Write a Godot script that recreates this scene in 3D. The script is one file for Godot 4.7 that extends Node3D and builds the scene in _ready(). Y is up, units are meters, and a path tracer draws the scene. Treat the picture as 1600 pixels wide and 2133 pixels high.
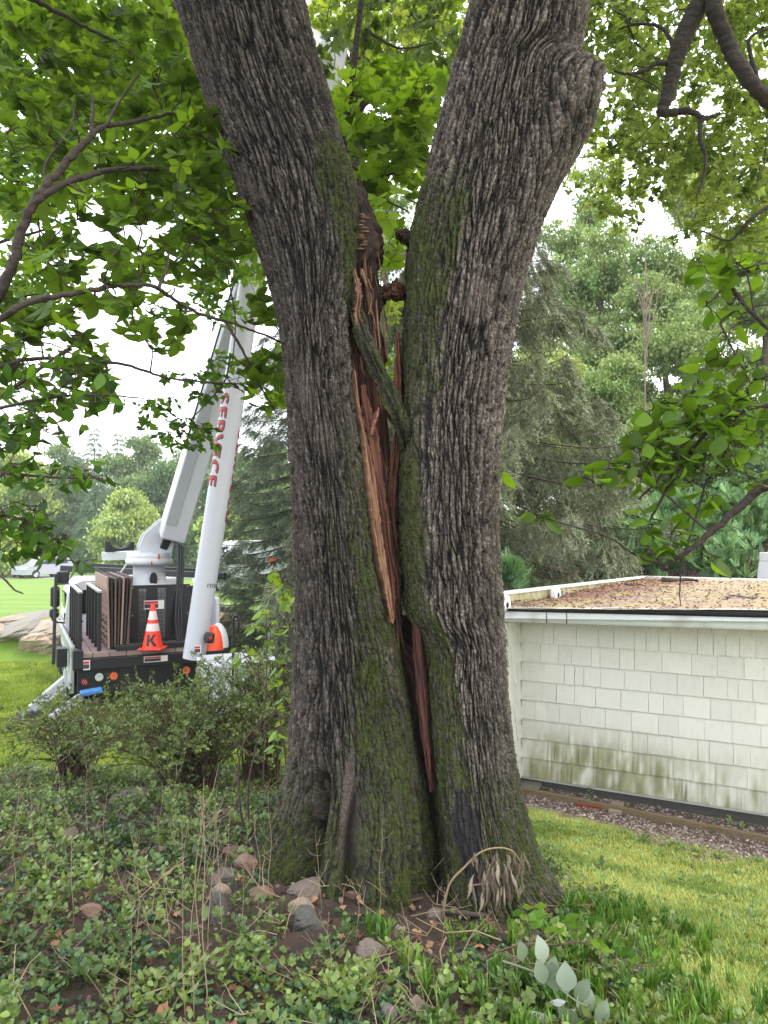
extends Node3D

const FOCAL := 1581.0          # focal length in photograph pixels (1600 x 2133)
const EYE := Vector3(0, 1.65, 0)
const PITCH := 0.0279
var rng := RandomNumberGenerator.new()
var taken := {}
var mats := {}
var n_warp := FastNoiseLite.new()
var n_cell := FastNoiseLite.new()
var n_plate := FastNoiseLite.new()
var n_fine := FastNoiseLite.new()
var n_soft := FastNoiseLite.new()
var n_ridge := FastNoiseLite.new()

# ---------------------------------------------------------------- helpers
func at(u: float, v: float, d: float) -> Vector3:
	var y := -(v - 1066.5) / FOCAL * d
	return EYE + Vector3((u - 800.0) / FOCAL * d, y * cos(PITCH) + d * sin(PITCH), y * sin(PITCH) - d * cos(PITCH))

func rf(a: float, b: float) -> float:
	return rng.randf_range(a, b)

func sstep(a: float, b: float, x: float) -> float:
	var t := clampf((x - a) / (b - a), 0.0, 1.0)
	return t * t * (3.0 - 2.0 * t)

func srgb(r: float, g: float, b: float) -> Color:      # linear, real-world base colour given as it looks on a screen (0-255)
	return Color(r / 255.0, g / 255.0, b / 255.0).srgb_to_linear()

func numbered(called: String) -> String:
	if not taken.has(called):
		taken[called] = 0
		return called
	taken[called] += 1
	return "%s_%03d" % [called, taken[called]]

func tag(o: Node, label: String, category := "", group := "") -> Node:
	if label: o.set_meta("label", label)
	if category: o.set_meta("category", category)
	if group: o.set_meta("group", group)
	return o

func thing(called: String, label: String, category: String, where := Vector3.ZERO, turn := 0.0, group := "") -> Node3D:
	var o := Node3D.new()
	o.name = numbered(called)
	add_child(o)
	o.position = where
	o.rotation.y = turn
	tag(o, label, category, group)
	return o

func obj(called: String, m: Mesh, material: Material, parent: Node = null) -> MeshInstance3D:
	var o := MeshInstance3D.new()
	o.mesh = m
	o.material_override = material
	if parent == null:
		o.name = numbered(called)
		add_child(o)
	else:
		o.name = called
		var i := 0
		while parent.has_node(NodePath(o.name)):
			i += 1
			o.name = "%s_%03d" % [called, i]
		parent.add_child(o)
	return o

var kid_count := {}
func kid(called: String, m: Mesh, material: Material, parent: Node) -> MeshInstance3D:   # fast numbering for many alike parts
	var key := str(parent.get_instance_id()) + called
	var i: int = kid_count.get(key, -1) + 1
	kid_count[key] = i
	var o := MeshInstance3D.new()
	o.mesh = m
	o.material_override = material
	o.name = called if i == 0 else "%s_%03d" % [called, i]
	parent.add_child(o)
	return o

func struct(called: String, m: Mesh, material: Material) -> MeshInstance3D:
	var o := obj(called, m, material)
	o.set_meta("kind", "structure")
	return o

func scatter(called: String, m: Mesh, material: Material, places: Array, tints: PackedColorArray, parent: Node = null) -> MultiMeshInstance3D:
	var mm := MultiMesh.new()
	mm.transform_format = MultiMesh.TRANSFORM_3D
	mm.use_colors = true
	mm.mesh = m
	mm.instance_count = places.size()
	for i in places.size():
		mm.set_instance_transform(i, places[i])
		mm.set_instance_color(i, tints[i])
	var o := MultiMeshInstance3D.new()
	o.multimesh = mm
	o.material_override = material
	o.set_meta("kind", "stuff")
	if parent == null:
		o.name = numbered(called)
		add_child(o)
	else:
		var key := str(parent.get_instance_id()) + called
		var i: int = kid_count.get(key, -1) + 1
		kid_count[key] = i
		o.name = called if i == 0 else "%s_%03d" % [called, i]
		parent.add_child(o)
	return o

func paint(called: String, c: Color, rough := 0.6, metal := 0.0) -> StandardMaterial3D:
	if mats.has(called):
		return mats[called]
	var m := StandardMaterial3D.new()
	m.resource_name = called
	m.albedo_color = c.linear_to_srgb()
	m.roughness = rough
	m.metallic = metal
	mats[called] = m
	return m

func vcol(called: String, rough := 0.8) -> StandardMaterial3D:
	var m := paint(called, Color.WHITE, rough)
	m.vertex_color_use_as_albedo = true
	return m

func leafy(called: String, rough := 0.45, through := 0.9) -> StandardMaterial3D:
	var m := vcol(called, rough)
	m.backlight_enabled = true
	m.backlight = Color(through, through * 0.98, through * 0.62)
	return m

func noise_tex(seed_: int, freq: float, octaves: int, size := 512, ramp: Gradient = null, kind := FastNoiseLite.TYPE_SIMPLEX_SMOOTH) -> NoiseTexture2D:
	var n := FastNoiseLite.new()
	n.seed = seed_
	n.noise_type = kind
	n.frequency = freq
	n.fractal_octaves = octaves
	var t := NoiseTexture2D.new()
	t.width = size
	t.height = size
	t.seamless = true
	t.noise = n
	if ramp: t.color_ramp = ramp
	return t

func ramp2(a: Color, b: Color, lo := 0.25, hi := 0.75) -> Gradient:
	var g := Gradient.new()
	g.offsets = PackedFloat32Array([lo, hi])
	g.colors = PackedColorArray([a, b])
	return g

func bumpy(m: StandardMaterial3D, tex: Texture2D, cm: float, scale: float) -> StandardMaterial3D:
	m.uv1_triplanar = true
	m.uv1_world_triplanar = true
	m.uv1_scale = Vector3.ONE * scale
	m.heightmap_enabled = true
	m.heightmap_texture = tex
	m.heightmap_scale = cm
	return m

# A mesh under construction. tri() takes its corners counter-clockwise seen from outside.
class MB:
	var v := PackedVector3Array()
	var n := PackedVector3Array()
	var c := PackedColorArray()
	var ix := PackedInt32Array()
	var col := Color.WHITE
	func tri(a: Vector3, b: Vector3, d: Vector3) -> void:
		var nn := (b - a).cross(d - a).normalized()
		var k := v.size()
		v.push_back(a); v.push_back(d); v.push_back(b)
		for i in 3:
			n.push_back(nn); c.push_back(col); ix.push_back(k + i)
	func quad(a: Vector3, b: Vector3, d: Vector3, e: Vector3) -> void:
		tri(a, b, d)
		tri(a, d, e)
	func box(x: Transform3D, s: Vector3, bev := 0.0) -> void:
		var h := s * 0.5
		bev = minf(bev, minf(h.x, minf(h.y, h.z)) * 0.9)
		var P := {}
		for sx in [-1, 1]:
			for sy in [-1, 1]:
				for sz in [-1, 1]:
					var o := Vector3(sx * h.x, sy * h.y, sz * h.z)
					var a := [x * (o - Vector3(0, sy, sz) * bev), x * (o - Vector3(sx, 0, sz) * bev), x * (o - Vector3(sx, sy, 0) * bev)]
					P[Vector3i(sx, sy, sz)] = a
		var mid := x.origin
		for ax in 3:
			for s1 in [-1, 1]:
				var q := []
				for k in [[-1, -1], [1, -1], [1, 1], [-1, 1]]:
					var key := Vector3i.ZERO
					key[ax] = s1; key[(ax + 1) % 3] = k[0]; key[(ax + 2) % 3] = k[1]
					q.append(P[key][ax])
				out_quad(q[0], q[1], q[2], q[3], mid)
		if bev > 0.0:
			for ax in 3:
				var b := (ax + 1) % 3
				var d := (ax + 2) % 3
				for s1 in [-1, 1]:
					for s2 in [-1, 1]:
						var k1 := Vector3i.ZERO
						k1[ax] = -1; k1[b] = s1; k1[d] = s2
						var k2 := k1
						k2[ax] = 1
						out_quad(P[k1][b], P[k2][b], P[k2][d], P[k1][d], mid)
			for key in P:
				out_tri(P[key][0], P[key][1], P[key][2], mid)
	func out_tri(a: Vector3, b: Vector3, d: Vector3, mid: Vector3) -> void:
		if (b - a).cross(d - a).dot((a + b + d) / 3.0 - mid) < 0.0:
			tri(a, d, b)
		else:
			tri(a, b, d)
	func out_quad(a: Vector3, b: Vector3, d: Vector3, e: Vector3, mid: Vector3) -> void:
		if (b - a).cross(d - a).dot((a + b + d + e) * 0.25 - mid) < 0.0:
			quad(a, e, d, b)
		else:
			quad(a, b, d, e)
	# smooth grid of rows x cols points; wrap joins the last column to the first
	func grid(p: PackedVector3Array, cols: PackedColorArray, rows: int, w: int, wrap: bool, flip := false) -> void:
		var k := v.size()
		v.append_array(p)
		var tinted := cols.size() == p.size()
		for r in rows:
			for s in w:
				var a := p[r * w + ((s - 1 + w) % w if wrap else maxi(s - 1, 0))]
				var b := p[r * w + ((s + 1) % w if wrap else mini(s + 1, w - 1))]
				var d := p[maxi(r - 1, 0) * w + s]
				var e := p[mini(r + 1, rows - 1) * w + s]
				var nn := (b - a).cross(e - d).normalized()
				n.push_back(-nn if flip else nn)
		if tinted:
			c.append_array(cols)
		else:
			for i in p.size(): c.push_back(col)
		for r in rows - 1:
			for s in (w if wrap else w - 1):
				var s2 := (s + 1) % w
				var a := k + r * w + s
				var b := k + r * w + s2
				var d := k + (r + 1) * w + s2
				var e := k + (r + 1) * w + s
				if flip:
					ix.append_array(PackedInt32Array([a, b, d, a, d, e]))
				else:
					ix.append_array(PackedInt32Array([a, d, b, a, e, d]))
	func tube(pts: PackedVector3Array, rad: PackedFloat32Array, sides := 6) -> void:
		var m := pts.size()
		if m < 2: return
		var p := PackedVector3Array()
		var side := Vector3.ZERO
		for i in m:
			var t := (pts[mini(i + 1, m - 1)] - pts[maxi(i - 1, 0)]).normalized()
			if side == Vector3.ZERO:
				side = t.cross(Vector3.UP if absf(t.y) < 0.9 else Vector3.RIGHT).normalized()
			side = (side - t * side.dot(t)).normalized()
			var up := t.cross(side)
			for s in sides:
				var an := TAU * s / sides
				p.push_back(pts[i] + (side * cos(an) + up * sin(an)) * rad[i])
		grid(p, PackedColorArray(), m, sides, true)
	func cap_disc(mid: Vector3, axis: Vector3, r: float, sides := 16) -> void:
		var t := axis.normalized()
		var s1 := t.cross(Vector3.UP if absf(t.y) < 0.9 else Vector3.RIGHT).normalized()
		var s2 := t.cross(s1)
		for i in sides:
			var a := TAU * i / sides
			var b := TAU * (i + 1) / sides
			tri(mid, mid + (s1 * cos(a) + s2 * sin(a)) * r, mid + (s1 * cos(b) + s2 * sin(b)) * r)
	func cyl(a: Vector3, b: Vector3, r1: float, r2: float, sides := 16, caps := true) -> void:
		tube(PackedVector3Array([a, b]), PackedFloat32Array([r1, r2]), sides)
		if caps:
			if r2 > 0.0: cap_disc(b, b - a, r2, sides)
			if r1 > 0.0: cap_disc(a, a - b, r1, sides)
	# prism: outline in the plane of two axes, pushed along the third
	func prism(outline: PackedVector2Array, o: Vector3, ax: Vector3, ay: Vector3, az: Vector3) -> void:
		var tris := Geometry2D.triangulate_polygon(outline)
		var area := 0.0
		for i in outline.size():
			var p := outline[i]
			var q := outline[(i + 1) % outline.size()]
			area += p.x * q.y - q.x * p.y
		var hand := ax.cross(ay).dot(az) > 0.0
		for i in range(0, tris.size(), 3):
			var a := outline[tris[i]]
			var b := outline[tris[i + 1]]
			var d := outline[tris[i + 2]]
			if ((b - a).cross(d - a) > 0.0) != hand:
				var sw := b
				b = d
				d = sw
			var A := o + ax * a.x + ay * a.y
			var B := o + ax * b.x + ay * b.y
			var D := o + ax * d.x + ay * d.y
			tri(A + az, B + az, D + az)
			tri(A, D, B)
		for i in outline.size():
			var p := outline[i]
			var q := outline[(i + 1) % outline.size()]
			var A := o + ax * p.x + ay * p.y
			var B := o + ax * q.x + ay * q.y
			if (area > 0.0) == hand:
				quad(A, B, B + az, A + az)
			else:
				quad(B, A, A + az, B + az)
	func done() -> ArrayMesh:
		var arr := []
		arr.resize(Mesh.ARRAY_MAX)
		arr[Mesh.ARRAY_VERTEX] = v
		arr[Mesh.ARRAY_NORMAL] = n
		arr[Mesh.ARRAY_COLOR] = c
		arr[Mesh.ARRAY_INDEX] = ix
		var m := ArrayMesh.new()
		m.add_surface_from_arrays(Mesh.PRIMITIVE_TRIANGLES, arr)
		return m

func curve_through(pts: PackedVector3Array, steps: int) -> PackedVector3Array:
	var out := PackedVector3Array()
	var m := pts.size()
	for i in m - 1:
		var a := pts[maxi(i - 1, 0)]
		var b := pts[i]
		var c := pts[i + 1]
		var d := pts[mini(i + 2, m - 1)]
		for k in steps:
			out.push_back(b.cubic_interpolate(c, a, d, float(k) / steps))
	out.push_back(pts[m - 1])
	return out

func taper(count: int, a: float, b: float) -> PackedFloat32Array:
	var r := PackedFloat32Array()
	for i in count: r.push_back(lerpf(a, b, float(i) / maxi(count - 1, 1)))
	return r

func rand_basis(tilt: float) -> Basis:
	return Basis(Vector3.UP, rf(0, TAU)) * Basis(Vector3.RIGHT, rf(-tilt, tilt)) * Basis(Vector3.BACK, rf(-tilt, tilt))

func aim(dir: Vector3, roll := 0.0) -> Basis:      # y along dir
	var y := dir.normalized()
	var x := y.cross(Vector3.FORWARD if absf(y.z) < 0.9 else Vector3.RIGHT).normalized()
	var z := x.cross(y)
	return Basis(x, y, z) * Basis(Vector3.UP, roll)

# ---------------------------------------------------------------- the lie of the land
func prof(d: float, xs: Array, ys: Array) -> float:
	if d <= xs[0]: return ys[0]
	for i in xs.size() - 1:
		if d < xs[i + 1]:
			var t: float = (d - xs[i]) / (xs[i + 1] - xs[i])
			t = t * t * (3.0 - 2.0 * t) * 0.5 + t * 0.5
			return lerpf(ys[i], ys[i + 1], t)
	return ys[-1]

const LX := [-6.0, 2.2, 3.6, 5.0, 6.8, 9.0, 12.0, 17.6, 18.5, 30.0, 58.0, 75.0, 400.0]
const LY := [0.05, 0.0, -0.06, -0.22, -0.6, -1.12, -1.4, -1.34, -0.42, -1.0, -1.8, -2.0, -2.0]
const RX := [-400.0, -32.0, -16.0, -7.5, -5.0, 0.5, 1.5, 4.0, 4.8, 6.8, 9.0]
const RY := [5.0, 3.0, 1.0, -0.8, -1.0, -1.0, -0.92, -0.33, -0.17, 0.0, 0.05]
func land(x: float, d: float) -> float:
	var l := prof(d, LX, LY)
	# on the right it falls towards the shed wall, level along the wall, and climbs as a bank behind
	var off := (x - 1.46) * -0.467 + (8.1 - d) * 0.884
	var r := prof(off, RX, RY) - 0.02 * clampf(x - 1.4, 0.0, 3.0) * sstep(5.0, 1.0, off)
	# by the oak the ground is heaped a little, and it falls away to the right of it
	var edge := 0.2 if d < 9.0 else lerpf(0.2, 3.0, clampf((d - 9.0) / 8.0, 0.0, 1.0))
	var t := sstep(edge - 0.5, edge + 1.0, x)
	var h := lerpf(l, r, t)
	h += 0.03 * n_soft.get_noise_2d(x * 90.0, d * 90.0) * clampf(1.0 - d / 40.0, 0.0, 1.0) * (1.0 - 0.8 * t * sstep(2.5, 0.8, absf(off)))
	return h

func on_land(x: float, d: float, up := 0.0) -> Vector3:
	return Vector3(x, land(x, d) + up, -d)

func hit(u: float, v: float, far := 60.0) -> Vector3:      # where the sight line through a photograph pixel meets the ground
	var d := 1.2
	while d < far:
		var p := at(u, v, d)
		if p.y < land(p.x, -p.z):
			return Vector3(p.x, land(p.x, -p.z), p.z)
		d += 0.02 if d < 12.0 else 0.2
	var e := at(u, v, far)
	return Vector3(e.x, land(e.x, -e.z), e.z)

func lawn_share(x: float, d: float) -> float:      # 1 on mown grass, 0 on bare woodland soil
	var wob := 0.25 * n_soft.get_noise_2d(x * 60.0 + 700.0, d * 60.0)
	var right := sstep(-0.12, 0.25, x - (1.0 + 0.02 * d) + wob)
	if d < 2.9: right = sstep(-0.1, 0.3, x - lerpf(1.45, 0.95, clampf((d - 1.8) / 1.1, 0, 1)) + wob)
	if x > 1.0 and d > 9.0 and x > d * 0.25 - 1.0: right *= 1.0 - sstep(12.0, 13.5, d)
	var back := sstep(8.0, 9.2, d + wob * 2.0)
	if x > d * 0.16: back *= 1.0 - sstep(12.0, 13.5, d)
	return clampf(maxf(right, back), 0.0, 1.0)

# ---------------------------------------------------------------- ground
func axis_lines(lo: float, hi: float, inner_lo: float, inner_hi: float, step: float, growth: float) -> PackedFloat32Array:
	var out := PackedFloat32Array()
	var left := []
	var x := inner_lo
	var s := step
	while x > lo:
		s *= growth
		x -= s
		left.append(maxf(x, lo))
	left.reverse()
	for a in left: out.push_back(a)
	x = inner_lo
	while x < inner_hi:
		out.push_back(x)
		x += step
	s = step
	while x < hi:
		out.push_back(x)
		s *= growth
		x += s
	out.push_back(hi)
	return out

func build_ground() -> void:
	var xs := axis_lines(-320.0, 320.0, -5.0, 4.6, 0.05, 1.07)
	var ds := axis_lines(-12.0, 420.0, 1.2, 9.5, 0.05, 1.035)
	var p := PackedVector3Array()
	var c := PackedColorArray()
	var soil := srgb(44, 34, 29)
	var soil2 := srgb(74, 60, 50)
	var mulch := srgb(84, 54, 46)
	for d in ds:
		for x in xs:
			var y := land(x, d)
			var g := lawn_share(x, d)
			if d < 9.0:
				y += (1.0 - g) * (0.022 * n_fine.get_noise_2d(x * 160.0, d * 160.0) + 0.012 * n_fine.get_noise_2d(x * 520.0, d * 520.0))
			p.push_back(Vector3(x, y, -d))
			var k := n_fine.get_noise_2d(x * 90.0, d * 90.0) * 0.5 + 0.5
			var k2 := n_soft.get_noise_2d(x * 30.0 + 50.0, d * 30.0) * 0.5 + 0.5
			var earth := soil.lerp(soil2, k)
			if x > 1.5 and d > 10.0: earth = mulch.lerp(soil, k)
			var far := clampf((d - 9.0) / 6.0, 0.0, 1.0)
			var grass := srgb(92, 108, 44).lerp(srgb(140, 146, 74), k2)
			var turf := srgb(80, 110, 30).lerp(srgb(108, 134, 46), k2 * 0.7 + k * 0.3)
			# mowing and wear: paler bands across the far lawn
			var band := sin(d * 1.9 + x * 0.25 + 2.0 * k2) * 0.5 + 0.5
			turf = turf.lerp(srgb(124, 148, 66), band * 0.4)
			grass = grass.lerp(turf, far)
			if g > 0.5 and d < 9.0 and x > 0.5:
				var bare := sstep(0.56, 0.74, n_soft.get_noise_2d(x * 55.0 + 900.0, d * 75.0) * 0.5 + 0.5)
				grass = grass.lerp(srgb(112, 94, 74), bare * 0.8)
			c.push_back(earth.lerp(grass, g))
	var mb := MB.new()
	mb.grid(p, c, ds.size(), xs.size(), false)
	var m := vcol("ground", 0.95)
	bumpy(m, noise_tex(5, 0.02, 5), 1.2, 1.7)
	struct("ground", mb.done(), m)
	# pale road and drive far beyond the lawn
	var r := MB.new()
	r.col = srgb(150, 146, 142)
	var q := PackedVector3Array()
	for i in 41:
		var x := -140.0 + i * 4.0
		var mid := 60.0 + 0.0006 * (x + 40.0) * (x + 40.0)
		for w in [-2.6, 0.0, 2.6]:
			q.push_back(on_land(x, mid + w, 0.012))
	r.grid(q, PackedColorArray(), 41, 3, false, true)
	struct("road", r.done(), bumpy(paint("asphalt", srgb(150, 147, 143), 0.9), noise_tex(6, 0.05, 4, 256), 0.6, 0.8))

# ---------------------------------------------------------------- the split oak
# One limb of bark or wood: stacked cross-sections through rows of [photo row, left edge, right edge, depth, half depth]
class Limb:
	var ys := PackedFloat32Array()
	var cx := PackedFloat32Array()
	var cz := PackedFloat32Array()
	var rx := PackedFloat32Array()
	var rz := PackedFloat32Array()
	func at_y(y: float) -> PackedFloat32Array:      # rows run from low to high
		var m := ys.size()
		var i := 0
		while i < m - 2 and y > ys[i + 1]: i += 1
		var h := ys[i + 1] - ys[i]
		var t := clampf((y - ys[i]) / h, 0.0, 1.0)
		var out := PackedFloat32Array()
		for a in [cx, cz, rx, rz]:
			var arr: PackedFloat32Array = a
			out.push_back(cubic_interpolate_in_time(arr[i], arr[i + 1], arr[maxi(i - 1, 0)], arr[mini(i + 2, m - 1)], t, h, (ys[maxi(i - 1, 0)] - ys[i]) if i > 0 else -h, (ys[mini(i + 2, m - 1)] - ys[i]) if i < m - 2 else 2.0 * h))
		return out

func limb_of(rows: Array) -> Limb:
	var l := Limb.new()
	for i in range(rows.size() - 1, -1, -1):
		var r: Array = rows[i]
		var a := at(r[1], r[0], r[3])
		var b := at(r[2], r[0], r[3])
		l.ys.push_back(a.y)
		l.cx.push_back((a.x + b.x) * 0.5)
		l.cz.push_back(a.z)
		l.rx.push_back((b.x - a.x) * 0.5)
		l.rz.push_back(r[4])
	return l

func row_y(v: float, d := 4.15) -> float:
	return at(800, v, d).y

var bark_c := [srgb(19, 15, 13), srgb(93, 83, 76), srgb(168, 159, 150), srgb(18, 23, 5), srgb(64, 73, 19)]

# look(phi, y) -> [moss 0..1, smooth 0..1 (healed or bare), stain 0..1, extra push outward, turn of the grain]
func bark_body(called: String, parent: Node, l: Limb, o: Dictionary, look: Callable, m: Material) -> MeshInstance3D:
	var step: float = o.get("step", 0.0085)
	var y0: float = l.ys[0]
	var y1: float = l.ys[-1]
	var rows := int((y1 - y0) / step) + 1
	var mean: float = o.get("mean", 0.36)
	var phis := PackedFloat32Array()
	var a := 0.0
	var front: float = o.get("front", 0.0042) / mean
	while a < TAU - front * 0.5:
		phis.push_back(a)
		a += front if (a < PI * 1.04 or a > TAU - 0.12) else front * 4.0
	var w := phis.size()
	var seam: float = o.get("seam", 0.0)      # +1: the flat side faces right, -1: left
	var amp: float = o.get("amp", 0.030)
	var shear: float = o.get("shear", 0.0)
	var salt: float = o.get("salt", 0.0)
	var tone: float = o.get("tone", 1.0)
	var p := PackedVector3Array()
	var c := PackedColorArray()
	p.resize(rows * w)
	c.resize(rows * w)
	for r in rows:
		var y := y0 + (y1 - y0) * r / (rows - 1)
		var q := l.at_y(y)
		var low := sstep(row_y(1350.0), row_y(1750.0), y)
		for s in w:
			var ph := phis[s]
			var co := cos(ph)
			var si := sin(ph)
			var rho := 1.0
			if seam * co > 0.0:
				var pw := lerpf(2.0, 3.6, minf(1.0, seam * co * 2.0))
				rho = pow(pow(absf(co), pw) + pow(absf(si), pw), -1.0 / pw)
			var x := q[2] * rho * co
			var z := q[3] * rho * si * (1.0 + shear * co * low)
			var k: Array = look.call(ph, y)
			var moss: float = k[0]
			var smooth: float = k[1]
			var ps := ph + float(k[4])
			# pattern space: the bark sheet wrapped round a cylinder, stretched along the grain
			var X := cos(ps) * mean * 156.0 + salt
			var Z := sin(ps) * mean * 156.0
			var Y := y * 120.0
			var wx := n_warp.get_noise_3d(X * 0.8, Y * 0.35, Z * 0.8) * 1.5
			var wz := n_warp.get_noise_3d(X * 0.8 + 91.0, Y * 0.35, Z * 0.8) * 1.5
			var f1 := n_cell.get_noise_3d(X + wx, Y * 0.15, Z + wz) + 1.0
			var rd := absf(n_ridge.get_noise_3d(X * 1.0 + wx * 1.3, Y * 0.105, Z + wz * 1.3))
			var rd2 := absf(n_ridge.get_noise_3d(X * 1.9 + wx * 1.8 + 50.0, Y * 0.30, Z * 1.9 + wz * 1.8))
			var pl := n_plate.get_noise_3d(X + wx, Y * 0.42, Z + wz) + 1.0
			var fine := n_fine.get_noise_3d(X * 9.0, Y * 4.5, Z * 9.0)
			var grit := n_fine.get_noise_3d(X * 24.0 + 70.0, Y * 13.0, Z * 24.0)
			var grain := n_soft.get_noise_3d(X * 3.5, Y * 1.2, Z * 3.5)
			var h1 := sstep(0.0, 0.24, f1)
			var h2 := sstep(0.05, 0.23, rd + 0.05 * fine)
			var h3 := sstep(0.0, 0.2, rd2 + 0.06 * fine)
			var h := minf(h2, 0.30 + 0.70 * h1) * (0.62 + 0.38 * h3) * (0.74 + 0.26 * sstep(0.0, 0.15, pl + 0.08 * grit))
			h = h * (0.88 + 0.4 * grain) + (0.16 * fine + 0.15 * grit) * (0.35 + 0.65 * h)
			var crack := sstep(0.0, 0.16, n_plate.get_noise_3d(X * 1.3 + wx, Y * 0.95 + 300.0, Z * 1.3 + wz) + 1.0)
			h = lerpf(h, 0.60 + 0.24 * (crack - 0.5) + 0.07 * fine + 0.08 * (h2 - 0.5), smooth)
			h = lerpf(h, minf(h, 0.75) * 0.8 + 0.2 + 0.20 * fine + 0.14 * grit, moss * 0.6)
			var big := n_soft.get_noise_3d(X * 0.5 + 900.0, Y * 0.25, Z * 0.5)
			var push: float = amp * (h - 0.75) * (1.0 + 0.5 * big) + 0.004 * big + float(k[3])
			var nx := co / maxf(q[2], 0.02)
			var nz := si / maxf(q[3], 0.02)
			var nl := sqrt(nx * nx + nz * nz)
			p[r * w + s] = Vector3(q[0] + x + nx / nl * push, y, q[1] + z + nz / nl * push)
			var lich := sstep(0.1, 0.55, n_fine.get_noise_3d(X * 8.0 + 400.0, Y * 5.0, Z * 8.0) + 0.35 * grain + 0.25 * grit) * sstep(0.45, 0.85, h)
			var col: Color = bark_c[0].lerp(bark_c[1], sstep(0.16, 0.8, h + 0.25 * grit))
			col = col.lerp(bark_c[2], lich * 0.42)
			col = col * (tone * (1.0 + 0.55 * grit + 0.4 * big))
			col = col.lerp(srgb(124, 108, 102) * (0.8 + 0.4 * crack + 0.5 * grit), smooth * 0.3)
			if moss > 0.0:
				var mo: Color = bark_c[3].lerp(bark_c[4], clampf(0.45 + 0.8 * fine + 0.5 * grain + 0.6 * grit, 0.0, 1.0))
				col = col.lerp(mo, clampf(moss * (0.78 + 1.0 * (fine + grain) + 0.2 * h), 0.0, 0.96))
			col = col.lerp(srgb(24, 22, 27), float(k[2]))
			c[r * w + s] = col
	var mb := MB.new()
	mb.grid(p, c, rows, w, true, true)
	return kid(called, mb.done(), m, parent)

func bump_at(ph: float, y: float, p0: float, y0: float, wp: float, wy: float) -> float:
	var a := wrapf(ph - p0, -PI, PI) / wp
	var b := (y - y0) / wy
	return exp(-(a * a + b * b))

func look_left(ph: float, y: float) -> Array:
	var base := sstep(row_y(1480.0), row_y(1800.0), y)
	var toward := cos(ph - 0.5)                    # the side by the split, a little to the front
	var n := n_soft.get_noise_3d(cos(ph) * 60.0, y * 45.0, sin(ph) * 60.0)
	var seam := sstep(0.45, 0.95, toward + 0.5 * n) * sstep(row_y(700.0), row_y(1300.0), y) * 0.85
	var patch := bump_at(ph, y, 0.62, row_y(530.0), 0.42, 0.42) + bump_at(ph, y, 0.9, row_y(430.0), 0.4, 0.18)
	var moss := clampf(maxf(maxf(base * (1.1 + 0.6 * n), seam), sstep(0.35, 0.75, patch + 0.35 * n) * 0.9), 0.0, 1.0)
	var smooth := 0.0
	var push := 0.0
	for k in [[1.85, 850.0, 0.28, 0.17], [1.5, 935.0, 0.24, 0.12], [1.75, 40.0, 0.4, 0.12]]:
		var b := bump_at(ph, y, k[0], row_y(k[1]), k[2], k[3])
		smooth = maxf(smooth, sstep(0.1, 0.8, b) * 0.5)
		push += 0.02 * b
	# bare worn strip between two root swellings
	var bare := bump_at(ph, y, 1.55, row_y(1620.0), 0.13, 0.3)
	smooth = maxf(smooth, sstep(0.3, 0.6, bare) * 0.92)
	push -= 0.035 * sstep(0.2, 0.8, bare)
	moss *= 1.0 - 0.9 * sstep(0.25, 0.6, bare)
	var flare := sstep(row_y(1480.0), row_y(1720.0), y)
	for k in [[2.02, 0.12, 0.22], [1.46, 0.09, 0.17], [0.72, 0.07, 0.05]]:
		var a := wrapf(ph - k[0] - 0.05 * sin(y * 9.0), -PI, PI) / float(k[1])
		push -= float(k[2]) * exp(-a * a) * flare
	push += flare * 0.035 * sin(ph * 5.0 + 1.0)
	return [moss, smooth, 0.0, push, 0.05 * n_warp.get_noise_2d(y * 30.0, 7.0)]

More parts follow.
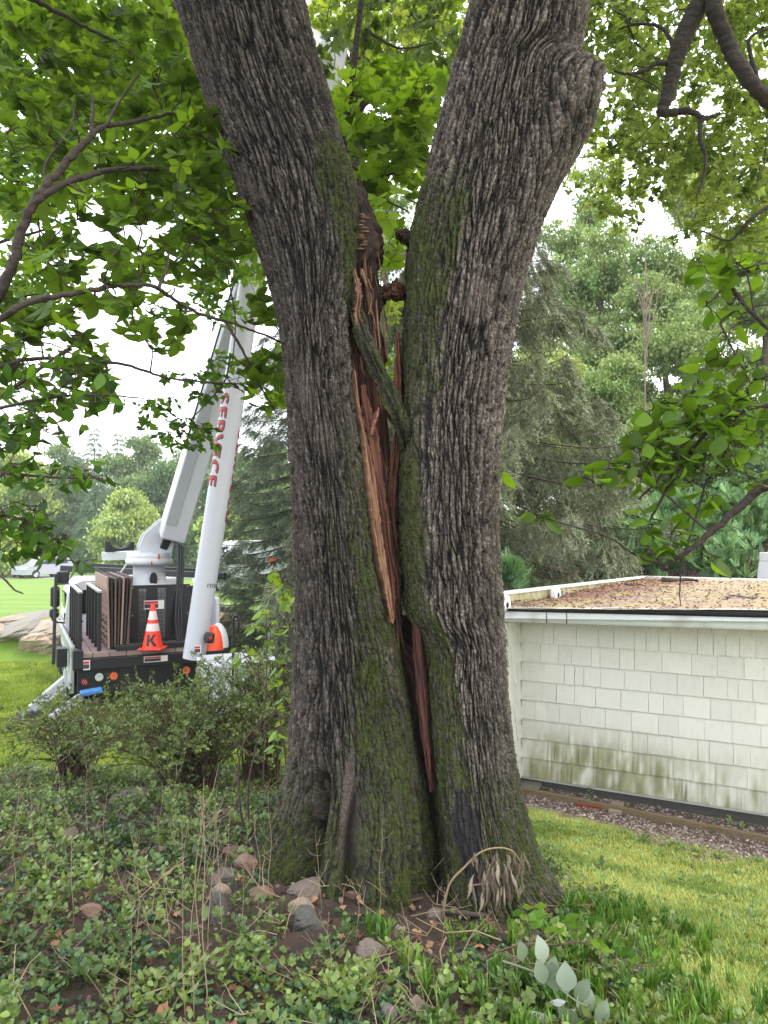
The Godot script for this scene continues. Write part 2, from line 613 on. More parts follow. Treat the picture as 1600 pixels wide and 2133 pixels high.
func look_right(ph: float, y: float) -> Array:
	var base := sstep(row_y(1430.0), row_y(1780.0), y)
	var n := n_soft.get_noise_3d(cos(ph) * 60.0 + 300.0, y * 45.0, sin(ph) * 60.0)
	var toward := cos(ph - 2.62)
	var up := sstep(row_y(380.0), row_y(430.0), y)
	var wide := 0.86 - 0.16 * bump_at(0.0, y, 0.0, row_y(590.0), 9.0, 0.35) - 0.3 * sstep(row_y(1150.0), row_y(1600.0), y)
	var seam := sstep(wide - 0.06, wide + 0.12, toward + 0.22 * n) * up
	var moss := clampf(maxf(base * (1.0 + 0.8 * n) * (0.7 + 0.3 * toward + 0.3), seam * (0.85 + 0.3 * n)), 0.0, 1.0)
	var push := 0.03 * seam * clampf(n + 0.1, -0.2, 0.5)
	var smooth := 0.0
	var turn := 0.0
	# healed round scar low on the front of the fork
	var b := bump_at(ph, y, 1.42, row_y(660.0), 0.38, 0.17)
	smooth = sstep(0.25, 0.9, b) * 0.5
	push += 0.02 * exp(-pow((b - 0.5) / 0.14, 2.0)) - 0.008 * exp(-pow((b - 0.3) / 0.09, 2.0)) + 0.008 * sstep(0.5, 0.9, b)
	turn += 0.22 * wrapf(ph - 1.42, -PI, PI) * b
	# swelling round the stub of a lost limb, the grain bending into it
	var dy := y - row_y(215.0)
	var s := 0.0
	if dy < 0.0:
		s = exp(-pow(dy / 0.36, 2.0))
	else:
		s = exp(-pow(dy / 0.16, 4.0))
	var a := wrapf(ph - 0.22, -PI, PI)
	var lobe := exp(-pow(a / 0.7, 4.0))
	push += 0.15 * s * lobe
	turn -= 1.05 * s * exp(-pow(a / 1.1, 2.0)) * (0.25 + 0.75 * clampf(a + 0.2, 0.0, 1.0))
	push += 0.02 * bump_at(ph, y, 0.5, row_y(175.0), 0.3, 0.05)
	var scar := bump_at(ph, y, -0.1, row_y(222.0), 0.42, 0.10)
	smooth = maxf(smooth, sstep(0.4, 0.6, scar) * 0.9)
	push -= 0.05 * sstep(0.4, 0.6, scar)
	# dark weeping stain near the foot
	var wob := 0.25 * n_warp.get_noise_3d(ph * 160.0, y * 120.0, 5.0)
	var st := bump_at(ph, y, 2.02, row_y(1650.0), 0.33, 0.19) + 0.55 * bump_at(ph, y, 1.85, row_y(1770.0), 0.2, 0.2)
	var stain := sstep(0.38, 0.62, st + wob) * 0.93
	moss *= 1.0 - stain
	var flare := sstep(row_y(1520.0), row_y(1800.0), y)
	push += flare * 0.03 * sin(ph * 4.0 + 0.6)
	return [moss, smooth, stain, push, turn + 0.05 * n_warp.get_noise_2d(y * 30.0, 77.0)]

func look_strut(ph: float, y: float) -> Array:
	var n := n_soft.get_noise_3d(cos(ph) * 60.0, y * 90.0, sin(ph) * 60.0)
	return [clampf(0.45 + 0.8 * n, 0.0, 0.9), 0.0, 0.0, 0.02 * n, 0.0]

# split wood: long fibres, from dark rot to fresh red heartwood and pale sapwood
func wood_body(called: String, parent: Node, l: Limb, rot_top: float, m: Material, mean := 0.2) -> void:
	var step := 0.009
	var rows := int((l.ys[-1] - l.ys[0]) / step) + 1
	var w := 300
	var p := PackedVector3Array()
	var c := PackedColorArray()
	for r in rows:
		var y: float = l.ys[0] + (l.ys[-1] - l.ys[0]) * r / (rows - 1)
		var q := l.at_y(y)
		for s in w:
			var ph := TAU * s / w
			var co := cos(ph)
			var si := sin(ph)
			var X := co * mean * 100.0
			var Z := si * mean * 100.0
			var fib := absf(n_ridge.get_noise_3d(X * 1.6, y * 5.0, Z * 1.6))
			var fib2 := n_ridge.get_noise_3d(X * 6.0, y * 9.0, Z * 6.0)
			var fib3 := n_fine.get_noise_3d(X * 40.0, y * 60.0, Z * 40.0)
			var lump := n_soft.get_noise_3d(X * 3.0, y * 170.0, Z * 3.0)
			var crumb := n_cell.get_noise_3d(X * 1.6, y * 60.0, Z * 1.6) + 1.0
			var rot := sstep(rot_top - 0.35, rot_top + 0.15, y + 0.25 * lump)
			var push := lerpf(0.055 * fib + 0.012 * fib2 + 0.006 * fib3, 0.06 * lump + 0.012 * sstep(0.0, 0.4, crumb) + 0.03 * fib + 0.008 * fib3, rot)
			p.push_back(Vector3(q[0] + co * (q[2] + push - 0.02), y, q[1] + si * (q[3] + push - 0.02)))
			var fresh := srgb(78, 44, 35).lerp(srgb(132, 88, 68), clampf(0.3 + 1.2 * fib + 0.5 * fib2 + 0.6 * fib3, 0.0, 1.0))
			fresh = fresh.lerp(srgb(48, 28, 24), sstep(0.12, 0.0, fib) * 0.85)
			fresh = fresh.lerp(srgb(60, 36, 30), clampf(fib2 * 0.9, 0.0, 0.7))
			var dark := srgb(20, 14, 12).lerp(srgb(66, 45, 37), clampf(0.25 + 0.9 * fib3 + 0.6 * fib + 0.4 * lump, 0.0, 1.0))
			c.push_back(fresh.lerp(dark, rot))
	var mb := MB.new()
	mb.grid(p, c, rows, w, true, true)
	kid(called, mb.done(), m, parent)

# torn slab of wood through points [u, v, depth, half width in photo pixels], thick th metres
func splinter(called: String, parent: Node, pts: Array, th: float, c1: Color, c2: Color, m: Material, ragged := 0.25, turn := 0.0) -> void:
	var mid := PackedVector3Array()
	var wid := PackedFloat32Array()
	for q in pts:
		mid.push_back(at(q[0], q[1], q[2]))
		wid.push_back(float(q[3]) / FOCAL * float(q[2]))
	var fine_mid := curve_through(mid, 16)
	var cnt := fine_mid.size()
	var across := 17
	var p := PackedVector3Array()
	var c := PackedColorArray()
	var ring := across * 2
	for i in cnt:
		var f := float(i) / (cnt - 1) * (pts.size() - 1)
		var k := mini(int(f), pts.size() - 2)
		var half := lerpf(wid[k], wid[k + 1], f - k)
		var t := (fine_mid[mini(i + 1, cnt - 1)] - fine_mid[maxi(i - 1, 0)]).normalized()
		var side := t.cross(Vector3(0, 0, 1)).normalized().rotated(t, turn) * -1.0
		if side.x < 0.0: side = -side
		var nrm := side.cross(t).normalized()
		if nrm.z < 0.0: nrm = -nrm
		for j in ring:
			var e := float(j) / (across - 1) * 2.0 - 1.0 if j < across else 1.0 - float(j - across) / (across - 1) * 2.0
			var back := 0.0 if j < across else -th
			var fib := n_ridge.get_noise_3d(e * half * 620.0, float(i) * 0.16, 40.0 + mid[0].x * 100.0) * 0.6 + 0.55 * n_fine.get_noise_3d(e * half * 2600.0, float(i) * 1.6, 7.0)
			var rag := 1.0 + ragged * 1.5 * n_fine.get_noise_3d(float(i) * 11.0, 9.0 * signf(e), mid[0].y * 300.0) * absf(e)
			p.push_back(fine_mid[i] + side * e * half * rag + nrm * (back + 0.011 * fib))
			c.push_back(c1.lerp(c2, clampf(0.5 + fib * 1.4, 0.0, 1.0)) * (1.0 - 0.5 * sstep(0.25, 0.6, -fib)))
	var mb := MB.new()
	var side_x: bool = (p[across - 1] - p[0]).cross(p[ring] - p[0]).dot(Vector3(0, 0, 1)) < 0.0
	mb.grid(p, c, cnt, ring, true, side_x)
	kid(called, mb.done(), m, parent)

func build_oak() -> void:
	var t := thing("oak_tree", "massive grey-barked twin oak split down the fork, mossy at its foot", "tree", Vector3.ZERO)
	var bark := vcol("bark", 0.93)
	bumpy(bark, noise_tex(11, 0.035, 4, 512), 0.9, 4.0)
	var wood := vcol("split_wood", 0.85)
	var A := limb_of([[-820, 90, 375, 3.9, 0.34], [-400, 232, 512, 4.0, 0.35], [0, 365, 635, 4.1, 0.35], [100, 395, 655, 4.12, 0.35], [200, 425, 685, 4.15, 0.35], [300, 460, 711, 4.15, 0.35], [400, 496, 742, 4.15, 0.36], [500, 530, 752, 4.15, 0.37], [600, 562, 750, 4.15, 0.38],
		[700, 586, 740, 4.15, 0.4], [800, 598, 743, 4.15, 0.42], [900, 604, 757, 4.15, 0.43], [1000, 609, 771, 4.15, 0.44], [1100, 613, 786, 4.15, 0.45], [1200, 616, 800, 4.15, 0.46], [1300, 617, 824, 4.15, 0.47], [1400, 612, 841, 4.15, 0.48], [1500, 606, 858, 4.15, 0.5],
		[1600, 597, 876, 4.15, 0.53], [1700, 566, 890, 4.15, 0.58], [1760, 540, 895, 4.15, 0.62], [1850, 508, 899, 4.15, 0.67], [1980, 480, 905, 4.15, 0.72]])
	bark_body("trunk", t, A, {"seam": 1.0, "shear": 0.28, "salt": 0.0, "tone": 0.74, "mean": 0.37}, look_left, bark)
	var B := limb_of([[-820, 1130, 1312, 4.3, 0.3], [-400, 1062, 1272, 4.25, 0.32], [0, 985, 1229, 4.2, 0.34], [100, 957, 1212, 4.2, 0.35], [200, 931, 1197, 4.2, 0.36], [300, 905, 1176, 4.2, 0.37], [400, 882, 1150, 4.2, 0.38], [500, 855, 1118, 4.2, 0.39], [600, 846, 1088, 4.2, 0.4], [700, 840, 1070, 4.2, 0.41],
		[800, 841, 1054, 4.2, 0.42], [900, 834, 1042, 4.2, 0.43], [1000, 833, 1036, 4.2, 0.44], [1100, 833, 1036, 4.2, 0.45], [1200, 840, 1040, 4.2, 0.46], [1285, 853, 1045, 4.2, 0.47], [1310, 872, 1046, 4.2, 0.47], [1400, 879, 1050, 4.2, 0.48], [1500, 887, 1060, 4.2, 0.5], [1600, 893, 1074, 4.2, 0.53],
		[1700, 900, 1093, 4.2, 0.58], [1780, 900, 1118, 4.2, 0.62], [1850, 903, 1164, 4.2, 0.66], [1920, 906, 1222, 4.2, 0.7], [2020, 912, 1290, 4.2, 0.74]])
	bark_body("trunk", t, B, {"seam": -1.0, "shear": -0.28, "salt": 57.0, "tone": 1.12, "mean": 0.37}, look_right, bark)
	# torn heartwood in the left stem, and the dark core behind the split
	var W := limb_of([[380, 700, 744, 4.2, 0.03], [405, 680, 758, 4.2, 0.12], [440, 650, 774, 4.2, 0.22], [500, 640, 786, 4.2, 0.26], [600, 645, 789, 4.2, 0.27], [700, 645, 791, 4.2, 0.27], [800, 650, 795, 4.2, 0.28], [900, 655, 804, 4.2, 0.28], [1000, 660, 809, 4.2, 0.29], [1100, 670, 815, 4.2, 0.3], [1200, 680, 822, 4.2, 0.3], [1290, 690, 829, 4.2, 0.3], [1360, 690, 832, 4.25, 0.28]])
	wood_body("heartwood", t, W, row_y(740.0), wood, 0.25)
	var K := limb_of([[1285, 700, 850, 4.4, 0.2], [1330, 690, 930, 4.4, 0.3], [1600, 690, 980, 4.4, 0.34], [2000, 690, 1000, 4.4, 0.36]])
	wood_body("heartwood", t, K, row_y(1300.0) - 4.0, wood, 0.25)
	var S := limb_of([[628, 722, 744, 3.90, 0.03], [660, 730, 760, 3.88, 0.045], [700, 741, 775, 3.86, 0.05], [760, 763, 800, 3.84, 0.05], [820, 790, 831, 3.84, 0.05], [870, 811, 848, 3.84, 0.05], [905, 826, 852, 3.86, 0.04], [935, 838, 850, 3.90, 0.02]])
	bark_body("bark_strap", t, S, {"mean": 0.08, "step": 0.006, "front": 0.006, "amp": 0.02, "salt": 20.0, "tone": 0.7}, look_strut, bark)
	# pale sapwood along the torn bark edge, then red splinters
	var tan1 := srgb(92, 62, 48)
	var tan2 := srgb(146, 108, 82)
	var red1 := srgb(64, 36, 29)
	var red2 := srgb(118, 72, 56)
	splinter("sapwood_edge", t, [[738, 770, 3.82, 2], [748, 850, 3.81, 3], [762, 920, 3.80, 4], [772, 985, 3.79, 8], [782, 1060, 3.79, 9], [792, 1140, 3.79, 9], [804, 1210, 3.79, 7], [813, 1270, 3.79, 5], [819, 1298, 3.79, 2]], 0.05, tan1, tan2, wood, 0.35, -0.5)
	splinter("splinter", t, [[757, 800, 3.86, 4], [765, 860, 3.86, 11], [779, 930, 3.85, 13], [790, 1010, 3.85, 12], [802, 1110, 3.86, 11], [814, 1210, 3.87, 8], [822, 1292, 3.87, 2]], 0.03, red1, red2, wood, 0.4, -0.3)
	splinter("splinter", t, [[738, 560, 3.84, 2], [748, 610, 3.83, 7], [744, 650, 3.84, 7], [752, 690, 3.84, 8], [770, 735, 3.86, 2]], 0.02, srgb(60, 40, 32), tan2, wood, 0.6, -0.2)
	splinter("splinter", t, [[752, 560, 3.9, 2], [764, 590, 3.88, 6], [773, 620, 3.88, 5], [768, 655, 3.9, 2]], 0.015, srgb(66, 44, 34), srgb(140, 104, 78), wood, 0.5, 0.3)
	splinter("splinter", t, [[789, 848, 3.8, 1], [784, 862, 3.8, 5], [779, 882, 3.81, 4], [774, 905, 3.83, 3]], 0.012, red2, srgb(150, 108, 86), wood, 0.5, 0.2)
	splinter("splinter", t, [[829, 690, 4.02, 1], [828, 740, 4.0, 5], [827, 800, 4.0, 9], [829, 850, 4.0, 10], [831, 880, 4.02, 3]], 0.03, red1, srgb(136, 80, 60), wood, 0.3, 0.3)
	splinter("splinter", t, [[826, 896, 4.0, 3], [823, 950, 4.02, 9], [816, 1010, 4.04, 11], [815, 1080, 4.04, 11], [820, 1140, 4.04, 9], [824, 1230, 4.04, 7], [828, 1300, 4.04, 3]], 0.03, red1, srgb(140, 92, 70), wood, 0.3, 0.35)
	splinter("splinter", t, [[866, 1296, 3.87, 9], [869, 1360, 3.86, 10], [876, 1440, 3.84, 10], [885, 1530, 3.82, 9], [892, 1590, 3.80, 6], [898, 1650, 3.78, 2]], 0.05, srgb(44, 24, 20), srgb(94, 53, 41), wood, 0.15, 0.35)
	splinter("splinter", t, [[806, 1060, 3.84, 1], [812, 1110, 3.84, 3], [822, 1190, 3.86, 3], [832, 1240, 3.9, 1]], 0.008, srgb(60, 36, 30), srgb(96, 60, 48), wood, 0.3, 0.2)
	splinter("splinter", t, [[826, 1240, 3.9, 1], [815, 1280, 3.88, 3], [809, 1312, 3.86, 1]], 0.008, srgb(110, 66, 50), srgb(150, 96, 76), wood, 0.3, 0.2)
	# many thin slivers along the tear
	var sl := MB.new()
	var tones := [srgb(48, 29, 24), srgb(78, 47, 37), srgb(106, 70, 54), srgb(136, 102, 80), srgb(30, 20, 17)]
	for i in 130:
		var f := rng.randf()
		var v := lerpf(520.0, 1290.0, f)
		var edge: float = [742.0, 746.0, 738.0, 730.0, 742.0, 760.0, 772.0, 786.0, 800.0, 820.0][clampi(int((v - 500.0) / 80.0), 0, 9)]
		var room := 800.0 + maxf(0.0, v - 850.0) * 0.055 - edge
		var u := edge + room * pow(rng.randf(), 1.4) + 4.0
		var len_ := rf(25.0, 130.0)
		var d := rf(3.88, 3.94) + 0.05 * (u - edge) / maxf(room, 10.0)
		sl.col = tones[rng.randi() % 5]
		var drift := rf(-4.0, 10.0) + len_ * 0.08
		var pq := PackedVector3Array([at(u, v, d + 0.03), at(u + drift * 0.3, v + len_ * 0.4, d), at(u + drift * 0.7, v + len_ * 0.8, d - rf(0.0, 0.015)), at(u + drift + rf(-3, 3), v + len_, d - rf(-0.01, 0.03))])
		var w := rf(0.0015, 0.006)
		sl.tube(pq, PackedFloat32Array([w * 0.6, w, w * 0.8, 0.0004]), 4)
	kid("slivers", sl.done(), wood, t).set_meta("kind", "stuff")
	# short rotten peg bridging the gap
	splinter("rotten_peg", t, [[786, 602, 4.12, 7], [800, 610, 4.08, 9], [815, 604, 4.06, 12], [828, 607, 4.06, 13], [846, 604, 4.12, 10]], 0.05, srgb(52, 34, 27), srgb(112, 76, 58), wood, 0.9, 0.3)
	splinter("rotten_peg", t, [[792, 618, 4.10, 3], [812, 617, 4.08, 5], [838, 619, 4.1, 4]], 0.03, srgb(60, 38, 30), srgb(126, 88, 66), wood, 0.9, 0.1)
	splinter("twig_stub", t, [[856, 490, 4.1, 14], [842, 485, 4.06, 10], [830, 482, 4.05, 6], [823, 484, 4.05, 2]], 0.04, srgb(44, 32, 26), srgb(92, 68, 54), wood, 0.9, 0.4)
	# small pale bracket fungi, one above the other
	var fg := paint("fungus", srgb(140, 110, 92), 0.8)
	for i in 11:
		var v := 448.0 + i * 7.0
		var u := 756.0 + 5.0 * sin(i * 1.7)
		var mb := MB.new()
		var p := PackedVector3Array()
		var rad := rf(0.016, 0.03)
		for r in 4:
			var f: float = [0.05, 0.8, 1.0, 0.1][r]
			for s in 9:
				var an := PI * (s / 8.0) - 0.35
				p.push_back(Vector3(cos(an) * rad * f, [0.006, 0.005, 0.0, -0.006][r] - 0.004 * f, sin(an) * rad * f * 0.9))
		mb.grid(p, PackedColorArray(), 4, 9, false, true)
		var o := kid("fungus", mb.done(), fg, t)
		o.position = at(u, v, 3.93)
		o.rotation = Vector3(rf(-0.1, 0.25), rf(-0.2, 0.5), rf(-0.15, 0.15))

# ---------------------------------------------------------------- the white shingled shed
const CORNER := Vector3(1.46, 0, -8.1)
const EAST := Vector3(0.884, 0, 0.467)       # along the wall, to the right
const OUT := Vector3(-0.467, 0, 0.884)       # away from the wall, towards the camera
const EXPO := 0.2013
const SILL_Y := -0.91

func stone_mesh(seed_: int, flat := 0.7, rings := 5, sides := 7) -> ArrayMesh:
	# a ball cut by random planes: angular, with worn edges
	var r := RandomNumberGenerator.new()
	r.seed = seed_
	var planes := []
	for i in 11:
		planes.append([Vector3(r.randfn(), r.randfn(), r.randfn()).normalized(), r.randf_range(0.58, 0.95)])
	var pts := PackedVector3Array()
	for i in rings + 1:
		var th := PI * i / rings
		for s in sides:
			var ph := TAU * (s + 0.37 * (i % 2)) / sides
			var q := Vector3(sin(th) * cos(ph), cos(th), sin(th) * sin(ph))
			var d := 1.15
			for k in planes:
				var c: float = q.dot(k[0])
				if c > 0.05: d = minf(d, float(k[1]) / c)
			d *= 1.0 + 0.05 * n_fine.get_noise_3dv(q * 40.0 + Vector3.ONE * seed_)
			pts.push_back(Vector3(q.x, q.y * flat, q.z) * d)
	var mb := MB.new()
	for i in rings:
		for s in sides:
			var a := pts[i * sides + s]
			var b := pts[i * sides + (s + 1) % sides]
			var c := pts[(i + 1) * sides + (s + 1) % sides]
			var d := pts[(i + 1) * sides + s]
			mb.out_tri(a, b, c, Vector3.ZERO)
			mb.out_tri(a, c, d, Vector3.ZERO)
	return mb.done()

func wall_stain(s: float, y: float, back := false) -> Color:
	var base := srgb(219, 216, 205)
	var streak := n_fine.get_noise_2d(s * 420.0, y * 26.0) * 0.9 + n_soft.get_noise_2d(s * 130.0, y * 70.0)
	var low := sstep(-0.22, -0.78, y + 0.16 * streak)
	var across := sstep(-0.25, 0.25, s) * (0.35 + 0.75 * exp(-pow((s - 0.75) / 0.75, 2.0)))
	var k := clampf(low * across * (0.95 + 1.3 * streak), 0.0, 0.78)
	var c := base.lerp(srgb(138, 136, 78), k)
	c = c.lerp(srgb(112, 108, 84), clampf(low * across * (streak - 0.1) * 1.6, 0.0, 0.6))
	var grime := sstep(0.22, 0.5, n_fine.get_noise_2d(s * 300.0 + 90.0, y * 60.0))
	c = c.lerp(srgb(186, 186, 168), grime * 0.14)
	if back: c = base.lerp(srgb(176, 178, 150), k * 0.5)
	return c

func build_shed() -> void:
	var t := thing("shed", "low white shed with painted shingle walls and a flat littered roof", "shed", Vector3.ZERO)
	var wallp := paint("shed_wall", srgb(206, 206, 196), 0.85)
	var shing := bumpy(vcol("shingle_paint", 0.6), noise_tex(31, 0.03, 4, 256), 0.12, 5.0)
	var mb := MB.new()
	# wall core: main wall, the jog on the left, the far sides under the roof
	var L0 := Vector3(1.2, 0, -7.75)
	var L1 := Vector3(4.1, 0, -12.0)
	var along := func(s: float, o: float, y: float) -> Vector3: return CORNER + EAST * s + OUT * o + Vector3.UP * y
	var wall_box := func(mb: MB, s0: float, s1: float, o0: float, o1: float, y0: float, y1: float) -> void:
		mb.box(Transform3D(Basis(EAST, Vector3.UP, -EAST.cross(Vector3.UP) * -1.0), along.call((s0 + s1) * 0.5, (o0 + o1) * 0.5, (y0 + y1) * 0.5)), Vector3(s1 - s0, y1 - y0, o1 - o0))
	wall_box.call(mb, -0.02, 4.3, -0.16, -0.006, SILL_Y - 0.03, 0.78)
	wall_box.call(mb, -0.35, -0.016, -0.16, 0.42, SILL_Y - 0.03, 0.74)
	wall_box.call(mb, -0.35, -0.19, -4.0, -0.17, SILL_Y - 0.03, 0.74)
	wall_box.call(mb, 4.15, 4.3, -4.0, -0.17, SILL_Y - 0.03, 0.8)
	wall_box.call(mb, -0.18, 4.14, -4.0, -3.85, SILL_Y - 0.03, 0.8)
	kid("wall", mb.done(), wallp, t)
	mb = MB.new()
	wall_box.call(mb, -0.03, 4.3, -0.17, -0.03, SILL_Y - 0.5, SILL_Y - 0.032)
	wall_box.call(mb, -0.34, -0.032, -0.17, 0.40, SILL_Y - 0.5, SILL_Y - 0.032)
	kid("foundation", mb.done(), bumpy(paint("foundation", srgb(74, 72, 68), 0.95), noise_tex(33, 0.03, 4, 256), 0.8, 3.0), t)
	# shingles, one by one
	for course in 9:
		for face in 2:
			var s := 0.0 if face == 0 else -0.44
			var end := 3.9 if face == 0 else -0.004
			if face == 0: s = rf(-0.08, 0.0) + 0.004
			while s < end - 0.02:
				var w := minf(rf(0.085, 0.27), end - s)
				if face == 1: w = minf(w, 0.16)
				if end - s - w < 0.05: w = end - s
				var lo := SILL_Y + EXPO * course + rf(-0.0015, 0.0015)
				var hi := lo + EXPO + 0.012
				if course == 8: hi = minf(hi, 0.86)
				var gap := rf(0.0006, 0.0022)
				var p0 := rf(0.017, 0.024)
				var nx := 5 if w < 0.12 else 8
				var sm := MB.new()
				var pts := PackedVector3Array()
				var cols := PackedColorArray()
				var skew := rf(-0.0004, 0.0004)
				var tone := rf(0.93, 1.03)
				for j in 6:
					for i in nx + 1:
						var fs := maxf(s + gap, 0.002 if face == 0 else -9.0) + (w - 2.0 * gap) * i / nx
						if face == 0: fs = maxf(fs, 0.002 + i * 0.001)
						var fy := lerpf(lo + skew * (i - nx * 0.5), hi, j / 5.0)
						var fo := lerpf(p0, 0.001, j / 5.0) + 0.0012 * n_fine.get_noise_2d(fs * 900.0, fy * 200.0)
						if face == 0:
							pts.push_back(along.call(fs, fo, fy))
							cols.push_back(wall_stain(fs, fy) * tone)
						else:
							pts.push_back(along.call(fo - 0.012, -fs, fy))
							cols.push_back(wall_stain(-fs * 0.2, fy, true) * tone)
				sm.grid(pts, cols, 6, nx + 1, false, face == 1)
				# butt edge below and the two sides
				sm.col = srgb(150, 150, 138)
				var back := OUT * -p0 if face == 0 else EAST * -p0
				var a := pts[0]
				var b := pts[nx]
				var e1 := pts[nx * 6 + 5]
				var e0 := pts[5 * (nx + 1)]
				if face == 0:
					sm.quad(a + back, b + back, b, a)
					sm.quad(a + back, a, e0, e0 + OUT * -0.001)
					sm.quad(b, b + back, e1 + OUT * -0.001, e1)
				else:
					sm.quad(b + back, a + back, a, b)
					sm.quad(a, a + back, e0 + EAST * -0.001, e0)
					sm.quad(b + back, b, e1, e1 + EAST * -0.001)
				kid("shingle", sm.done(), shing, t)
				s += w
	# eave: fascia board, black drip edge
	var eave := func(s: float, o: float, k: float) -> Vector3:      # k 0 fascia bottom, 1 fascia top, 2 roof edge
		var y := 0.755 + 0.023 * s
		if k == 1.0: y = 0.862 + 0.024 * s
		if k == 2.0: y = 0.893 + 0.040 * s
		return along.call(s, 0.45 + o, y)
	var beam := func(called: String, s0: float, s1: float, ka: float, kb: float, o: float, th: float, m: Material, dye: Callable) -> void:
		var f := MB.new()
		var n := 60
		var pts := PackedVector3Array()
		var cols := PackedColorArray()
		for i in n + 1:
			var s := lerpf(s0, s1, float(i) / n)
			var lo: Vector3 = eave.call(s, o, ka)
			var hi: Vector3 = eave.call(s, o, kb)
			for q in [lo - OUT * th, lo, lo.lerp(hi, 0.33), lo.lerp(hi, 0.66), hi, hi - OUT * th]:
				pts.push_back(q)
				cols.push_back(dye.call(s, q.y))
		f.grid(pts, cols, n + 1, 6, true, false)
		f.col = dye.call(s0, 0.8)
		f.quad(eave.call(s0, o, ka), eave.call(s0, o, kb), eave.call(s0, o - th, kb), eave.call(s0, o - th, ka))
		kid(called, f.done(), m, t)
	beam.call("fascia", -0.36, 4.35, 0.0, 1.0, 0.0, 0.03, bumpy(vcol("fascia_paint", 0.55), noise_tex(35, 0.03, 4, 256), 0.1, 4.0), func(s: float, y: float) -> Color:
		var k := sstep(0.25, 0.6, n_fine.get_noise_2d(s * 260.0, y * 30.0))
		return srgb(218, 220, 216).lerp(srgb(160, 154, 136), k * 0.45))
	beam.call("drip_edge", -0.36, 4.35, 1.0, 2.0, 0.012, 0.05, paint("black_metal", srgb(20, 20, 21), 0.4), func(_s: float, _y: float) -> Color: return Color.BLACK)
	# rusty streaks where nails bleed, thin tapes of stain down the fascia
	var rust := paint("rust_streak", srgb(104, 72, 48), 0.9)
	for s in [0.40, 0.60]:
		var r := MB.new()
		var lo: Vector3 = eave.call(s, 0.003, 0.0)
		var hi: Vector3 = eave.call(s, 0.003, 1.0)
		r.quad(lo - EAST * 0.006, lo + EAST * 0.006, hi + EAST * 0.004, hi - EAST * 0.004)
		kid("rust_streak", r.done(), rust, t)
	# soffit
	mb = MB.new()
	for i in 1:
		var a: Vector3 = eave.call(-0.34, -0.032, 0.0) + Vector3.UP * 0.02
		var b: Vector3 = eave.call(4.3, -0.032, 0.0) + Vector3.UP * 0.02
		mb.quad(a - OUT * 0.43, b - OUT * 0.43, b, a)
	kid("soffit", mb.done(), wallp, t)
	# flat roof, tan with lichen, pinkish dust and pale seams
	var A: Vector3 = eave.call(-0.12, 0.06, 2.0)
	var Bp: Vector3 = eave.call(4.4, 0.06, 2.0)
	var roof_p := PackedVector3Array()
	var roof_c := PackedColorArray()
	var nu := 150
	var nv := 130
	var far_l := Vector3(L1.x, 0.93, L1.z)
	var far_r := far_l + EAST * 4.6 + Vector3.UP * 0.02
	for j in nv + 1:
		for i in nu + 1:
			var fu := float(i) / nu
			var fv := float(j) / nv
			var q := A.lerp(Bp, fu).lerp(far_l.lerp(far_r, fu), fv)
			q.y += 0.006 * n_soft.get_noise_2d(q.x * 60.0, q.z * 60.0)
			roof_p.push_back(q)
			var k := n_soft.get_noise_2d(q.x * 45.0, q.z * 70.0)
			var k2 := n_fine.get_noise_2d(q.x * 150.0, q.z * 220.0)
			var c := srgb(176, 158, 134).lerp(srgb(182, 162, 104), sstep(-0.05, 0.35, k + 0.4 * k2))
			c = c.lerp(srgb(178, 140, 128), sstep(0.1, 0.4, -k + 0.3 * k2) * 0.8)
			c = c.lerp(srgb(120, 84, 66), sstep(0.2, 0.5, k2) * 0.7)
			c = c.lerp(srgb(120, 70, 62), sstep(0.25, 0.0, fu + 0.1 * k) * sstep(0.02, 0.3, fv) * 0.75)
			var seam := absf(fmod(fv * 4.2 + 0.12 * fu + 0.32, 1.0) - 0.5)
			c = c.lerp(srgb(196, 190, 188), sstep(0.035, 0.015, seam) * sstep(0.1, 0.25, fu) * 0.8)
			c = c.lerp(srgb(206, 200, 186), sstep(0.05, 0.02, fv) * 0.85)
			roof_c.push_back(c)
	var roof := MB.new()
	roof.grid(roof_p, roof_c, nv + 1, nu + 1, false, false)
	kid("roof", roof.done(), bumpy(vcol("roofing", 0.9), noise_tex(37, 0.06, 4, 256), 0.6, 3.0), t)
	var under := MB.new()
	under.col = srgb(120, 110, 100)
	under.quad(A + Vector3.DOWN * 0.1, far_l + Vector3.DOWN * 0.1, far_r + Vector3.DOWN * 0.1, Bp + Vector3.DOWN * 0.1)
	kid("roof_deck", under.done(), wallp, t)
	# parapet curb on the left and thin edge at the back
	var curb := vcol("curb_paint", 0.7)
	var cp := PackedVector3Array()
	var cc := PackedColorArray()
	var side_out := (far_l - A).cross(Vector3.UP).normalized() * -1.0
	for i in 81:
		var f := i / 80.0
		var base := A.lerp(far_l, f)
		var h := lerpf(0.155, 0.04, f)
		var inx := side_out * -1.0
		for q in [[0.0, -0.12], [0.0, h], [0.10, h + 0.004], [0.10, h - 0.03], [0.085, h - 0.031], [0.085, 0.002]]:
			cp.push_back(base + inx * (q[0] - 0.09) + Vector3.UP * q[1])
			var k := n_fine.get_noise_2d(f * 900.0, q[1] * 900.0)
			var c := srgb(228, 228, 216)
			if q[0] > 0.08 and q[0] < 0.09: c = srgb(188, 184, 150).lerp(srgb(146, 132, 84), clampf(0.5 + k, 0.0, 1.0))
			cc.push_back(c.lerp(srgb(140, 136, 108), clampf(k, 0.0, 0.4)))
	mb = MB.new()
	mb.grid(cp, cc, 81, 6, false, true)
	kid("parapet", mb.done(), curb, t)
	mb = MB.new()
	var mid := far_l.lerp(far_r, 0.5)
	mb.col = srgb(210, 208, 200)
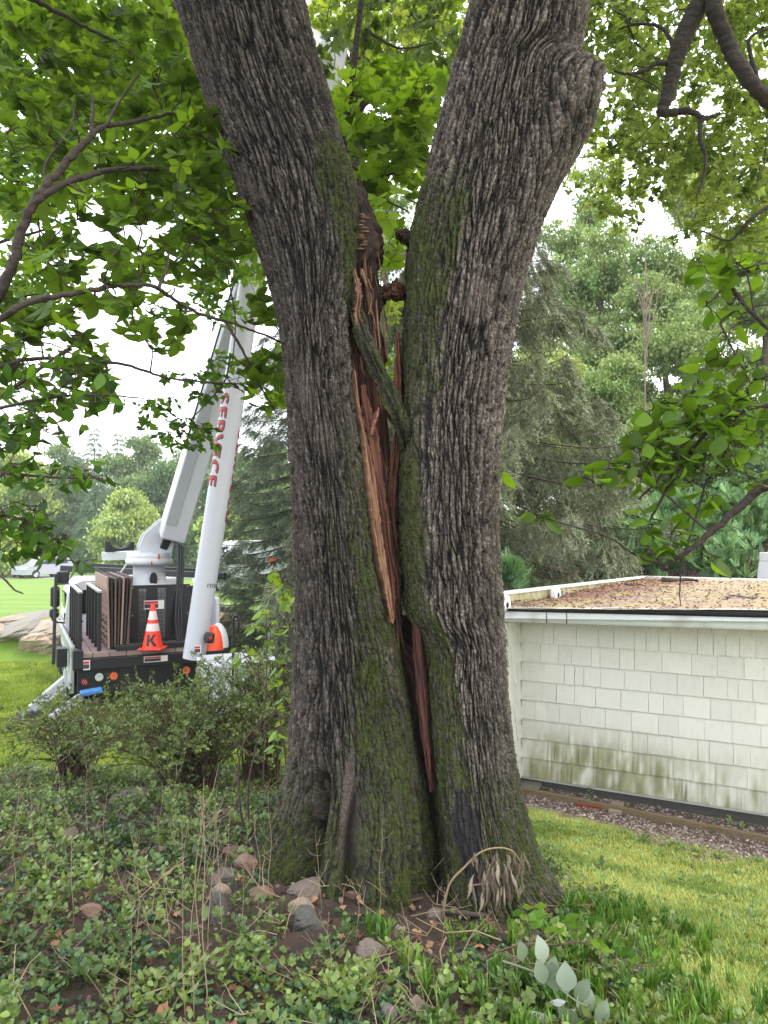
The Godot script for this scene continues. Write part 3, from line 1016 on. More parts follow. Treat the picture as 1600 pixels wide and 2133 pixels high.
	mb.box(Transform3D(Basis(EAST, Vector3.UP, OUT), mid + Vector3.UP * 0.012), Vector3(4.7, 0.05, 0.06), 0.006)
	kid("back_trim", mb.done(), curb, t)
	# white scupper collars on the curb
	for k in [[0.012, 0.16], [0.27, 0.11]]:
		var base := A.lerp(far_l, k[0]) + side_out * -0.055
		var out := PackedVector2Array()
		for i in 13:
			out.push_back(Vector2(cos(PI * i / 12.0) * 0.075, 0.06 + sin(PI * i / 12.0) * 0.075))
		out.push_back(Vector2(-0.085, -0.02))
		out.push_back(Vector2(0.085, -0.02))
		mb = MB.new()
		var ax := (far_l - A).normalized()
		mb.prism(out, base, ax, Vector3.UP, side_out * -0.06)
		var o := kid("scupper", mb.done(), paint("white_plastic", srgb(236, 236, 240), 0.4), t)
		mb = MB.new()
		mb.cap_disc(base + side_out * -0.063 + Vector3.UP * 0.035, side_out * -1.0, 0.032, 12)
		kid("hole", mb.done(), paint("dark_hole", srgb(40, 42, 52), 0.8), o)
	build_roof_things(A, Bp, far_l, far_r)
	build_wall_foot()

func build_roof_things(A: Vector3, Bp: Vector3, FL: Vector3, FR: Vector3) -> void:
	# needles, bark crumbs and leaf bits
	var bit := MB.new()
	bit.quad(Vector3(-1, 0.0, -0.25), Vector3(-0.2, 0.25, 0.3), Vector3(1, 0.05, 0.2), Vector3(0.3, 0.2, -0.4))
	var places := []
	var tints := PackedColorArray()
	for i in 5200:
		var fu := pow(rng.randf(), 1.25)
		var fv := rng.randf()
		if fu > 0.2 and rng.randf() < 0.45: continue
		var q := A.lerp(Bp, fu).lerp(FL.lerp(FR, fu), fv)
		var heap := 0.0
		if fu < 0.16: heap = maxf(0.0, 0.05 * (1.0 - fu / 0.16) * n_soft.get_noise_2d(q.x * 70.0, q.z * 70.0) + 0.02)
		places.append(Transform3D(rand_basis(0.5).scaled(Vector3(1, 1, 1) * rf(0.008, 0.03)), q + Vector3.UP * (0.008 + heap * rng.randf())))
		tints.push_back(srgb(104, 62, 48).lerp(srgb(64, 44, 36), rng.randf()).lerp(srgb(150, 116, 84), rng.randf() * 0.4))
	var o := scatter("roof_litter", bit.done(), vcol("litter", 0.9), places, tints)
	tag(o, "brown needles and leaf crumbs strewn over the flat shed roof", "litter")
	# sticks lying on the roof
	var bk := paint("stick_bark", srgb(74, 62, 56), 0.9)
	var sticks := [
		["thick short grey stick lying near the back edge of the shed roof", [[1380, 1209], [1400, 1210], [1430, 1209], [1452, 1211]], 0.035],
		["crooked thin twig with a raised tip on the shed roof", [[1515, 1249], [1523, 1243], [1545, 1245], [1572, 1249], [1578, 1238]], 0.010],
		["bare branched twig on the needles beside the shed parapet", [[1302, 1218], [1318, 1221], [1330, 1219], [1345, 1222]], 0.012],
	]
	for k in sticks:
		var pts := PackedVector3Array()
		for q in k[1]:
			var d := 6.0
			while d < 14.0:
				var w := at(q[0], q[1], d)
				if w.y < 0.965: break
				d += 0.02
			pts.push_back(at(q[0], q[1], d) + Vector3.UP * 0.012)
		var c := curve_through(pts, 5)
		var mb := MB.new()
		var rd := taper(c.size(), k[2], k[2] * 0.5)
		for i in rd.size(): rd[i] *= 1.0 + 0.3 * n_fine.get_noise_1d(i * 37.0)
		mb.tube(c, rd, 7)
		tag(obj("fallen_stick", mb.done(), bk), k[0], "stick", "sticks on the shed roof")
	# white vent housing behind the back edge
	var base := at(1612, 1207, 11.55)
	var v := thing("vent_housing", "pale tapered vent housing standing behind the shed roof edge", "vent", Vector3(base.x, 0.86, base.z), 0.35)
	var wh := paint("vent_paint", srgb(224, 222, 230), 0.5)
	var mb := MB.new()
	var lower := PackedVector2Array([Vector2(-0.17, 0), Vector2(0.17, 0), Vector2(0.17, 0.09), Vector2(0.13, 0.36), Vector2(-0.13, 0.36), Vector2(-0.17, 0.12)])
	mb.prism(lower, Vector3(0, 0, -0.15), Vector3.RIGHT, Vector3.UP, Vector3(0, 0, 0.3))
	kid("body", mb.done(), wh, v)
	mb = MB.new()
	mb.box(Transform3D(Basis(), Vector3(-0.068, 0.43, 0)), Vector3(0.13, 0.13, 0.29), 0.006)
	mb.box(Transform3D(Basis(), Vector3(0.068, 0.43, 0)), Vector3(0.13, 0.13, 0.29), 0.006)
	kid("cap", mb.done(), wh, v)
	mb = MB.new()
	mb.cyl(Vector3(0.02, 0.5, 0.05), Vector3(0.02, 0.56, 0.05), 0.012, 0.012, 8)
	kid("peg", mb.done(), wh, v)
	mb = MB.new()
	mb.box(Transform3D(Basis(), Vector3(-0.04, 0.07, 0.149)), Vector3(0.085, 0.10, 0.008))
	mb.cap_disc(Vector3(0.0, 0.32, 0.153), Vector3.BACK, 0.016, 10)
	kid("opening", mb.done(), paint("dark_hole", srgb(40, 42, 52), 0.8), v)

func build_wall_foot() -> void:
	# gravel strip between the wall and a half-buried timber
	var stones := [stone_mesh(1), stone_mesh(2), stone_mesh(3, 0.5)]
	var P0 := hit(1070, 1650)
	var P1 := hit(1640, 1766)
	var places := [[], [], []]
	var tints := [PackedColorArray(), PackedColorArray(), PackedColorArray()]
	for i in 12000:
		var s := rf(-0.3, 3.7)
		var o := rf(0.0, 1.55)
		var p := CORNER + EAST * s + OUT * o
		var edge := 0.55 + 0.09 * s
		if o > edge + 0.05:
			var spill := sstep(0.9, 1.8, s) * (1.0 - (o - edge) / 0.75) + 0.4 * n_soft.get_noise_2d(p.x * 120.0, p.z * 120.0)
			if rng.randf() > spill * 0.95: continue
		var r := rf(0.005, 0.016) * (1.6 if rng.randf() < 0.05 else 1.0)
		var k := i % 3
		places[k].append(Transform3D(rand_basis(1.2).scaled(Vector3.ONE * r), on_land(p.x, -p.z, r * 0.3)))
		tints[k].push_back(srgb(128, 116, 108).lerp(srgb(190, 180, 170), pow(rng.randf(), 2.0)).lerp(srgb(92, 66, 58), rng.randf() * 0.7))
	for k in 3:
		var o := scatter("gravel", stones[k], vcol("gravel", 0.9), places[k], tints[k])
		tag(o, "grey and brown gravel along the foot of the shed wall", "gravel")
	var bed := MB.new()
	var q := PackedVector3Array()
	for i in 41:
		for j in 9:
			var s := -0.3 + i * 0.1
			var o := j / 8.0 * (0.55 + 0.09 * s)
			var p := CORNER + EAST * s + OUT * o
			q.push_back(on_land(p.x, -p.z, 0.006))
	bed.grid(q, PackedColorArray(), 41, 9, false, false)
	struct("gravel_bed", bed.done(), bumpy(paint("gravel_bed", srgb(84, 66, 58), 0.95), noise_tex(41, 0.06, 4, 256), 2.0, 3.0))
	var tm := MB.new()
	var pts := PackedVector3Array()
	for i in 30:
		var p := P0.lerp(P1, i / 29.0)
		p.y += 0.03 + 0.006 * n_soft.get_noise_1d(i * 20.0)
		for k in [[-0.022, -0.06], [-0.022, 0.03], [-0.016, 0.036], [0.016, 0.036], [0.022, 0.03], [0.022, -0.06]]:
			pts.push_back(p + OUT * -k[0] + Vector3.UP * (k[1] + 0.003 * n_fine.get_noise_2d(i * 30.0, k[0] * 900.0)))
	tm.grid(pts, PackedColorArray(), 30, 6, false, true)
	var wood := paint("old_timber", srgb(112, 96, 72), 0.9)
	bumpy(wood, noise_tex(43, 0.03, 4, 256), 0.8, 3.0)
	tag(obj("edging_timber", tm.done(), wood), "long weathered timber edging the gravel strip by the shed", "timber")
	for k in [["flat red brick paver in the gravel by the shed", [1230, 1681], Vector3(0.24, 0.05, 0.14), srgb(122, 56, 40), 0.25], ["narrow grey paving slab beside the red brick in the gravel", [1284, 1687], Vector3(0.12, 0.05, 0.30), srgb(138, 122, 110), 0.3], ["mossy square slab in the shed corner behind the oak", [1102, 1645], Vector3(0.2, 0.05, 0.34), srgb(122, 124, 108), 0.3]]:
		var mb := MB.new()
		mb.box(Transform3D(), k[2], 0.006)
		var m := paint("paver" + str(k[2].x), k[3], 0.9)
		bumpy(m, noise_tex(45, 0.05, 4, 256), 0.5, 5.0)
		var o := obj("paver", mb.done(), m)
		var h := hit(k[1][0], k[1][1])
		o.position = h + Vector3.UP * 0.012
		o.basis = Basis(EAST, Vector3.UP, OUT) * Basis(Vector3.UP, k[4] * 0.3)
		tag(o, k[0], "paver")

# ---------------------------------------------------------------- bucket truck
func text_mesh(txt: String, size: float, depth: float, bold := true) -> TextMesh:
	var tm := TextMesh.new()
	var f := SystemFont.new()
	f.font_names = PackedStringArray(["Droid Sans"])
	f.font_weight = 700 if bold else 400
	tm.font = f
	tm.text = txt
	tm.font_size = 64
	tm.pixel_size = size / 64.0
	tm.depth = depth
	tm.curve_step = 2.0
	return tm

# lettering bent round a pole: reading runs along the pole, ang0 is where the middle of the letters lies
func wrap_text(txt: String, size: float, xf: Transform3D, r: float, ang0: float, along0: float, stretch := 1.0, flip := 1.0) -> ArrayMesh:
	var src := text_mesh(txt, size, 0.0).get_mesh_arrays()
	var v: PackedVector3Array = src[Mesh.ARRAY_VERTEX]
	var ix: PackedInt32Array = src[Mesh.ARRAY_INDEX]
	var mb := MB.new()
	var todo := []
	for i in range(0, ix.size(), 3):
		todo.append([v[ix[i]], v[ix[i + 1]], v[ix[i + 2]], 0])
	while todo.size() > 0:
		var t: Array = todo.pop_back()
		var a: Vector3 = t[0]
		var b: Vector3 = t[1]
		var c: Vector3 = t[2]
		var span := maxf(a.y, maxf(b.y, c.y)) - minf(a.y, minf(b.y, c.y))
		if span > r * 0.22 and t[3] < 7:
			# halve the longest edge across the bend
			var e := [absf(a.y - b.y), absf(b.y - c.y), absf(c.y - a.y)]
			if e[0] >= e[1] and e[0] >= e[2]:
				var m := (a + b) * 0.5
				todo.append([a, m, c, t[3] + 1]); todo.append([m, b, c, t[3] + 1])
			elif e[1] >= e[2]:
				var m := (b + c) * 0.5
				todo.append([a, b, m, t[3] + 1]); todo.append([a, m, c, t[3] + 1])
			else:
				var m := (c + a) * 0.5
				todo.append([a, b, m, t[3] + 1]); todo.append([m, b, c, t[3] + 1])
			continue
		var q := []
		for p in [a, b, c]:
			var an: float = ang0 + flip * p.y / r
			q.append(xf * Vector3(sin(an) * r, along0 - flip * p.x * stretch, cos(an) * r))
		if (q[1] - q[0]).cross(q[2] - q[0]).dot(q[0] - xf * Vector3(0, along0 - flip * a.x * stretch, 0)) < 0.0:
			mb.tri(q[0], q[2], q[1])
		else:
			mb.tri(q[0], q[1], q[2])
	return mb.done()

func bx(mb: MB, x0: float, x1: float, y0: float, y1: float, z0: float, z1: float, bev := 0.008) -> void:
	mb.box(Transform3D(Basis(), Vector3((x0 + x1) * 0.5, (y0 + y1) * 0.5, (z0 + z1) * 0.5)), Vector3(absf(x1 - x0), absf(y1 - y0), absf(z1 - z0)), bev)

func rod(mb: MB, a: Vector3, b: Vector3, wide: float, high: float, bev := 0.01) -> void:      # square beam between two points
	var y := (b - a).normalized()
	var x := y.cross(Vector3.BACK)
	if x.length() < 0.1: x = y.cross(Vector3.UP)
	x = x.normalized()
	mb.box(Transform3D(Basis(x, y, x.cross(y)), (a + b) * 0.5), Vector3(wide, (b - a).length(), high), bev)

func wheel(parent: Node, where: Vector3, r: float, w: float, hub: Color, turned := 0.0) -> void:
	var o := Node3D.new()
	var key := str(parent.get_instance_id()) + "wheel"
	var i: int = kid_count.get(key, -1) + 1
	kid_count[key] = i
	o.name = "wheel" if i == 0 else "wheel_%03d" % i
	parent.add_child(o)
	o.position = where
	o.rotation.y = turned
	var mb := MB.new()
	var p := PackedVector3Array()
	var prof_ := [[0.62, -0.48], [0.86, -0.5], [0.97, -0.42], [1.0, -0.3], [1.0, 0.3], [0.97, 0.42], [0.86, 0.5], [0.62, 0.48]]
	for k in prof_:
		for s in 28:
			var a := TAU * s / 28.0
			p.push_back(Vector3(k[1] * w, cos(a) * r * k[0], sin(a) * r * k[0]))
	mb.grid(p, PackedColorArray(), prof_.size(), 28, true, false)
	kid("tyre", mb.done(), paint("tyre", srgb(34, 34, 36), 0.85), o)
	mb = MB.new()
	mb.cyl(Vector3(-w * 0.4, 0, 0), Vector3(w * 0.4, 0, 0), r * 0.64, r * 0.64, 20)
	for k in 5:
		var a := TAU * k / 5.0
		for sd in [-1.0, 1.0]:
			mb.box(Transform3D(Basis(Vector3.RIGHT, a), Vector3(sd * w * 0.42, cos(a) * r * 0.34, -sin(a) * r * -0.34)), Vector3(0.02, r * 0.5, r * 0.13), 0.004)
	kid("rim", mb.done(), paint("rim" + str(hub), hub, 0.35, 0.4), o)

func build_truck() -> void:
	var turn := 0.4534
	var org := Vector3(-3.82, 0, -12.53)
	org.y = land(org.x, 12.5) + 0.0
	var t := thing("bucket_truck", "white tree-service bucket truck with black deck and raised folded boom", "truck", org, turn)
	var T := Transform3D(Basis(Vector3.UP, turn), org)
	var inv := T.affine_inverse()
	var L := func(u: float, v: float, d: float) -> Vector3: return inv * at(u, v, d)
	var white := paint("truck_white", srgb(196, 197, 203), 0.32)
	white.clearcoat_enabled = true
	white.clearcoat = 0.4
	var grey := paint("boom_grey", srgb(168, 170, 176), 0.4)
	var black := paint("truck_black", srgb(26, 26, 30), 0.45)
	var alu := paint("aluminium", srgb(168, 172, 168), 0.4, 0.5)
	var glass := paint("dark_glass", srgb(24, 32, 28), 0.08)
	# deck
	var mb := MB.new()
	for i in 9:
		mb = MB.new()
		bx(mb, -1.16 + i * 0.258, -1.16 + i * 0.258 + 0.25, 1.06, 1.14 + 0.004 * (i % 3), -4.4, 0.0, 0.008)
		var m := paint("deck_plank%d" % (i % 3), srgb(150 - 8 * (i % 3), 126 - 6 * (i % 3), 120 - 4 * (i % 3)), 0.8)
		bumpy(m, noise_tex(51, 0.05, 4, 256), 0.6, 2.0)
		kid("plank", mb.done(), m, t)
	mb = MB.new()
	bx(mb, -1.2, 1.2, 0.88, 1.055, -0.02, 0.06)
	bx(mb, -0.55, 1.2, 1.145, 1.23, -0.16, 0.02)
	bx(mb, -1.2, -1.05, 0.9, 1.2, -0.10, 0.075)
	bx(mb, -1.12, 1.12, 0.45, 0.875, -0.20, -0.08)
	bx(mb, -0.5, -0.36, 0.35, 1.05, -4.2, -0.2)
	bx(mb, 0.36, 0.5, 0.35, 1.05, -4.2, -0.2)
	kid("bumper", mb.done(), black, t)
	mb = MB.new()
	bx(mb, -1.22, -1.165, 1.06, 1.24, -4.2, -0.11)
	bx(mb, 1.165, 1.22, 1.06, 1.24, -4.2, -0.11)
	kid("side_rail", mb.done(), alu, t)
	mb = MB.new()
	bx(mb, -1.21, -1.15, 0.45, 1.05, -2.6, -0.35)
	bx(mb, 1.15, 1.21, 0.3, 1.9, -1.6, -0.35)
	kid("side_skirt", mb.done(), white, t)
	# rear lamps
	var lamps := [[-1.02, 0.80, 0.055, srgb(150, 20, 24), "red"], [-0.80, 0.86, 0.068, srgb(214, 214, 210), "clear"], [-0.58, 0.86, 0.07, srgb(236, 96, 26), "amber"], [0.58, 0.86, 0.07, srgb(236, 96, 26), "amber"], [0.80, 0.86, 0.068, srgb(214, 214, 210), "clear"], [1.02, 0.80, 0.055, srgb(150, 20, 24), "red"]]
	for k in lamps:
		mb = MB.new()
		mb.cyl(Vector3(k[0], k[1] - 0.12, -0.08), Vector3(k[0], k[1] - 0.12, -0.05), k[2], k[2] * 0.92, 18)
		var o := kid("tail_lamp", mb.done(), paint("lamp_" + str(k[4]), k[3], 0.25), t)
		mb = MB.new()
		for ring in [[0.0, 1], [0.55, 6]]:
			for s in int(ring[1]):
				var a := TAU * s / float(ring[1])
				var c := Vector3(k[0] + cos(a) * ring[0] * k[2], k[1] - 0.12 + sin(a) * ring[0] * k[2], -0.052)
				mb.cyl(c, c + Vector3(0, 0, 0.008), k[2] * 0.2, k[2] * 0.14, 8)
		kid("lens_bead", mb.done(), paint("bead_" + str(k[4]), (k[3] as Color).lerp(Color.WHITE, 0.25), 0.2), o)
		mb = MB.new()
		mb.tube(_ring(Vector3(k[0], k[1] - 0.12, -0.06), k[2] * 1.1, 20), taper(21, 0.012, 0.012), 6)
		kid("bezel", mb.done(), black, o)
	# warning plates
	_plate(t, Vector3(-1.0, 0.965, 0.078), 0.10, 0.15, 0.0)
	_plate(t, Vector3(0.06, 0.985, 0.063), 0.38, 0.095, 1.0)
	# two stake gates standing lengthwise
	for g in 2:
		var x: float = [-1.09, -0.80][g]
		var gate := Node3D.new()
		gate.name = "stake_gate" if g == 0 else "stake_gate_001"
		t.add_child(gate)
		for i in 5:
			mb = MB.new()
			var z := -0.12 - i * 0.52
			bx(mb, x - 0.03, x + 0.03, 1.13, 2.08, z - 0.03, z + 0.03, 0.006)
			kid("stake", mb.done(), black, gate)
		mb = MB.new()
		bx(mb, x - 0.034, x + 0.034, 2.082, 2.12, -2.26, -0.06, 0.006)
		kid("top_rail", mb.done(), alu, gate)
		for y in [1.32, 1.62]:
			mb = MB.new()
			bx(mb, x + 0.032, x + 0.05, y, y + 0.03, -2.2, -0.1, 0.003)
			kid("cross_rail", mb.done(), black, gate)
	# ground mats stacked on edge
	for i in 7:
		var x := -0.66 + i * 0.055
		mb = MB.new()
		var lean := Basis(Vector3.BACK, -0.015 * (i - 2))
		mb.box(Transform3D(lean, Vector3(x, 1.14 + 0.6, -1.15)), Vector3(0.03, 1.18 - 0.02 * (i % 3), 2.0), 0.006)
		var m := paint("mat%d" % (i % 4), [srgb(150, 124, 110), srgb(48, 40, 38), srgb(96, 80, 72), srgb(66, 54, 50)][i % 4], 0.85)
		var o := kid("ground_mat", mb.done(), m, t)
		if i == 0:
			mb = MB.new()
			for a in 9:
				for b in 10:
					mb.box(Transform3D(Basis(Vector3.RIGHT, 0.8 if (a + b) % 2 else -0.8), Vector3(x - 0.016, 1.22 + b * 0.115, -2.06 + a * 0.226)), Vector3(0.012, 0.035, 0.09), 0.003)
			kid("tread", mb.done(), paint("mat_tread", srgb(104, 80, 70), 0.85), o)
	# perforated black headboard
	_perforated(t, -0.24, 0.78, 1.15, 2.14, -0.80, [[-0.10, 0.03], [0.22, 0.36], [0.52, 0.66]], black)
	mb = MB.new()
	for q in [[-0.2, 2.1], [0.74, 2.1], [-0.2, 1.62], [0.74, 1.62]]:
		mb.cyl(Vector3(q[0], q[1], -0.78), Vector3(q[0], q[1], -0.765), 0.012, 0.01, 8)
	kid("bolt", mb.done(), alu, t)
	_plate(t, Vector3(0.15, 1.80, -0.72), 0.34, 0.15, 1.0)
	mb = MB.new()
	bx(mb, 0.80, 1.16, 1.15, 2.1, -0.95, -0.9)
	for y in [1.3, 1.62, 1.9]:
		bx(mb, 0.76, 1.16, y, y + 0.025, -0.88, -0.86, 0.004)
	kid("tool_rack", mb.done(), black, t)
	# cab
	var out := PackedVector2Array([Vector2(-1.14, 0.75), Vector2(1.14, 0.75), Vector2(1.15, 1.4), Vector2(1.10, 1.88), Vector2(1.02, 2.05), Vector2(0.85, 2.13), Vector2(-0.85, 2.13), Vector2(-1.02, 2.05), Vector2(-1.10, 1.88), Vector2(-1.15, 1.4)])
	mb = MB.new()
	mb.prism(out, Vector3(0, 0, -4.5), Vector3.RIGHT, Vector3.UP, Vector3(0, 0, 1.7))
	mb.prism(PackedVector2Array([Vector2(-1.1, 0.7), Vector2(1.1, 0.7), Vector2(1.05, 1.45), Vector2(-1.05, 1.45)]), Vector3(0, 0, -5.6), Vector3.RIGHT, Vector3.UP, Vector3(0, 0, 1.08))
	var cab := kid("cab", mb.done(), white, t)
	mb = MB.new()
	for sx in [-1.0, 1.0]:
		mb.box(Transform3D(Basis(Vector3.BACK, sx * -0.05), Vector3(sx * 1.125, 1.66, -3.75)), Vector3(0.03, 0.42, 0.9), 0.01)
	mb.box(Transform3D(Basis(), Vector3(-0.78, 1.72, -2.79)), Vector3(0.34, 0.46, 0.02), 0.008)
	mb.box(Transform3D(Basis(), Vector3(0.1, 1.74, -2.79)), Vector3(0.9, 0.44, 0.02), 0.008)
	mb.box(Transform3D(Basis(Vector3.RIGHT, 0.3), Vector3(0, 1.72, -4.52)), Vector3(1.9, 0.56, 0.03), 0.008)
	kid("window", mb.done(), glass, cab)
	mb = MB.new()
	for y in [1.12, 1.32]:
		bx(mb, -1.158, -1.14, y, y + 0.018, -4.3, -2.82, 0.002)
	bx(mb, -1.165, -1.14, 1.36, 1.5, -3.12, -2.98, 0.01)
	mb.box(Transform3D(Basis(Vector3.BACK, 0.8), Vector3(-0.93, 1.98, -2.79)), Vector3(0.05, 0.24, 0.02), 0.004)
	kid("door_trim", mb.done(), black, cab)
	# mirrors and marker pole on the left
	var mir := Node3D.new()
	mir.name = "mirror"
	t.add_child(mir)
	var c := L.call(115, 1243, 14.6)
	mb = MB.new()
	mb.box(Transform3D(Basis(Vector3.UP, 0.25), c), Vector3(0.17, 0.40, 0.10), 0.035)
	mb.box(Transform3D(Basis(Vector3.UP, 0.25), L.call(113, 1277, 14.6)), Vector3(0.17, 0.17, 0.10), 0.03)
	kid("mirror_shell", mb.done(), black, mir)
	mb = MB.new()
	mb.box(Transform3D(Basis(Vector3.UP, 0.25), c + Vector3(0.01, -0.02, 0.05)), Vector3(0.13, 0.33, 0.012), 0.004)
	mb.box(Transform3D(Basis(Vector3.UP, 0.25), L.call(113, 1280, 14.6) + Vector3(0.01, -0.01, 0.05)), Vector3(0.13, 0.1, 0.012), 0.004)
	kid("mirror_glass", mb.done(), paint("mirror_glass", srgb(120, 128, 124), 0.05, 1.0), mir)
	mb = MB.new()
	var arm := curve_through(PackedVector3Array([L.call(116, 1222, 14.6), L.call(118, 1217, 14.6), L.call(140, 1216, 14.8), L.call(168, 1216, 15.1)]), 5)
	mb.tube(arm, taper(arm.size(), 0.018, 0.018), 8)
	arm = curve_through(PackedVector3Array([L.call(108, 1286, 14.6), L.call(112, 1294, 14.6), L.call(130, 1297, 14.8), L.call(150, 1298, 15.0)]), 5)
	mb.tube(arm, taper(arm.size(), 0.018, 0.018), 8)
	kid("mirror_arm", mb.done(), black, mir)
	mb = MB.new()
	rod(mb, L.call(117, 1196, 13.0), L.call(111, 1384, 12.6), 0.055, 0.055)
	mb.box(Transform3D(Basis(), L.call(131, 1202, 13.2)), Vector3(0.2, 0.2, 0.16), 0.02)
	bx(mb, -1.40, -1.24, 0.85, 1.15, -0.9, -0.6, 0.01)
	kid("marker_pole", mb.done(), black, t)
	# wheels and outriggers
	wheel(t, Vector3(-0.98, 0.46, -1.75), 0.46, 0.5, srgb(190, 190, 192))
	wheel(t, Vector3(0.98, 0.46, -1.75), 0.46, 0.5, srgb(190, 190, 192))
	wheel(t, Vector3(-1.02, 0.46, -4.7), 0.46, 0.28, srgb(190, 190, 192))
	wheel(t, Vector3(1.02, 0.46, -4.7), 0.46, 0.28, srgb(190, 190, 192))
	mb = MB.new()
	rod(mb, L.call(140, 1415, 11.9), L.call(66, 1478, 11.6), 0.15, 0.16)
	rod(mb, L.call(168, 1452, 11.8), L.call(108, 1496, 11.4), 0.12, 0.12)
	rod(mb, L.call(136, 1395, 12.0), L.call(133, 1470, 11.8), 0.05, 0.10)
	kid("outrigger", mb.done(), grey, t)
	mb = MB.new()
	var fp: Vector3 = L.call(62, 1484, 11.6)
	mb.cyl(fp - Vector3(0, 0.05, 0), fp + Vector3(0, 0.02, 0), 0.2, 0.17, 16)
	kid("outrigger_foot", mb.done(), black, t)
	mb = MB.new()
	mb.box(Transform3D(Basis(Vector3.BACK, 0.1), L.call(190, 1441, 11.7)), Vector3(0.32, 0.07, 0.2), 0.015)
	kid("blue_pad", mb.done(), paint("blue_pad", srgb(52, 120, 196), 0.5), t)
	# turret: flared pedestal, ring, yoke
	var px := 0.22
	var pz := -1.75
	mb = MB.new()
	var p := PackedVector3Array()
	for k in [[1.1, 0.55], [2.05, 0.46], [2.12, 0.40], [2.2, 0.34], [2.32, 0.29], [2.5, 0.28], [2.51, 0.40], [2.56, 0.42], [2.62, 0.42], [2.63, 0.39], [2.67, 0.40], [2.74, 0.40], [2.75, 0.02]]:
		for s in 32:
			var a := -TAU * s / 32.0
			p.push_back(Vector3(px + cos(a) * k[1], k[0] - 0.06, pz + sin(a) * k[1]))
	mb.grid(p, PackedColorArray(), 13, 32, true, false)
	var tur := kid("turret", mb.done(), white, t)
	mb = MB.new()
	var ov := PackedVector2Array()
	for i in 20: ov.push_back(Vector2(cos(TAU * i / 20.0) * 0.07, sin(TAU * i / 20.0) * 0.13))
	mb.prism(ov, Vector3(px + 0.03, 2.2, pz + 0.33), Vector3.RIGHT, Vector3.UP, Vector3(0, 0, 0.02))
	kid("access_hole", mb.done(), paint("dark_hole", srgb(40, 42, 52), 0.8), tur)
	mb = MB.new()
	bx(mb, px + 0.10, px + 0.125, 2.57, 2.66, pz + 0.38, pz + 0.41, 0.002)
	bx(mb, px - 0.03, px - 0.005, 2.46, 2.53, pz + 0.395, pz + 0.42, 0.002)
	kid("red_mark", mb.done(), paint("red_mark", srgb(170, 36, 40), 0.5), tur)
	# yoke plates rising to the boom pin
	var foot: Vector3 = L.call(312, 1168, 14.3)
	mb = MB.new()
	var yoke := PackedVector2Array()
	for q in [[284, 1170], [348, 1170], [366, 1118], [372, 1082], [362, 1076], [338, 1078], [296, 1112], [284, 1136]]:
		var w: Vector3 = L.call(q[0], q[1], 14.3)
		yoke.push_back(Vector2(w.x, w.y))
	mb.prism(yoke, Vector3(0, 0, foot.z + 0.24), Vector3.RIGHT, Vector3.UP, Vector3(0, 0, 0.045))
	mb.prism(yoke, Vector3(0.03, 0, foot.z - 0.28), Vector3.RIGHT, Vector3.UP, Vector3(0, 0, 0.045))
	kid("yoke", mb.done(), white, t)
	mb = MB.new()
	rod(mb, L.call(340, 1140, 14.2), L.call(362, 1092, 14.1), 0.14, 0.2)
	var pin: Vector3 = L.call(352, 1084, 14.3)
	mb.cyl(Vector3(pin.x, pin.y, foot.z - 0.3), Vector3(pin.x, pin.y, foot.z + 0.33), 0.06, 0.06, 14)
	kid("lift_cylinder", mb.done(), black, t)
	# lower boom: a box beam with a lighter cover plate
	var b0: Vector3 = L.call(357, 1120, 14.1)
	var b1: Vector3 = L.call(668, 85, 12.9)
	mb = MB.new()
	rod(mb, b0, b1, 0.46, 0.5, 0.03)
	var boom := kid("lower_boom", mb.done(), white, t)
	mb = MB.new()
	var dir := (b1 - b0).normalized()
	var bxx := dir.cross(Vector3.BACK).normalized()
	var bzz := bxx.cross(dir)
	rod(mb, b0 + bzz * 0.255 - bxx * 0.12 + dir * 0.3, b0.lerp(b1, 0.62) + bzz * 0.255 - bxx * 0.12, 0.19, 0.03, 0.004)
	kid("cover_plate", mb.done(), grey, boom)
	mb = MB.new()
	for k in [0.2, 0.45, 0.7]:
		var o: Vector3 = b0.lerp(b1, k)
		mb.tube(PackedVector3Array([o - bxx * 0.25 + bzz * 0.1, o - bxx * 0.25 + bzz * 0.1 + dir * 2.2]), PackedFloat32Array([0.018, 0.018]), 6)
	kid("hose", mb.done(), black, boom)
	# elbow housing with its lugs
	mb = MB.new()
	var e0: Vector3 = L.call(652, 92, 12.6)
	var e1: Vector3 = L.call(676, 172, 12.4)
	rod(mb, L.call(690, 105, 12.5), L.call(655, 300, 12.3), 0.44, 0.46, 0.03)
	rod(mb, L.call(590, 130, 12.5), L.call(680, 140, 12.5), 0.4, 0.42, 0.03)
	rod(mb, L.call(612, 66, 12.9), L.call(664, 100, 12.6), 0.34, 0.4, 0.03)
	kid("elbow_housing", mb.done(), grey, t)
	mb = MB.new()
	for q in [[641, 74, 0.17], [656, 100, 0.12], [664, 118, 0.10]]:
		var w: Vector3 = L.call(q[0], q[1], 12.35)
		mb.cyl(w - Vector3(0.02, 0, 0.12), w + Vector3(0.02, 0, 0.12), q[2], q[2], 18)
	rod(mb, L.call(654, 108, 12.3), L.call(638, 160, 12.3), 0.09, 0.12, 0.03)
	rod(mb, L.call(660, 66, 12.4), L.call(652, 100, 12.4), 0.05, 0.08, 0.02)
	kid("lug", mb.done(), white, t)
	# upper boom: fibreglass pole folded down in front
	var u0: Vector3 = L.call(404, 1372, 11.75)
	var u1: Vector3 = L.call(588, 150, 12.2)
	mb = MB.new()
	mb.cyl(u0, u1, 0.172, 0.185, 40)
	var pole_m := paint("fibreglass", srgb(186, 186, 194), 0.38)
	bumpy(pole_m, noise_tex(53, 0.09, 3, 256), 0.15, 3.0)
	var pole := kid("upper_boom", mb.done(), pole_m, t)
	var ud := (u1 - u0).normalized()
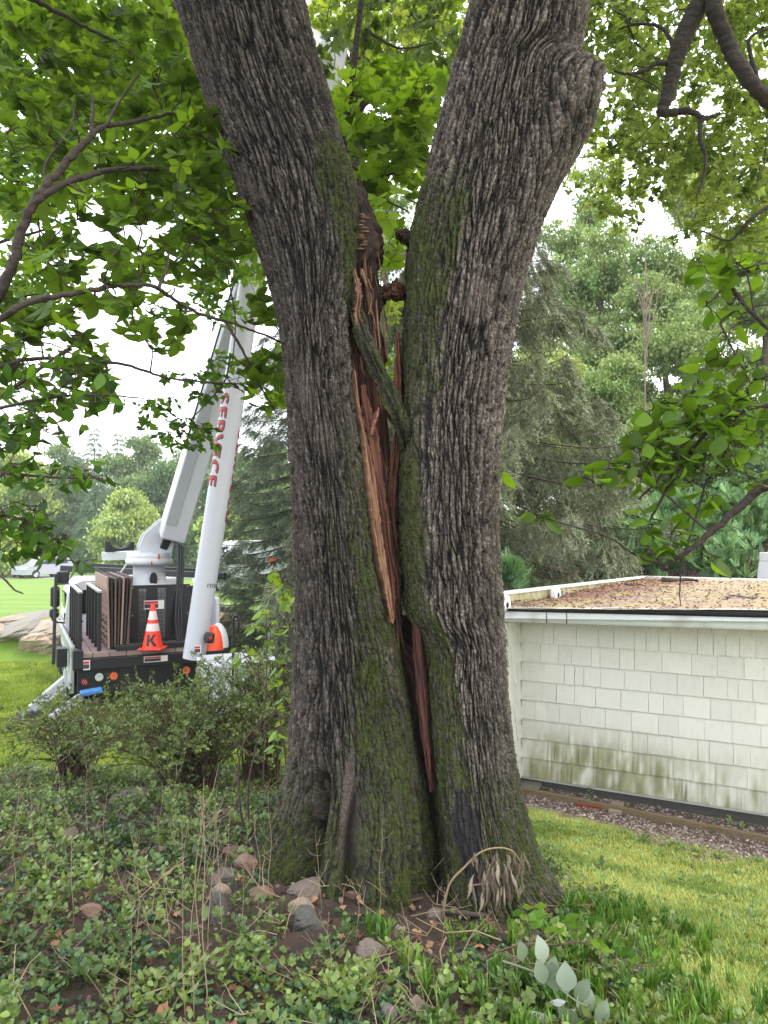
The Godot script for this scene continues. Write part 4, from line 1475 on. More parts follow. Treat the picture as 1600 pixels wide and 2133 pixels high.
	var toward := (inv * EYE - (u0 + u1) * 0.5)
	var uz := (toward - ud * toward.dot(ud)).normalized()
	var ux := ud.cross(uz)
	var PX := Transform3D(Basis(ux, ud, uz), u0)
	mb = MB.new()
	mb.tube(_ring_on(PX, 1.18, 0.1765, 0.2, 1.7), taper(15, 0.004, 0.004), 5)
	for i in 6:
		var a := 0.25 + i * 0.26
		mb.box(PX * Transform3D(Basis(Vector3.UP, a), Vector3(sin(a) * 0.176, 1.15, cos(a) * 0.176)), Vector3(0.012, 0.04, 0.006))
	kid("scale_mark", mb.done(), black, pole)
	var red := paint("letter_red", srgb(160, 38, 40), 0.45)
	var span := u1 - u0
	# SERVICE on the left flank, black edge under red; worn letters above and on the far flank
	for side in [-1.0, 1.0]:
		for layer in 2:
			var r2: float = 0.1785 + 0.003 * layer
			var m2 := wrap_text("SERVICE", 0.27, PX, r2, (-0.96 if side < 0.0 else 1.6) + 0.06 * (1 - layer), (3.42 if side < 0.0 else 2.9) - 0.02 * (1 - layer), 1.42, 1.0)
			kid("lettering", m2, red if layer == 1 else black, pole)
	# hoses beside the turret
	for k in 3:
		mb = MB.new()
		var h := curve_through(PackedVector3Array([L.call(372 + k * 5, 1132 + k * 4, 13.6), L.call(371 + k * 5, 1200, 13.5), L.call(366 + k * 6, 1290, 13.3), L.call(372 + k * 4, 1340, 13.2)]), 5)
		mb.tube(h, taper(h.size(), 0.03 - 0.006 * k, 0.03 - 0.006 * k), 7)
		kid("hose", mb.done(), black, t)
	# pole trays and boom rest over the cab
	mb = MB.new()
	rod(mb, L.call(128, 1184, 16.6), L.call(470, 1200, 16.0), 0.13, 0.12)
	rod(mb, L.call(180, 1176, 16.9), L.call(430, 1188, 16.4), 0.07, 0.1)
	rod(mb, L.call(225, 1196, 15.8), L.call(228, 1212, 15.6), 0.25, 0.1)
	kid("pole_tray", mb.done(), black, t)
	mb = MB.new()
	rod(mb, L.call(218, 1158, 15.6), L.call(300, 1156, 14.4), 0.17, 0.14)
	kid("boom_rest_arm", mb.done(), grey, t)
	mb = MB.new()
	var sad: Vector3 = L.call(250, 1150, 15.2)
	var cr := PackedVector2Array([Vector2(-0.27, 0.0), Vector2(0.27, 0.0), Vector2(0.27, 0.2), Vector2(0.21, 0.2), Vector2(0.14, 0.1), Vector2(0.0, 0.06), Vector2(-0.13, 0.1), Vector2(-0.2, 0.2), Vector2(-0.27, 0.22)])
	mb.prism(cr, sad + Vector3(0, 0.0, 0.0), Vector3.RIGHT, Vector3.UP, Vector3(0, 0, 0.04))
	mb.prism(cr, sad + Vector3(0, 0.0, -0.22), Vector3.RIGHT, Vector3.UP, Vector3(0, 0, 0.04))
	kid("boom_saddle", mb.done(), black, t)
	mb = MB.new()
	var strap := PackedVector3Array([L.call(276, 1158, 14.6), L.call(262, 1178, 14.5), L.call(244, 1204, 14.2)])
	mb.tube(strap, taper(3, 0.016, 0.016), 6)
	kid("strap", mb.done(), paint("strap", srgb(196, 190, 176), 0.8), t)
	# fibreglass bucket lowered behind the shrubs, hazard label on the boom tip
	var bo: Vector3 = L.call(492, 1446, 11.2)
	mb = MB.new()
	p = PackedVector3Array()
	for k in [[-0.52, 0.36], [-0.5, 0.40], [0.46, 0.46], [0.47, 0.51], [0.54, 0.51], [0.545, 0.45], [0.3, 0.42], [-0.4, 0.38]]:
		for s in 40:
			var a := -TAU * s / 40.0
			var sq := pow(pow(absf(cos(a)), 5.0) + pow(absf(sin(a)), 5.0), -0.2)
			p.push_back(bo + Vector3(cos(a) * sq * k[1] * 1.05, k[0], sin(a) * sq * k[1] * 0.85))
	mb.grid(p, PackedColorArray(), 8, 40, true, false)
	bx(mb, bo.x - 0.36, bo.x + 0.36, bo.y - 0.5, bo.y - 0.46, bo.z - 0.3, bo.z + 0.3)
	kid("bucket", mb.done(), white, t)
	mb = MB.new()
	var hb: Vector3 = L.call(436, 1328, 11.62)
	mb.box(Transform3D(Basis(Vector3.BACK, -0.12), hb), Vector3(0.13, 0.16, 0.16), 0.03)
	kid("control_box", mb.done(), black, t)
	var cover := MB.new()
	p = PackedVector3Array()
	for i in 7:
		var th := i / 6.0 * PI * 0.5
		for s in 20:
			var a := -TAU * s / 20.0
			p.push_back(L.call(444, 1352, 11.9) + Vector3(cos(a) * 0.17 * cos(th), 0.38 * sin(th), sin(a) * 0.17 * cos(th)))
	cover.grid(p, PackedColorArray(), 7, 20, true, false)
	kid("orange_cover", cover.done(), paint("cover_orange", srgb(236, 84, 40), 0.4), t)
	cover = MB.new()
	for i in p.size(): p[i] = p[i] + Vector3(0.09, 0.02, -0.06)
	cover.grid(p, PackedColorArray(), 7, 20, true, false)
	kid("white_cover", cover.done(), white, t)
	mb = MB.new()
	mb.cap_disc(hb + Vector3(0, 0.01, 0.085), Vector3.BACK, 0.03, 14)
	kid("red_button", mb.done(), red, t)
	_plate(t, L.call(412, 1353, 11.5), 0.10, 0.12, 0.0)
	# traffic cone standing on the deck
	var base := T * Vector3(0.26, 1.15, -0.3)
	build_cone(T * (L.call(318, 1352, 12.35) as Vector3))

func _ring(c: Vector3, r: float, n: int) -> PackedVector3Array:
	var p := PackedVector3Array()
	for i in n + 1: p.push_back(c + Vector3(cos(TAU * i / n), sin(TAU * i / n), 0) * r)
	return p

func _ring_on(x: Transform3D, y: float, r: float, a0: float, a1: float) -> PackedVector3Array:
	var p := PackedVector3Array()
	for i in 15:
		var a := lerpf(a0, a1, i / 14.0)
		p.push_back(x * Vector3(sin(a) * r, y, cos(a) * r))
	return p

func _plate(t: Node, c: Vector3, w: float, h: float, wide: float) -> void:      # small warning label: white sheet, red band, black block
	var mb := MB.new()
	mb.box(Transform3D(Basis(), c), Vector3(w, h, 0.004))
	var o := kid("warning_label", mb.done(), paint("label_white", srgb(226, 224, 222), 0.5), t)
	mb = MB.new()
	var split := 0.68 if wide > 0.5 else 0.86
	mb.box(Transform3D(Basis(), c + Vector3(-w * (1.0 - split) * 0.42, h * 0.28, 0.003)), Vector3(w * split, h * 0.26, 0.004))
	kid("red_band", mb.done(), paint("label_red", srgb(186, 40, 48), 0.5), o)
	mb = MB.new()
	mb.box(Transform3D(Basis(), c + Vector3(-w * (1.0 - split) * 0.42, -h * 0.14, 0.003)), Vector3(w * split, h * 0.46, 0.004))
	kid("dark_panel", mb.done(), paint("label_dark", srgb(58, 54, 58), 0.5), o)

func _perforated(t: Node, x0: float, x1: float, y0: float, y1: float, z: float, holes: Array, m: Material) -> void:
	var panel := MB.new()
	var x := x0
	var ya := y0 + 0.06
	var yb := y1 - 0.06
	bx(panel, x0, x1, y0, ya, z, z + 0.01, 0.0)
	bx(panel, x0, x1, yb, y1, z, z + 0.01, 0.0)
	for h in holes:
		bx(panel, x, h[0], ya, yb, z, z + 0.01, 0.0)
		x = h[1]
	bx(panel, x, x1, ya, yb, z, z + 0.01, 0.0)
	var o := kid("headboard", panel.done(), m, t)
	for h in holes:
		var grid := MB.new()
		var n := 6
		var w: float = h[1] - h[0]
		for i in n + 1:
			var c: float = h[0] + w * i / n
			bx(grid, c - 0.005, c + 0.005, ya, yb, z + 0.001, z + 0.009, 0.0)
		var rows := int((yb - ya) / (w / n))
		for j in rows + 1:
			var c := lerpf(ya, yb, float(j) / rows)
			bx(grid, h[0], h[1], c - 0.0055, c + 0.0055, z + 0.002, z + 0.008, 0.0)
		kid("perforation", grid.done(), m, o)

func build_cone(where: Vector3) -> void:
	var t := thing("traffic_cone", "orange traffic cone with two pale bands and a black K on the truck deck", "cone", where)
	var bands := [[0.03, 0.30, 0.165, 0.113, "orange"], [0.30, 0.42, 0.113, 0.091, "white"], [0.42, 0.48, 0.091, 0.079, "orange"], [0.48, 0.62, 0.079, 0.053, "white"], [0.62, 0.735, 0.053, 0.031, "orange"]]
	for b in bands:
		var mb := MB.new()
		mb.cyl(Vector3(0, b[0], 0), Vector3(0, b[1], 0), b[2], b[3], 32, b[1] > 0.7)
		kid("cone_body" if b[4] == "orange" else "reflective_band", mb.done(), paint("cone_orange", srgb(240, 62, 40), 0.45) if b[4] == "orange" else paint("cone_white", srgb(222, 206, 204), 0.5), t)
	var mb := MB.new()
	bx(mb, -0.19, 0.19, 0.0, 0.03, -0.19, 0.19, 0.01)
	kid("foot", mb.done(), paint("cone_orange", srgb(240, 62, 40), 0.45), t)
	# K wraps the lower band
	var src := text_mesh("K", 0.26, 0.0).get_mesh_arrays()
	var v: PackedVector3Array = src[Mesh.ARRAY_VERTEX]
	var ix: PackedInt32Array = src[Mesh.ARRAY_INDEX]
	mb = MB.new()
	for i in range(0, ix.size(), 3):
		var q := []
		for k in 3:
			var p := v[ix[i + k]]
			var y := 0.155 + p.y
			var r := lerpf(0.165, 0.113, (y - 0.03) / 0.27) + 0.006
			var a := 0.08 + p.x / 0.13
			q.append(Vector3(sin(a) * r, y, cos(a) * r))
		mb.out_tri(q[0], q[1], q[2], Vector3(0, 0.15, 0))
	kid("letter", mb.done(), paint("letter_black", srgb(26, 24, 26), 0.5), t)

# ---------------------------------------------------------------- cars beyond the lawn
func build_cars() -> void:
	var glass := paint("car_glass", srgb(52, 60, 70), 0.08)
	# silver car seen from behind and its left
	var w := hit(92, 1203, 75.0)
	var t := thing("parked_car", "silver hatchback parked at the road end of the far lawn", "car", w, 1.05)
	var body := paint("car_silver", srgb(168, 170, 184), 0.25, 0.2)
	var side := PackedVector2Array([Vector2(-2.2, 0.3), Vector2(2.15, 0.3), Vector2(2.2, 0.75), Vector2(2.1, 0.98), Vector2(1.9, 1.05), Vector2(1.75, 1.42), Vector2(1.35, 1.60), Vector2(0.2, 1.66), Vector2(-0.35, 1.55), Vector2(-1.05, 1.06), Vector2(-2.0, 0.92), Vector2(-2.22, 0.7)])
	var mb := MB.new()
	mb.prism(side, Vector3(0, 0, -0.88), Vector3.RIGHT, Vector3.UP, Vector3(0, 0, 1.76))
	kid("body", mb.done(), body, t)
	mb = MB.new()
	for sg in [-1.0, 1.0]:
		mb.prism(PackedVector2Array([Vector2(-0.95, 1.08), Vector2(0.35, 1.08), Vector2(0.3, 1.55), Vector2(-0.3, 1.5)]), Vector3(0, 0, sg * 0.885 - 0.01), Vector3.RIGHT, Vector3.UP, Vector3(0, 0, 0.02))
		mb.prism(PackedVector2Array([Vector2(0.42, 1.08), Vector2(1.5, 1.1), Vector2(1.3, 1.5), Vector2(0.42, 1.56)]), Vector3(0, 0, sg * 0.885 - 0.01), Vector3.RIGHT, Vector3.UP, Vector3(0, 0, 0.02))
	mb.box(Transform3D(Basis(Vector3.BACK, 0.42), Vector3(1.85, 1.25, 0)), Vector3(0.03, 0.36, 1.4), 0.01)
	kid("window", mb.done(), glass, t)
	for sg in [-1.0, 1.0]:
		mb = MB.new()
		mb.box(Transform3D(Basis(), Vector3(2.12, 0.93, sg * 0.72)), Vector3(0.12, 0.16, 0.26), 0.02)
		kid("tail_light", mb.done(), paint("tail_red", srgb(150, 30, 34), 0.3), t)
	mb = MB.new()
	mb.box(Transform3D(Basis(), Vector3(2.18, 0.42, 0)), Vector3(0.1, 0.2, 1.6), 0.02)
	kid("rear_bumper", mb.done(), paint("bumper_dark", srgb(60, 62, 66), 0.5), t)
	for q in [[-1.35, 1.0], [1.35, 1.0], [-1.35, -1.0], [1.35, -1.0]]:
		wheel(t, Vector3(q[0], 0.33, q[1] * 0.8), 0.34, 0.22, srgb(190, 192, 198), PI / 2)
	# white van half hidden by the spruce
	w = at(520, 1232, 38.0)
	w.y = land(w.x, -w.z)
	t = thing("white_van", "white van with an orange marker, half hidden behind the dark spruce", "van", w, 0.5)
	var vm := paint("van_white", srgb(206, 207, 212), 0.3)
	mb = MB.new()
	mb.prism(PackedVector2Array([Vector2(-2.6, 0.4), Vector2(2.6, 0.4), Vector2(2.62, 2.3), Vector2(2.5, 2.48), Vector2(-0.9, 2.48), Vector2(-1.25, 2.2), Vector2(-1.75, 1.3), Vector2(-2.5, 1.1), Vector2(-2.65, 0.8)]), Vector3(0, 0, -1.0), Vector3.RIGHT, Vector3.UP, Vector3(0, 0, 2.0))
	kid("body", mb.done(), vm, t)
	mb = MB.new()
	mb.prism(PackedVector2Array([Vector2(-1.6, 1.35), Vector2(-0.7, 1.35), Vector2(-0.7, 2.1), Vector2(-1.2, 2.1)]), Vector3(0, 0, 0.985), Vector3.RIGHT, Vector3.UP, Vector3(0, 0, 0.03))
	kid("window", mb.done(), glass, t)
	mb = MB.new()
	mb.box(Transform3D(Basis(), Vector3(0.9, 1.5, 1.01)), Vector3(0.5, 0.3, 0.02))
	kid("orange_marker", mb.done(), paint("marker_orange", srgb(226, 96, 60), 0.5), t)
	wheel(t, Vector3(-1.75, 0.38, 0.95), 0.38, 0.25, srgb(170, 172, 176), PI / 2)
	wheel(t, Vector3(1.6, 0.38, 0.95), 0.38, 0.25, srgb(170, 172, 176), PI / 2)

# ---------------------------------------------------------------- boulder wall between the two lawns
func build_boulders() -> void:
	var cols := [srgb(150, 136, 122), srgb(176, 152, 118), srgb(128, 122, 114), srgb(164, 146, 128)]
	var m0 := noise_tex(61, 0.03, 5, 256)
	var spots := [[-15, 1325, 1.1, 0.55], [30, 1345, 0.95, 0.75], [52, 1300, 1.5, 0.42], [92, 1340, 1.2, 0.7], [118, 1302, 1.6, 0.40], [128, 1345, 1.2, 0.75], [150, 1292, 0.8, 0.35], [70, 1367, 0.5, 0.4], [22, 1300, 1.0, 0.4], [440, 1300, 1.2, 0.5], [472, 1292, 0.9, 0.5], [500, 1306, 1.3, 0.6]]
	var words := ["broad tan boulder at the left end of the rock wall", "rounded grey boulder low in the rock wall, left of the mirror pole", "flat weathered slab capping the rock wall at the left", "mossy squat boulder under the capping slab of the rock wall", "long flat slab on top of the rock wall beside the truck mirror", "square tan boulder low in the rock wall beside the truck", "small boulder on top of the rock wall just behind the truck mirror", "small grey stone at the foot of the rock wall", "thin grey slab on top of the rock wall near the photo's left edge", "pale tan boulder right of the truck's folded boom", "pale boulder on the lawn edge below the white van", "pale boulder half under the spruce branches"]
	for i in spots.size():
		var k: Array = spots[i]
		var p := at(k[0], k[1], 18.2 + 0.3 * (i % 3))
		var m := paint("boulder%d" % (i % 4), cols[i % 4], 0.95)
		bumpy(m, m0, 3.0, 0.8)
		var o := obj("boulder", stone_mesh(100 + i, 0.8, 14, 22), m)
		o.position = p
		o.basis = Basis(Vector3.UP, i * 1.3) * Basis(Vector3.RIGHT, 0.15 * sin(i * 2.0))
		o.scale = Vector3(k[2], k[3], k[2] * 0.8) * 0.78
		tag(o, words[i], "boulder", "boulders of the rock wall between the lawns")

func build_hook() -> void:
	var mb := MB.new()
	var p := PackedVector3Array([at(485, 1400, 10.4), at(486, 1320, 10.4), at(486, 1292, 10.4), at(489, 1283, 10.4), at(494, 1283, 10.4), at(497, 1292, 10.4), at(497, 1318, 10.4)])
	p[0].y = land(p[0].x, 10.4)
	var c := curve_through(p, 5)
	mb.tube(c, taper(c.size(), 0.016, 0.016), 8)
	tag(obj("hooked_rod", mb.done(), paint("rod_black", srgb(28, 28, 30), 0.3)), "black hooked metal rod standing in the grass right of the truck's bucket", "rod")

# ---------------------------------------------------------------- leaves
# blade: width(t) along a folded, drooping midrib, base at the origin, along +y, face towards +z
func blade_into(mb: MB, x: Transform3D, length: float, width: float, n: int, fold: float, droop: float, shape := 0.0) -> void:
	var p := PackedVector3Array()
	for i in n + 1:
		var t := float(i) / n
		var w := sin(PI * pow(t, 0.85 - 0.25 * shape)) * (1.0 - 0.35 * shape * (1.0 - t))
		if i == n: w = 0.0
		if i == 0: w = 0.06
		w *= width * 0.5
		var y := t * length * (1.0 - 0.25 * droop * t)
		var z := -droop * length * t * t * 0.5
		p.push_back(x * Vector3(-w, y, z + fold * w))
		p.push_back(x * Vector3(0, y, z))
		p.push_back(x * Vector3(w, y, z + fold * w))
	mb.grid(p, PackedColorArray(), n + 1, 3, false, true)

func lobed_into(mb: MB, x: Transform3D, size: float, lobes: int, depth: float) -> void:      # maple- or oak-like outline, fan from the middle
	var mid := x * Vector3(0, size * 0.45, 0.02 * size)
	var ring := PackedVector3Array()
	var m := lobes * 2 + 1
	for i in m:
		var a := lerpf(-2.7, 2.7, float(i) / (m - 1))
		var r := size * (0.55 if i % 2 == 1 else 0.55 * (1.0 - depth))
		r *= 1.0 - 0.22 * absf(a) / 2.7
		ring.push_back(x * Vector3(sin(a) * r, size * 0.45 + cos(a) * r, 0.10 * size * sin(a * 3.0) - 0.06 * size * absf(sin(a))))
	ring.push_back(x * Vector3.ZERO)
	for i in ring.size():
		mb.tri(mid, ring[(i + 1) % ring.size()], ring[i])

func whorl_mesh(seed_: int, leaflets := 5) -> ArrayMesh:      # palmate leaf about 0.3 m across
	var r := RandomNumberGenerator.new()
	r.seed = seed_
	var mb := MB.new()
	for i in leaflets:
		var f := float(i) / (leaflets - 1) * 2.0 - 1.0
		var len_ := (0.185 - 0.075 * absf(f)) * r.randf_range(0.88, 1.1)
		var b := Basis(Vector3.BACK, -f * 1.75 + r.randf_range(-0.12, 0.12)) * Basis(Vector3.RIGHT, r.randf_range(-0.35, 0.1)) * Basis(Vector3.UP, r.randf_range(-0.4, 0.4))
		mb.col = Color.WHITE * r.randf_range(0.78, 1.15)
		blade_into(mb, Transform3D(b, Vector3.ZERO), len_, len_ * r.randf_range(0.38, 0.47), 6, 0.22, r.randf_range(0.1, 0.5), -0.9)
	mb.col = Color(0.7, 0.8, 0.5)
	mb.tube(PackedVector3Array([Vector3(0, -0.12, 0.0), Vector3(0, 0, 0)]), PackedFloat32Array([0.0025, 0.002]), 4)
	return mb.done()

func ovate_mesh(seed_: int, shape := 0.3) -> ArrayMesh:
	var r := RandomNumberGenerator.new()
	r.seed = seed_
	var mb := MB.new()
	blade_into(mb, Transform3D(Basis(Vector3.UP, r.randf_range(-0.3, 0.3)), Vector3.ZERO), 1.0, r.randf_range(0.52, 0.64), 7, r.randf_range(0.08, 0.28), r.randf_range(0.1, 0.5), shape)
	mb.tube(PackedVector3Array([Vector3(0, -0.14, 0.02), Vector3.ZERO]), PackedFloat32Array([0.014, 0.01]), 3)
	return mb.done()

func lobed_mesh(seed_: int, lobes: int, depth: float) -> ArrayMesh:
	var mb := MB.new()
	lobed_into(mb, Transform3D(), 1.0, lobes, depth)
	mb.tube(PackedVector3Array([Vector3(0, -0.3, 0.04), Vector3.ZERO]), PackedFloat32Array([0.014, 0.012]), 3)
	return mb.done()

func spray_mesh(seed_: int, count: int, kind: int, leaf: float) -> ArrayMesh:      # twig about 1 long with leaves along and at its end
	var r := RandomNumberGenerator.new()
	r.seed = seed_
	var mb := MB.new()
	var pts := PackedVector3Array()
	for i in 6:
		var t := i / 5.0
		pts.push_back(Vector3(0.05 * sin(t * 5.0 + seed_), t * 0.8, -0.22 * t * t))
	mb.col = Color(0.55, 0.5, 0.45)
	mb.tube(pts, taper(6, 0.012, 0.004), 3)
	for i in count:
		var t := r.randf_range(0.12, 1.0)
		var o := pts[mini(int(t * 5.0), 5)]
		var b := Basis(Vector3.UP, r.randf_range(-0.7, 0.7)) * Basis(Vector3.BACK, r.randf_range(-1.7, 1.7)) * Basis(Vector3.RIGHT, r.randf_range(-0.9, 0.35))
		mb.col = Color.WHITE * r.randf_range(0.78, 1.15)
		var x := Transform3D(b, o + b * Vector3(0, leaf * 0.25, 0))
		if kind == 0: blade_into(mb, x, leaf, leaf * 0.55, 3, 0.15, 0.3)
		else: lobed_into(mb, x, leaf, 3, 0.42)
	return mb.done()

func clump_mesh(seed_: int, count: int, leaf: float) -> ArrayMesh:      # tuft of leaves within a ball of radius 1
	var r := RandomNumberGenerator.new()
	r.seed = seed_
	var mb := MB.new()
	for i in count:
		var q := Vector3(r.randfn(0, 0.45), r.randfn(0, 0.36), r.randfn(0, 0.45))
		var b := Basis(Vector3.UP, r.randf_range(0, TAU)) * Basis(Vector3.RIGHT, r.randf_range(-1.2, 0.4)) * Basis(Vector3.BACK, r.randf_range(-0.5, 0.5))
		mb.col = Color.WHITE * r.randf_range(0.75, 1.2)
		var w := leaf * r.randf_range(0.7, 1.2)
		var a := q + b * Vector3(0, -w * 0.6, 0)
		var d := q + b * Vector3(0, w * 0.6, 0)
		var l := q + b * Vector3(-w * 0.34, 0, w * 0.08)
		var e := q + b * Vector3(w * 0.34, 0, w * 0.08)
		mb.tri(a, d, l)
		mb.tri(a, e, d)
	return mb.done()

var clumps := []
var needle_sprays := []
func make_shared() -> void:
	for i in 3: clumps.append(clump_mesh(40 + i, 26, 0.42))
	# needle spray: hanging twig, needles as narrow blades all round, about 1 long, hangs along -y
	for k in 2:
		var mb := MB.new()
		var r := RandomNumberGenerator.new()
		r.seed = 70 + k
		mb.col = Color(0.5, 0.42, 0.34)
		mb.tube(PackedVector3Array([Vector3.ZERO, Vector3(0.02, -0.5, 0.04), Vector3(0, -1, 0.1)]), PackedFloat32Array([0.012, 0.009, 0.004]), 3)
		for sub in 11:
			var t := r.randf_range(0.05, 1.0)
			var root := Vector3(0.02, -t, 0.1 * t)
			var dir := Vector3(r.randf_range(-1, 1), r.randf_range(-1.5, -0.2), r.randf_range(-1, 1)).normalized()
			var ln := r.randf_range(0.18, 0.42)
			for i in 9:
				var o := root + dir * ln * (i / 9.0)
				var s := (dir * 0.8 + Vector3(r.randf_range(-1, 1), r.randf_range(-1, 1), r.randf_range(-1, 1))).normalized()
				var side := s.cross(Vector3(r.randf() - 0.5, r.randf() - 0.5, 1)).normalized() * 0.011
				mb.col = Color.WHITE * r.randf_range(0.7, 1.2)
				mb.tri(o - side, o + side, o + s * r.randf_range(0.07, 0.12))
		needle_sprays.append(mb.done())

# ---------------------------------------------------------------- trees behind
func bark_paint(c: Color) -> StandardMaterial3D:
	var m := paint("tree_bark" + c.to_html(), c, 0.95)
	if not m.heightmap_enabled: bumpy(m, noise_tex(81, 0.04, 4, 256), 2.0, 1.5)
	return m

func broadleaf(label: String, foot: Vector3, height: float, spread: float, tint: Color, tint2: Color, count: int, leaf_scale: float, group := "", low := 0.12, holes := 0.0, called := "broadleaf_tree") -> Node3D:
	var t := thing(called, label, "tree", foot, 0.0, group)
	var r := RandomNumberGenerator.new()
	r.seed = hash(label) % 100000
	var trunk := MB.new()
	var pts := PackedVector3Array()
	var top := Vector3(r.randf_range(-0.06, 0.06) * height, height * 0.86, r.randf_range(-0.06, 0.06) * height)
	for i in 7:
		var f := i / 6.0
		pts.push_back(Vector3(top.x * f * f, top.y * f - 0.3 * (1.0 - f), top.z * f * f))
	trunk.tube(pts, taper(7, height * 0.018 + 0.04, 0.02), 9)
	var bm := bark_paint(srgb(92, 82, 74))
	kid("trunk", trunk.done(), bm, t)
	var limbs := MB.new()
	var blobs := []
	var nl := 11
	for i in nl:
		var f := lerpf(low + 0.06, 0.93, (i + 0.5) / nl)
		var a := i * 2.4 + r.randf_range(-0.5, 0.5)
		var reach := spread * (0.35 + 0.65 * sin(PI * pow(f, 0.8))) * r.randf_range(0.55, 0.95)
		var o := Vector3(top.x * f * f, height * 0.86 * f, top.z * f * f)
		var e := o + Vector3(cos(a) * reach, height * r.randf_range(0.02, 0.12), sin(a) * reach)
		var c := curve_through(PackedVector3Array([o, o.lerp(e, 0.5) + Vector3(0, 0.05 * height, 0), e]), 4)
		limbs.tube(c, taper(c.size(), height * 0.006 + 0.015, 0.008), 5)
		blobs.append([e, reach * 0.55 + spread * 0.16])
		blobs.append([o.lerp(e, 0.55), reach * 0.4 + spread * 0.1])
	blobs.append([Vector3(top.x, height * 0.92, top.z), spread * 0.42])
	kid("limbs", limbs.done(), bm, t).set_meta("kind", "stuff")
	var places := [[], [], []]
	var tints := [PackedColorArray(), PackedColorArray(), PackedColorArray()]
	for i in count:
		var b: Array = blobs[r.randi() % blobs.size()]
		var dir := Vector3(r.randfn(), r.randfn() * 0.8, r.randfn()).normalized()
		var q: Vector3 = b[0] + dir * float(b[1]) * pow(r.randf(), 0.4) * Vector3(1, 0.72, 1)
		if q.y < height * low: continue
		if holes > 0.0 and n_soft.get_noise_3dv((q + foot) * 26.0) < -0.42 + holes: continue
		var k := r.randi() % 3
		var s := leaf_scale * r.randf_range(0.6, 1.25)
		places[k].append(Transform3D(Basis(Vector3.UP, r.randf_range(0, TAU)) * Basis(Vector3.RIGHT, r.randf_range(-0.4, 0.4)) * Basis().scaled(Vector3(s, s * 0.8, s)), q))
		var w := clampf(0.5 + 0.9 * n_soft.get_noise_3dv((q + foot) * 18.0) + r.randf_range(-0.25, 0.25), 0.0, 1.0)
		tints[k].push_back(tint.lerp(tint2, w))
	for k in 3:
		scatter("crown", clumps[k], leafy("far_leaf", 0.55, 0.8), places[k], tints[k], t)
	return t

# tiered conifer: branches that sag and turn up, hung with needle sprays
func spruce(label: String, foot: Vector3, height: float, reach: float, tint: Color, tint2: Color, tiers: int, per: int, spray: float, hang: float, group := "", bare := 0.03) -> void:
	var t := thing("spruce_tree", label, "tree", foot, 0.0, group)
	var r := RandomNumberGenerator.new()
	r.seed = hash(label) % 100000
	var bm := bark_paint(srgb(84, 72, 66))
	var mb := MB.new()
	var pts := PackedVector3Array()
	for i in 6: pts.push_back(Vector3(0.02 * height * sin(i * 0.7) * 0.2, height * i / 5.0 - 0.3, 0))
	mb.tube(pts, taper(6, height * 0.014 + 0.05, 0.015), 9)
	kid("trunk", mb.done(), bm, t)
	var br := MB.new()
	var places := [[], []]
	var tints := [PackedColorArray(), PackedColorArray()]
	for i in tiers:
		var f := lerpf(bare, 0.985, pow(float(i) / (tiers - 1), 0.95))
		var n := per if f < 0.7 else maxi(3, per - 2)
		for j in n:
			var a := TAU * j / n + i * 1.1 + r.randf_range(-0.3, 0.3)
			var ln := reach * (1.0 - pow(f, 1.25)) * r.randf_range(0.72, 1.08) + 0.12
			var o := Vector3(0, height * f, 0)
			var d := Vector3(cos(a), 0, sin(a))
			var dip := 0.22 if f < 0.6 else -0.1
			var c := curve_through(PackedVector3Array([o, o + d * ln * 0.4 + Vector3.DOWN * ln * dip * 0.7, o + d * ln * 0.8 + Vector3.DOWN * ln * dip, o + d * ln + Vector3.DOWN * ln * dip * 0.75]), 4)
			br.tube(c, taper(c.size(), 0.008 + ln * 0.005, 0.004), 4)
			var m := int(ln / spray * 11.0 * (1.0 + hang)) + 3
			for k in m:
				var u := pow(r.randf(), 0.75)
				var q := c[mini(int(u * (c.size() - 1)), c.size() - 1)].lerp(c[mini(int(u * (c.size() - 1)) + 1, c.size() - 1)], r.randf())
				var s := spray * r.randf_range(0.5, 1.15) * (1.0 if hang > 0.5 else 0.8)
				# sprays point outward and sideways, or hang straight down like curtains
				var side := d.cross(Vector3.UP) * r.randf_range(-1.0, 1.0)
				var dir := (Vector3.DOWN * (hang + r.randf() * 0.3) + (d * 0.8 + side) * (1.0 - hang * 0.75)).normalized()
				var kk := r.randi() % 2
				places[kk].append(Transform3D(aim(-dir, r.randf_range(0, TAU)).scaled(Vector3.ONE * s), q))
				tints[kk].push_back(tint.lerp(tint2, clampf(r.randf() * 0.7 + 0.4 * u - 0.1, 0.0, 1.0)))
	kid("branches", br.done(), bm, t).set_meta("kind", "stuff")
	for k in 2:
		scatter("crown", needle_sprays[k], leafy("needles", 0.6, 0.35), places[k], tints[k], t)

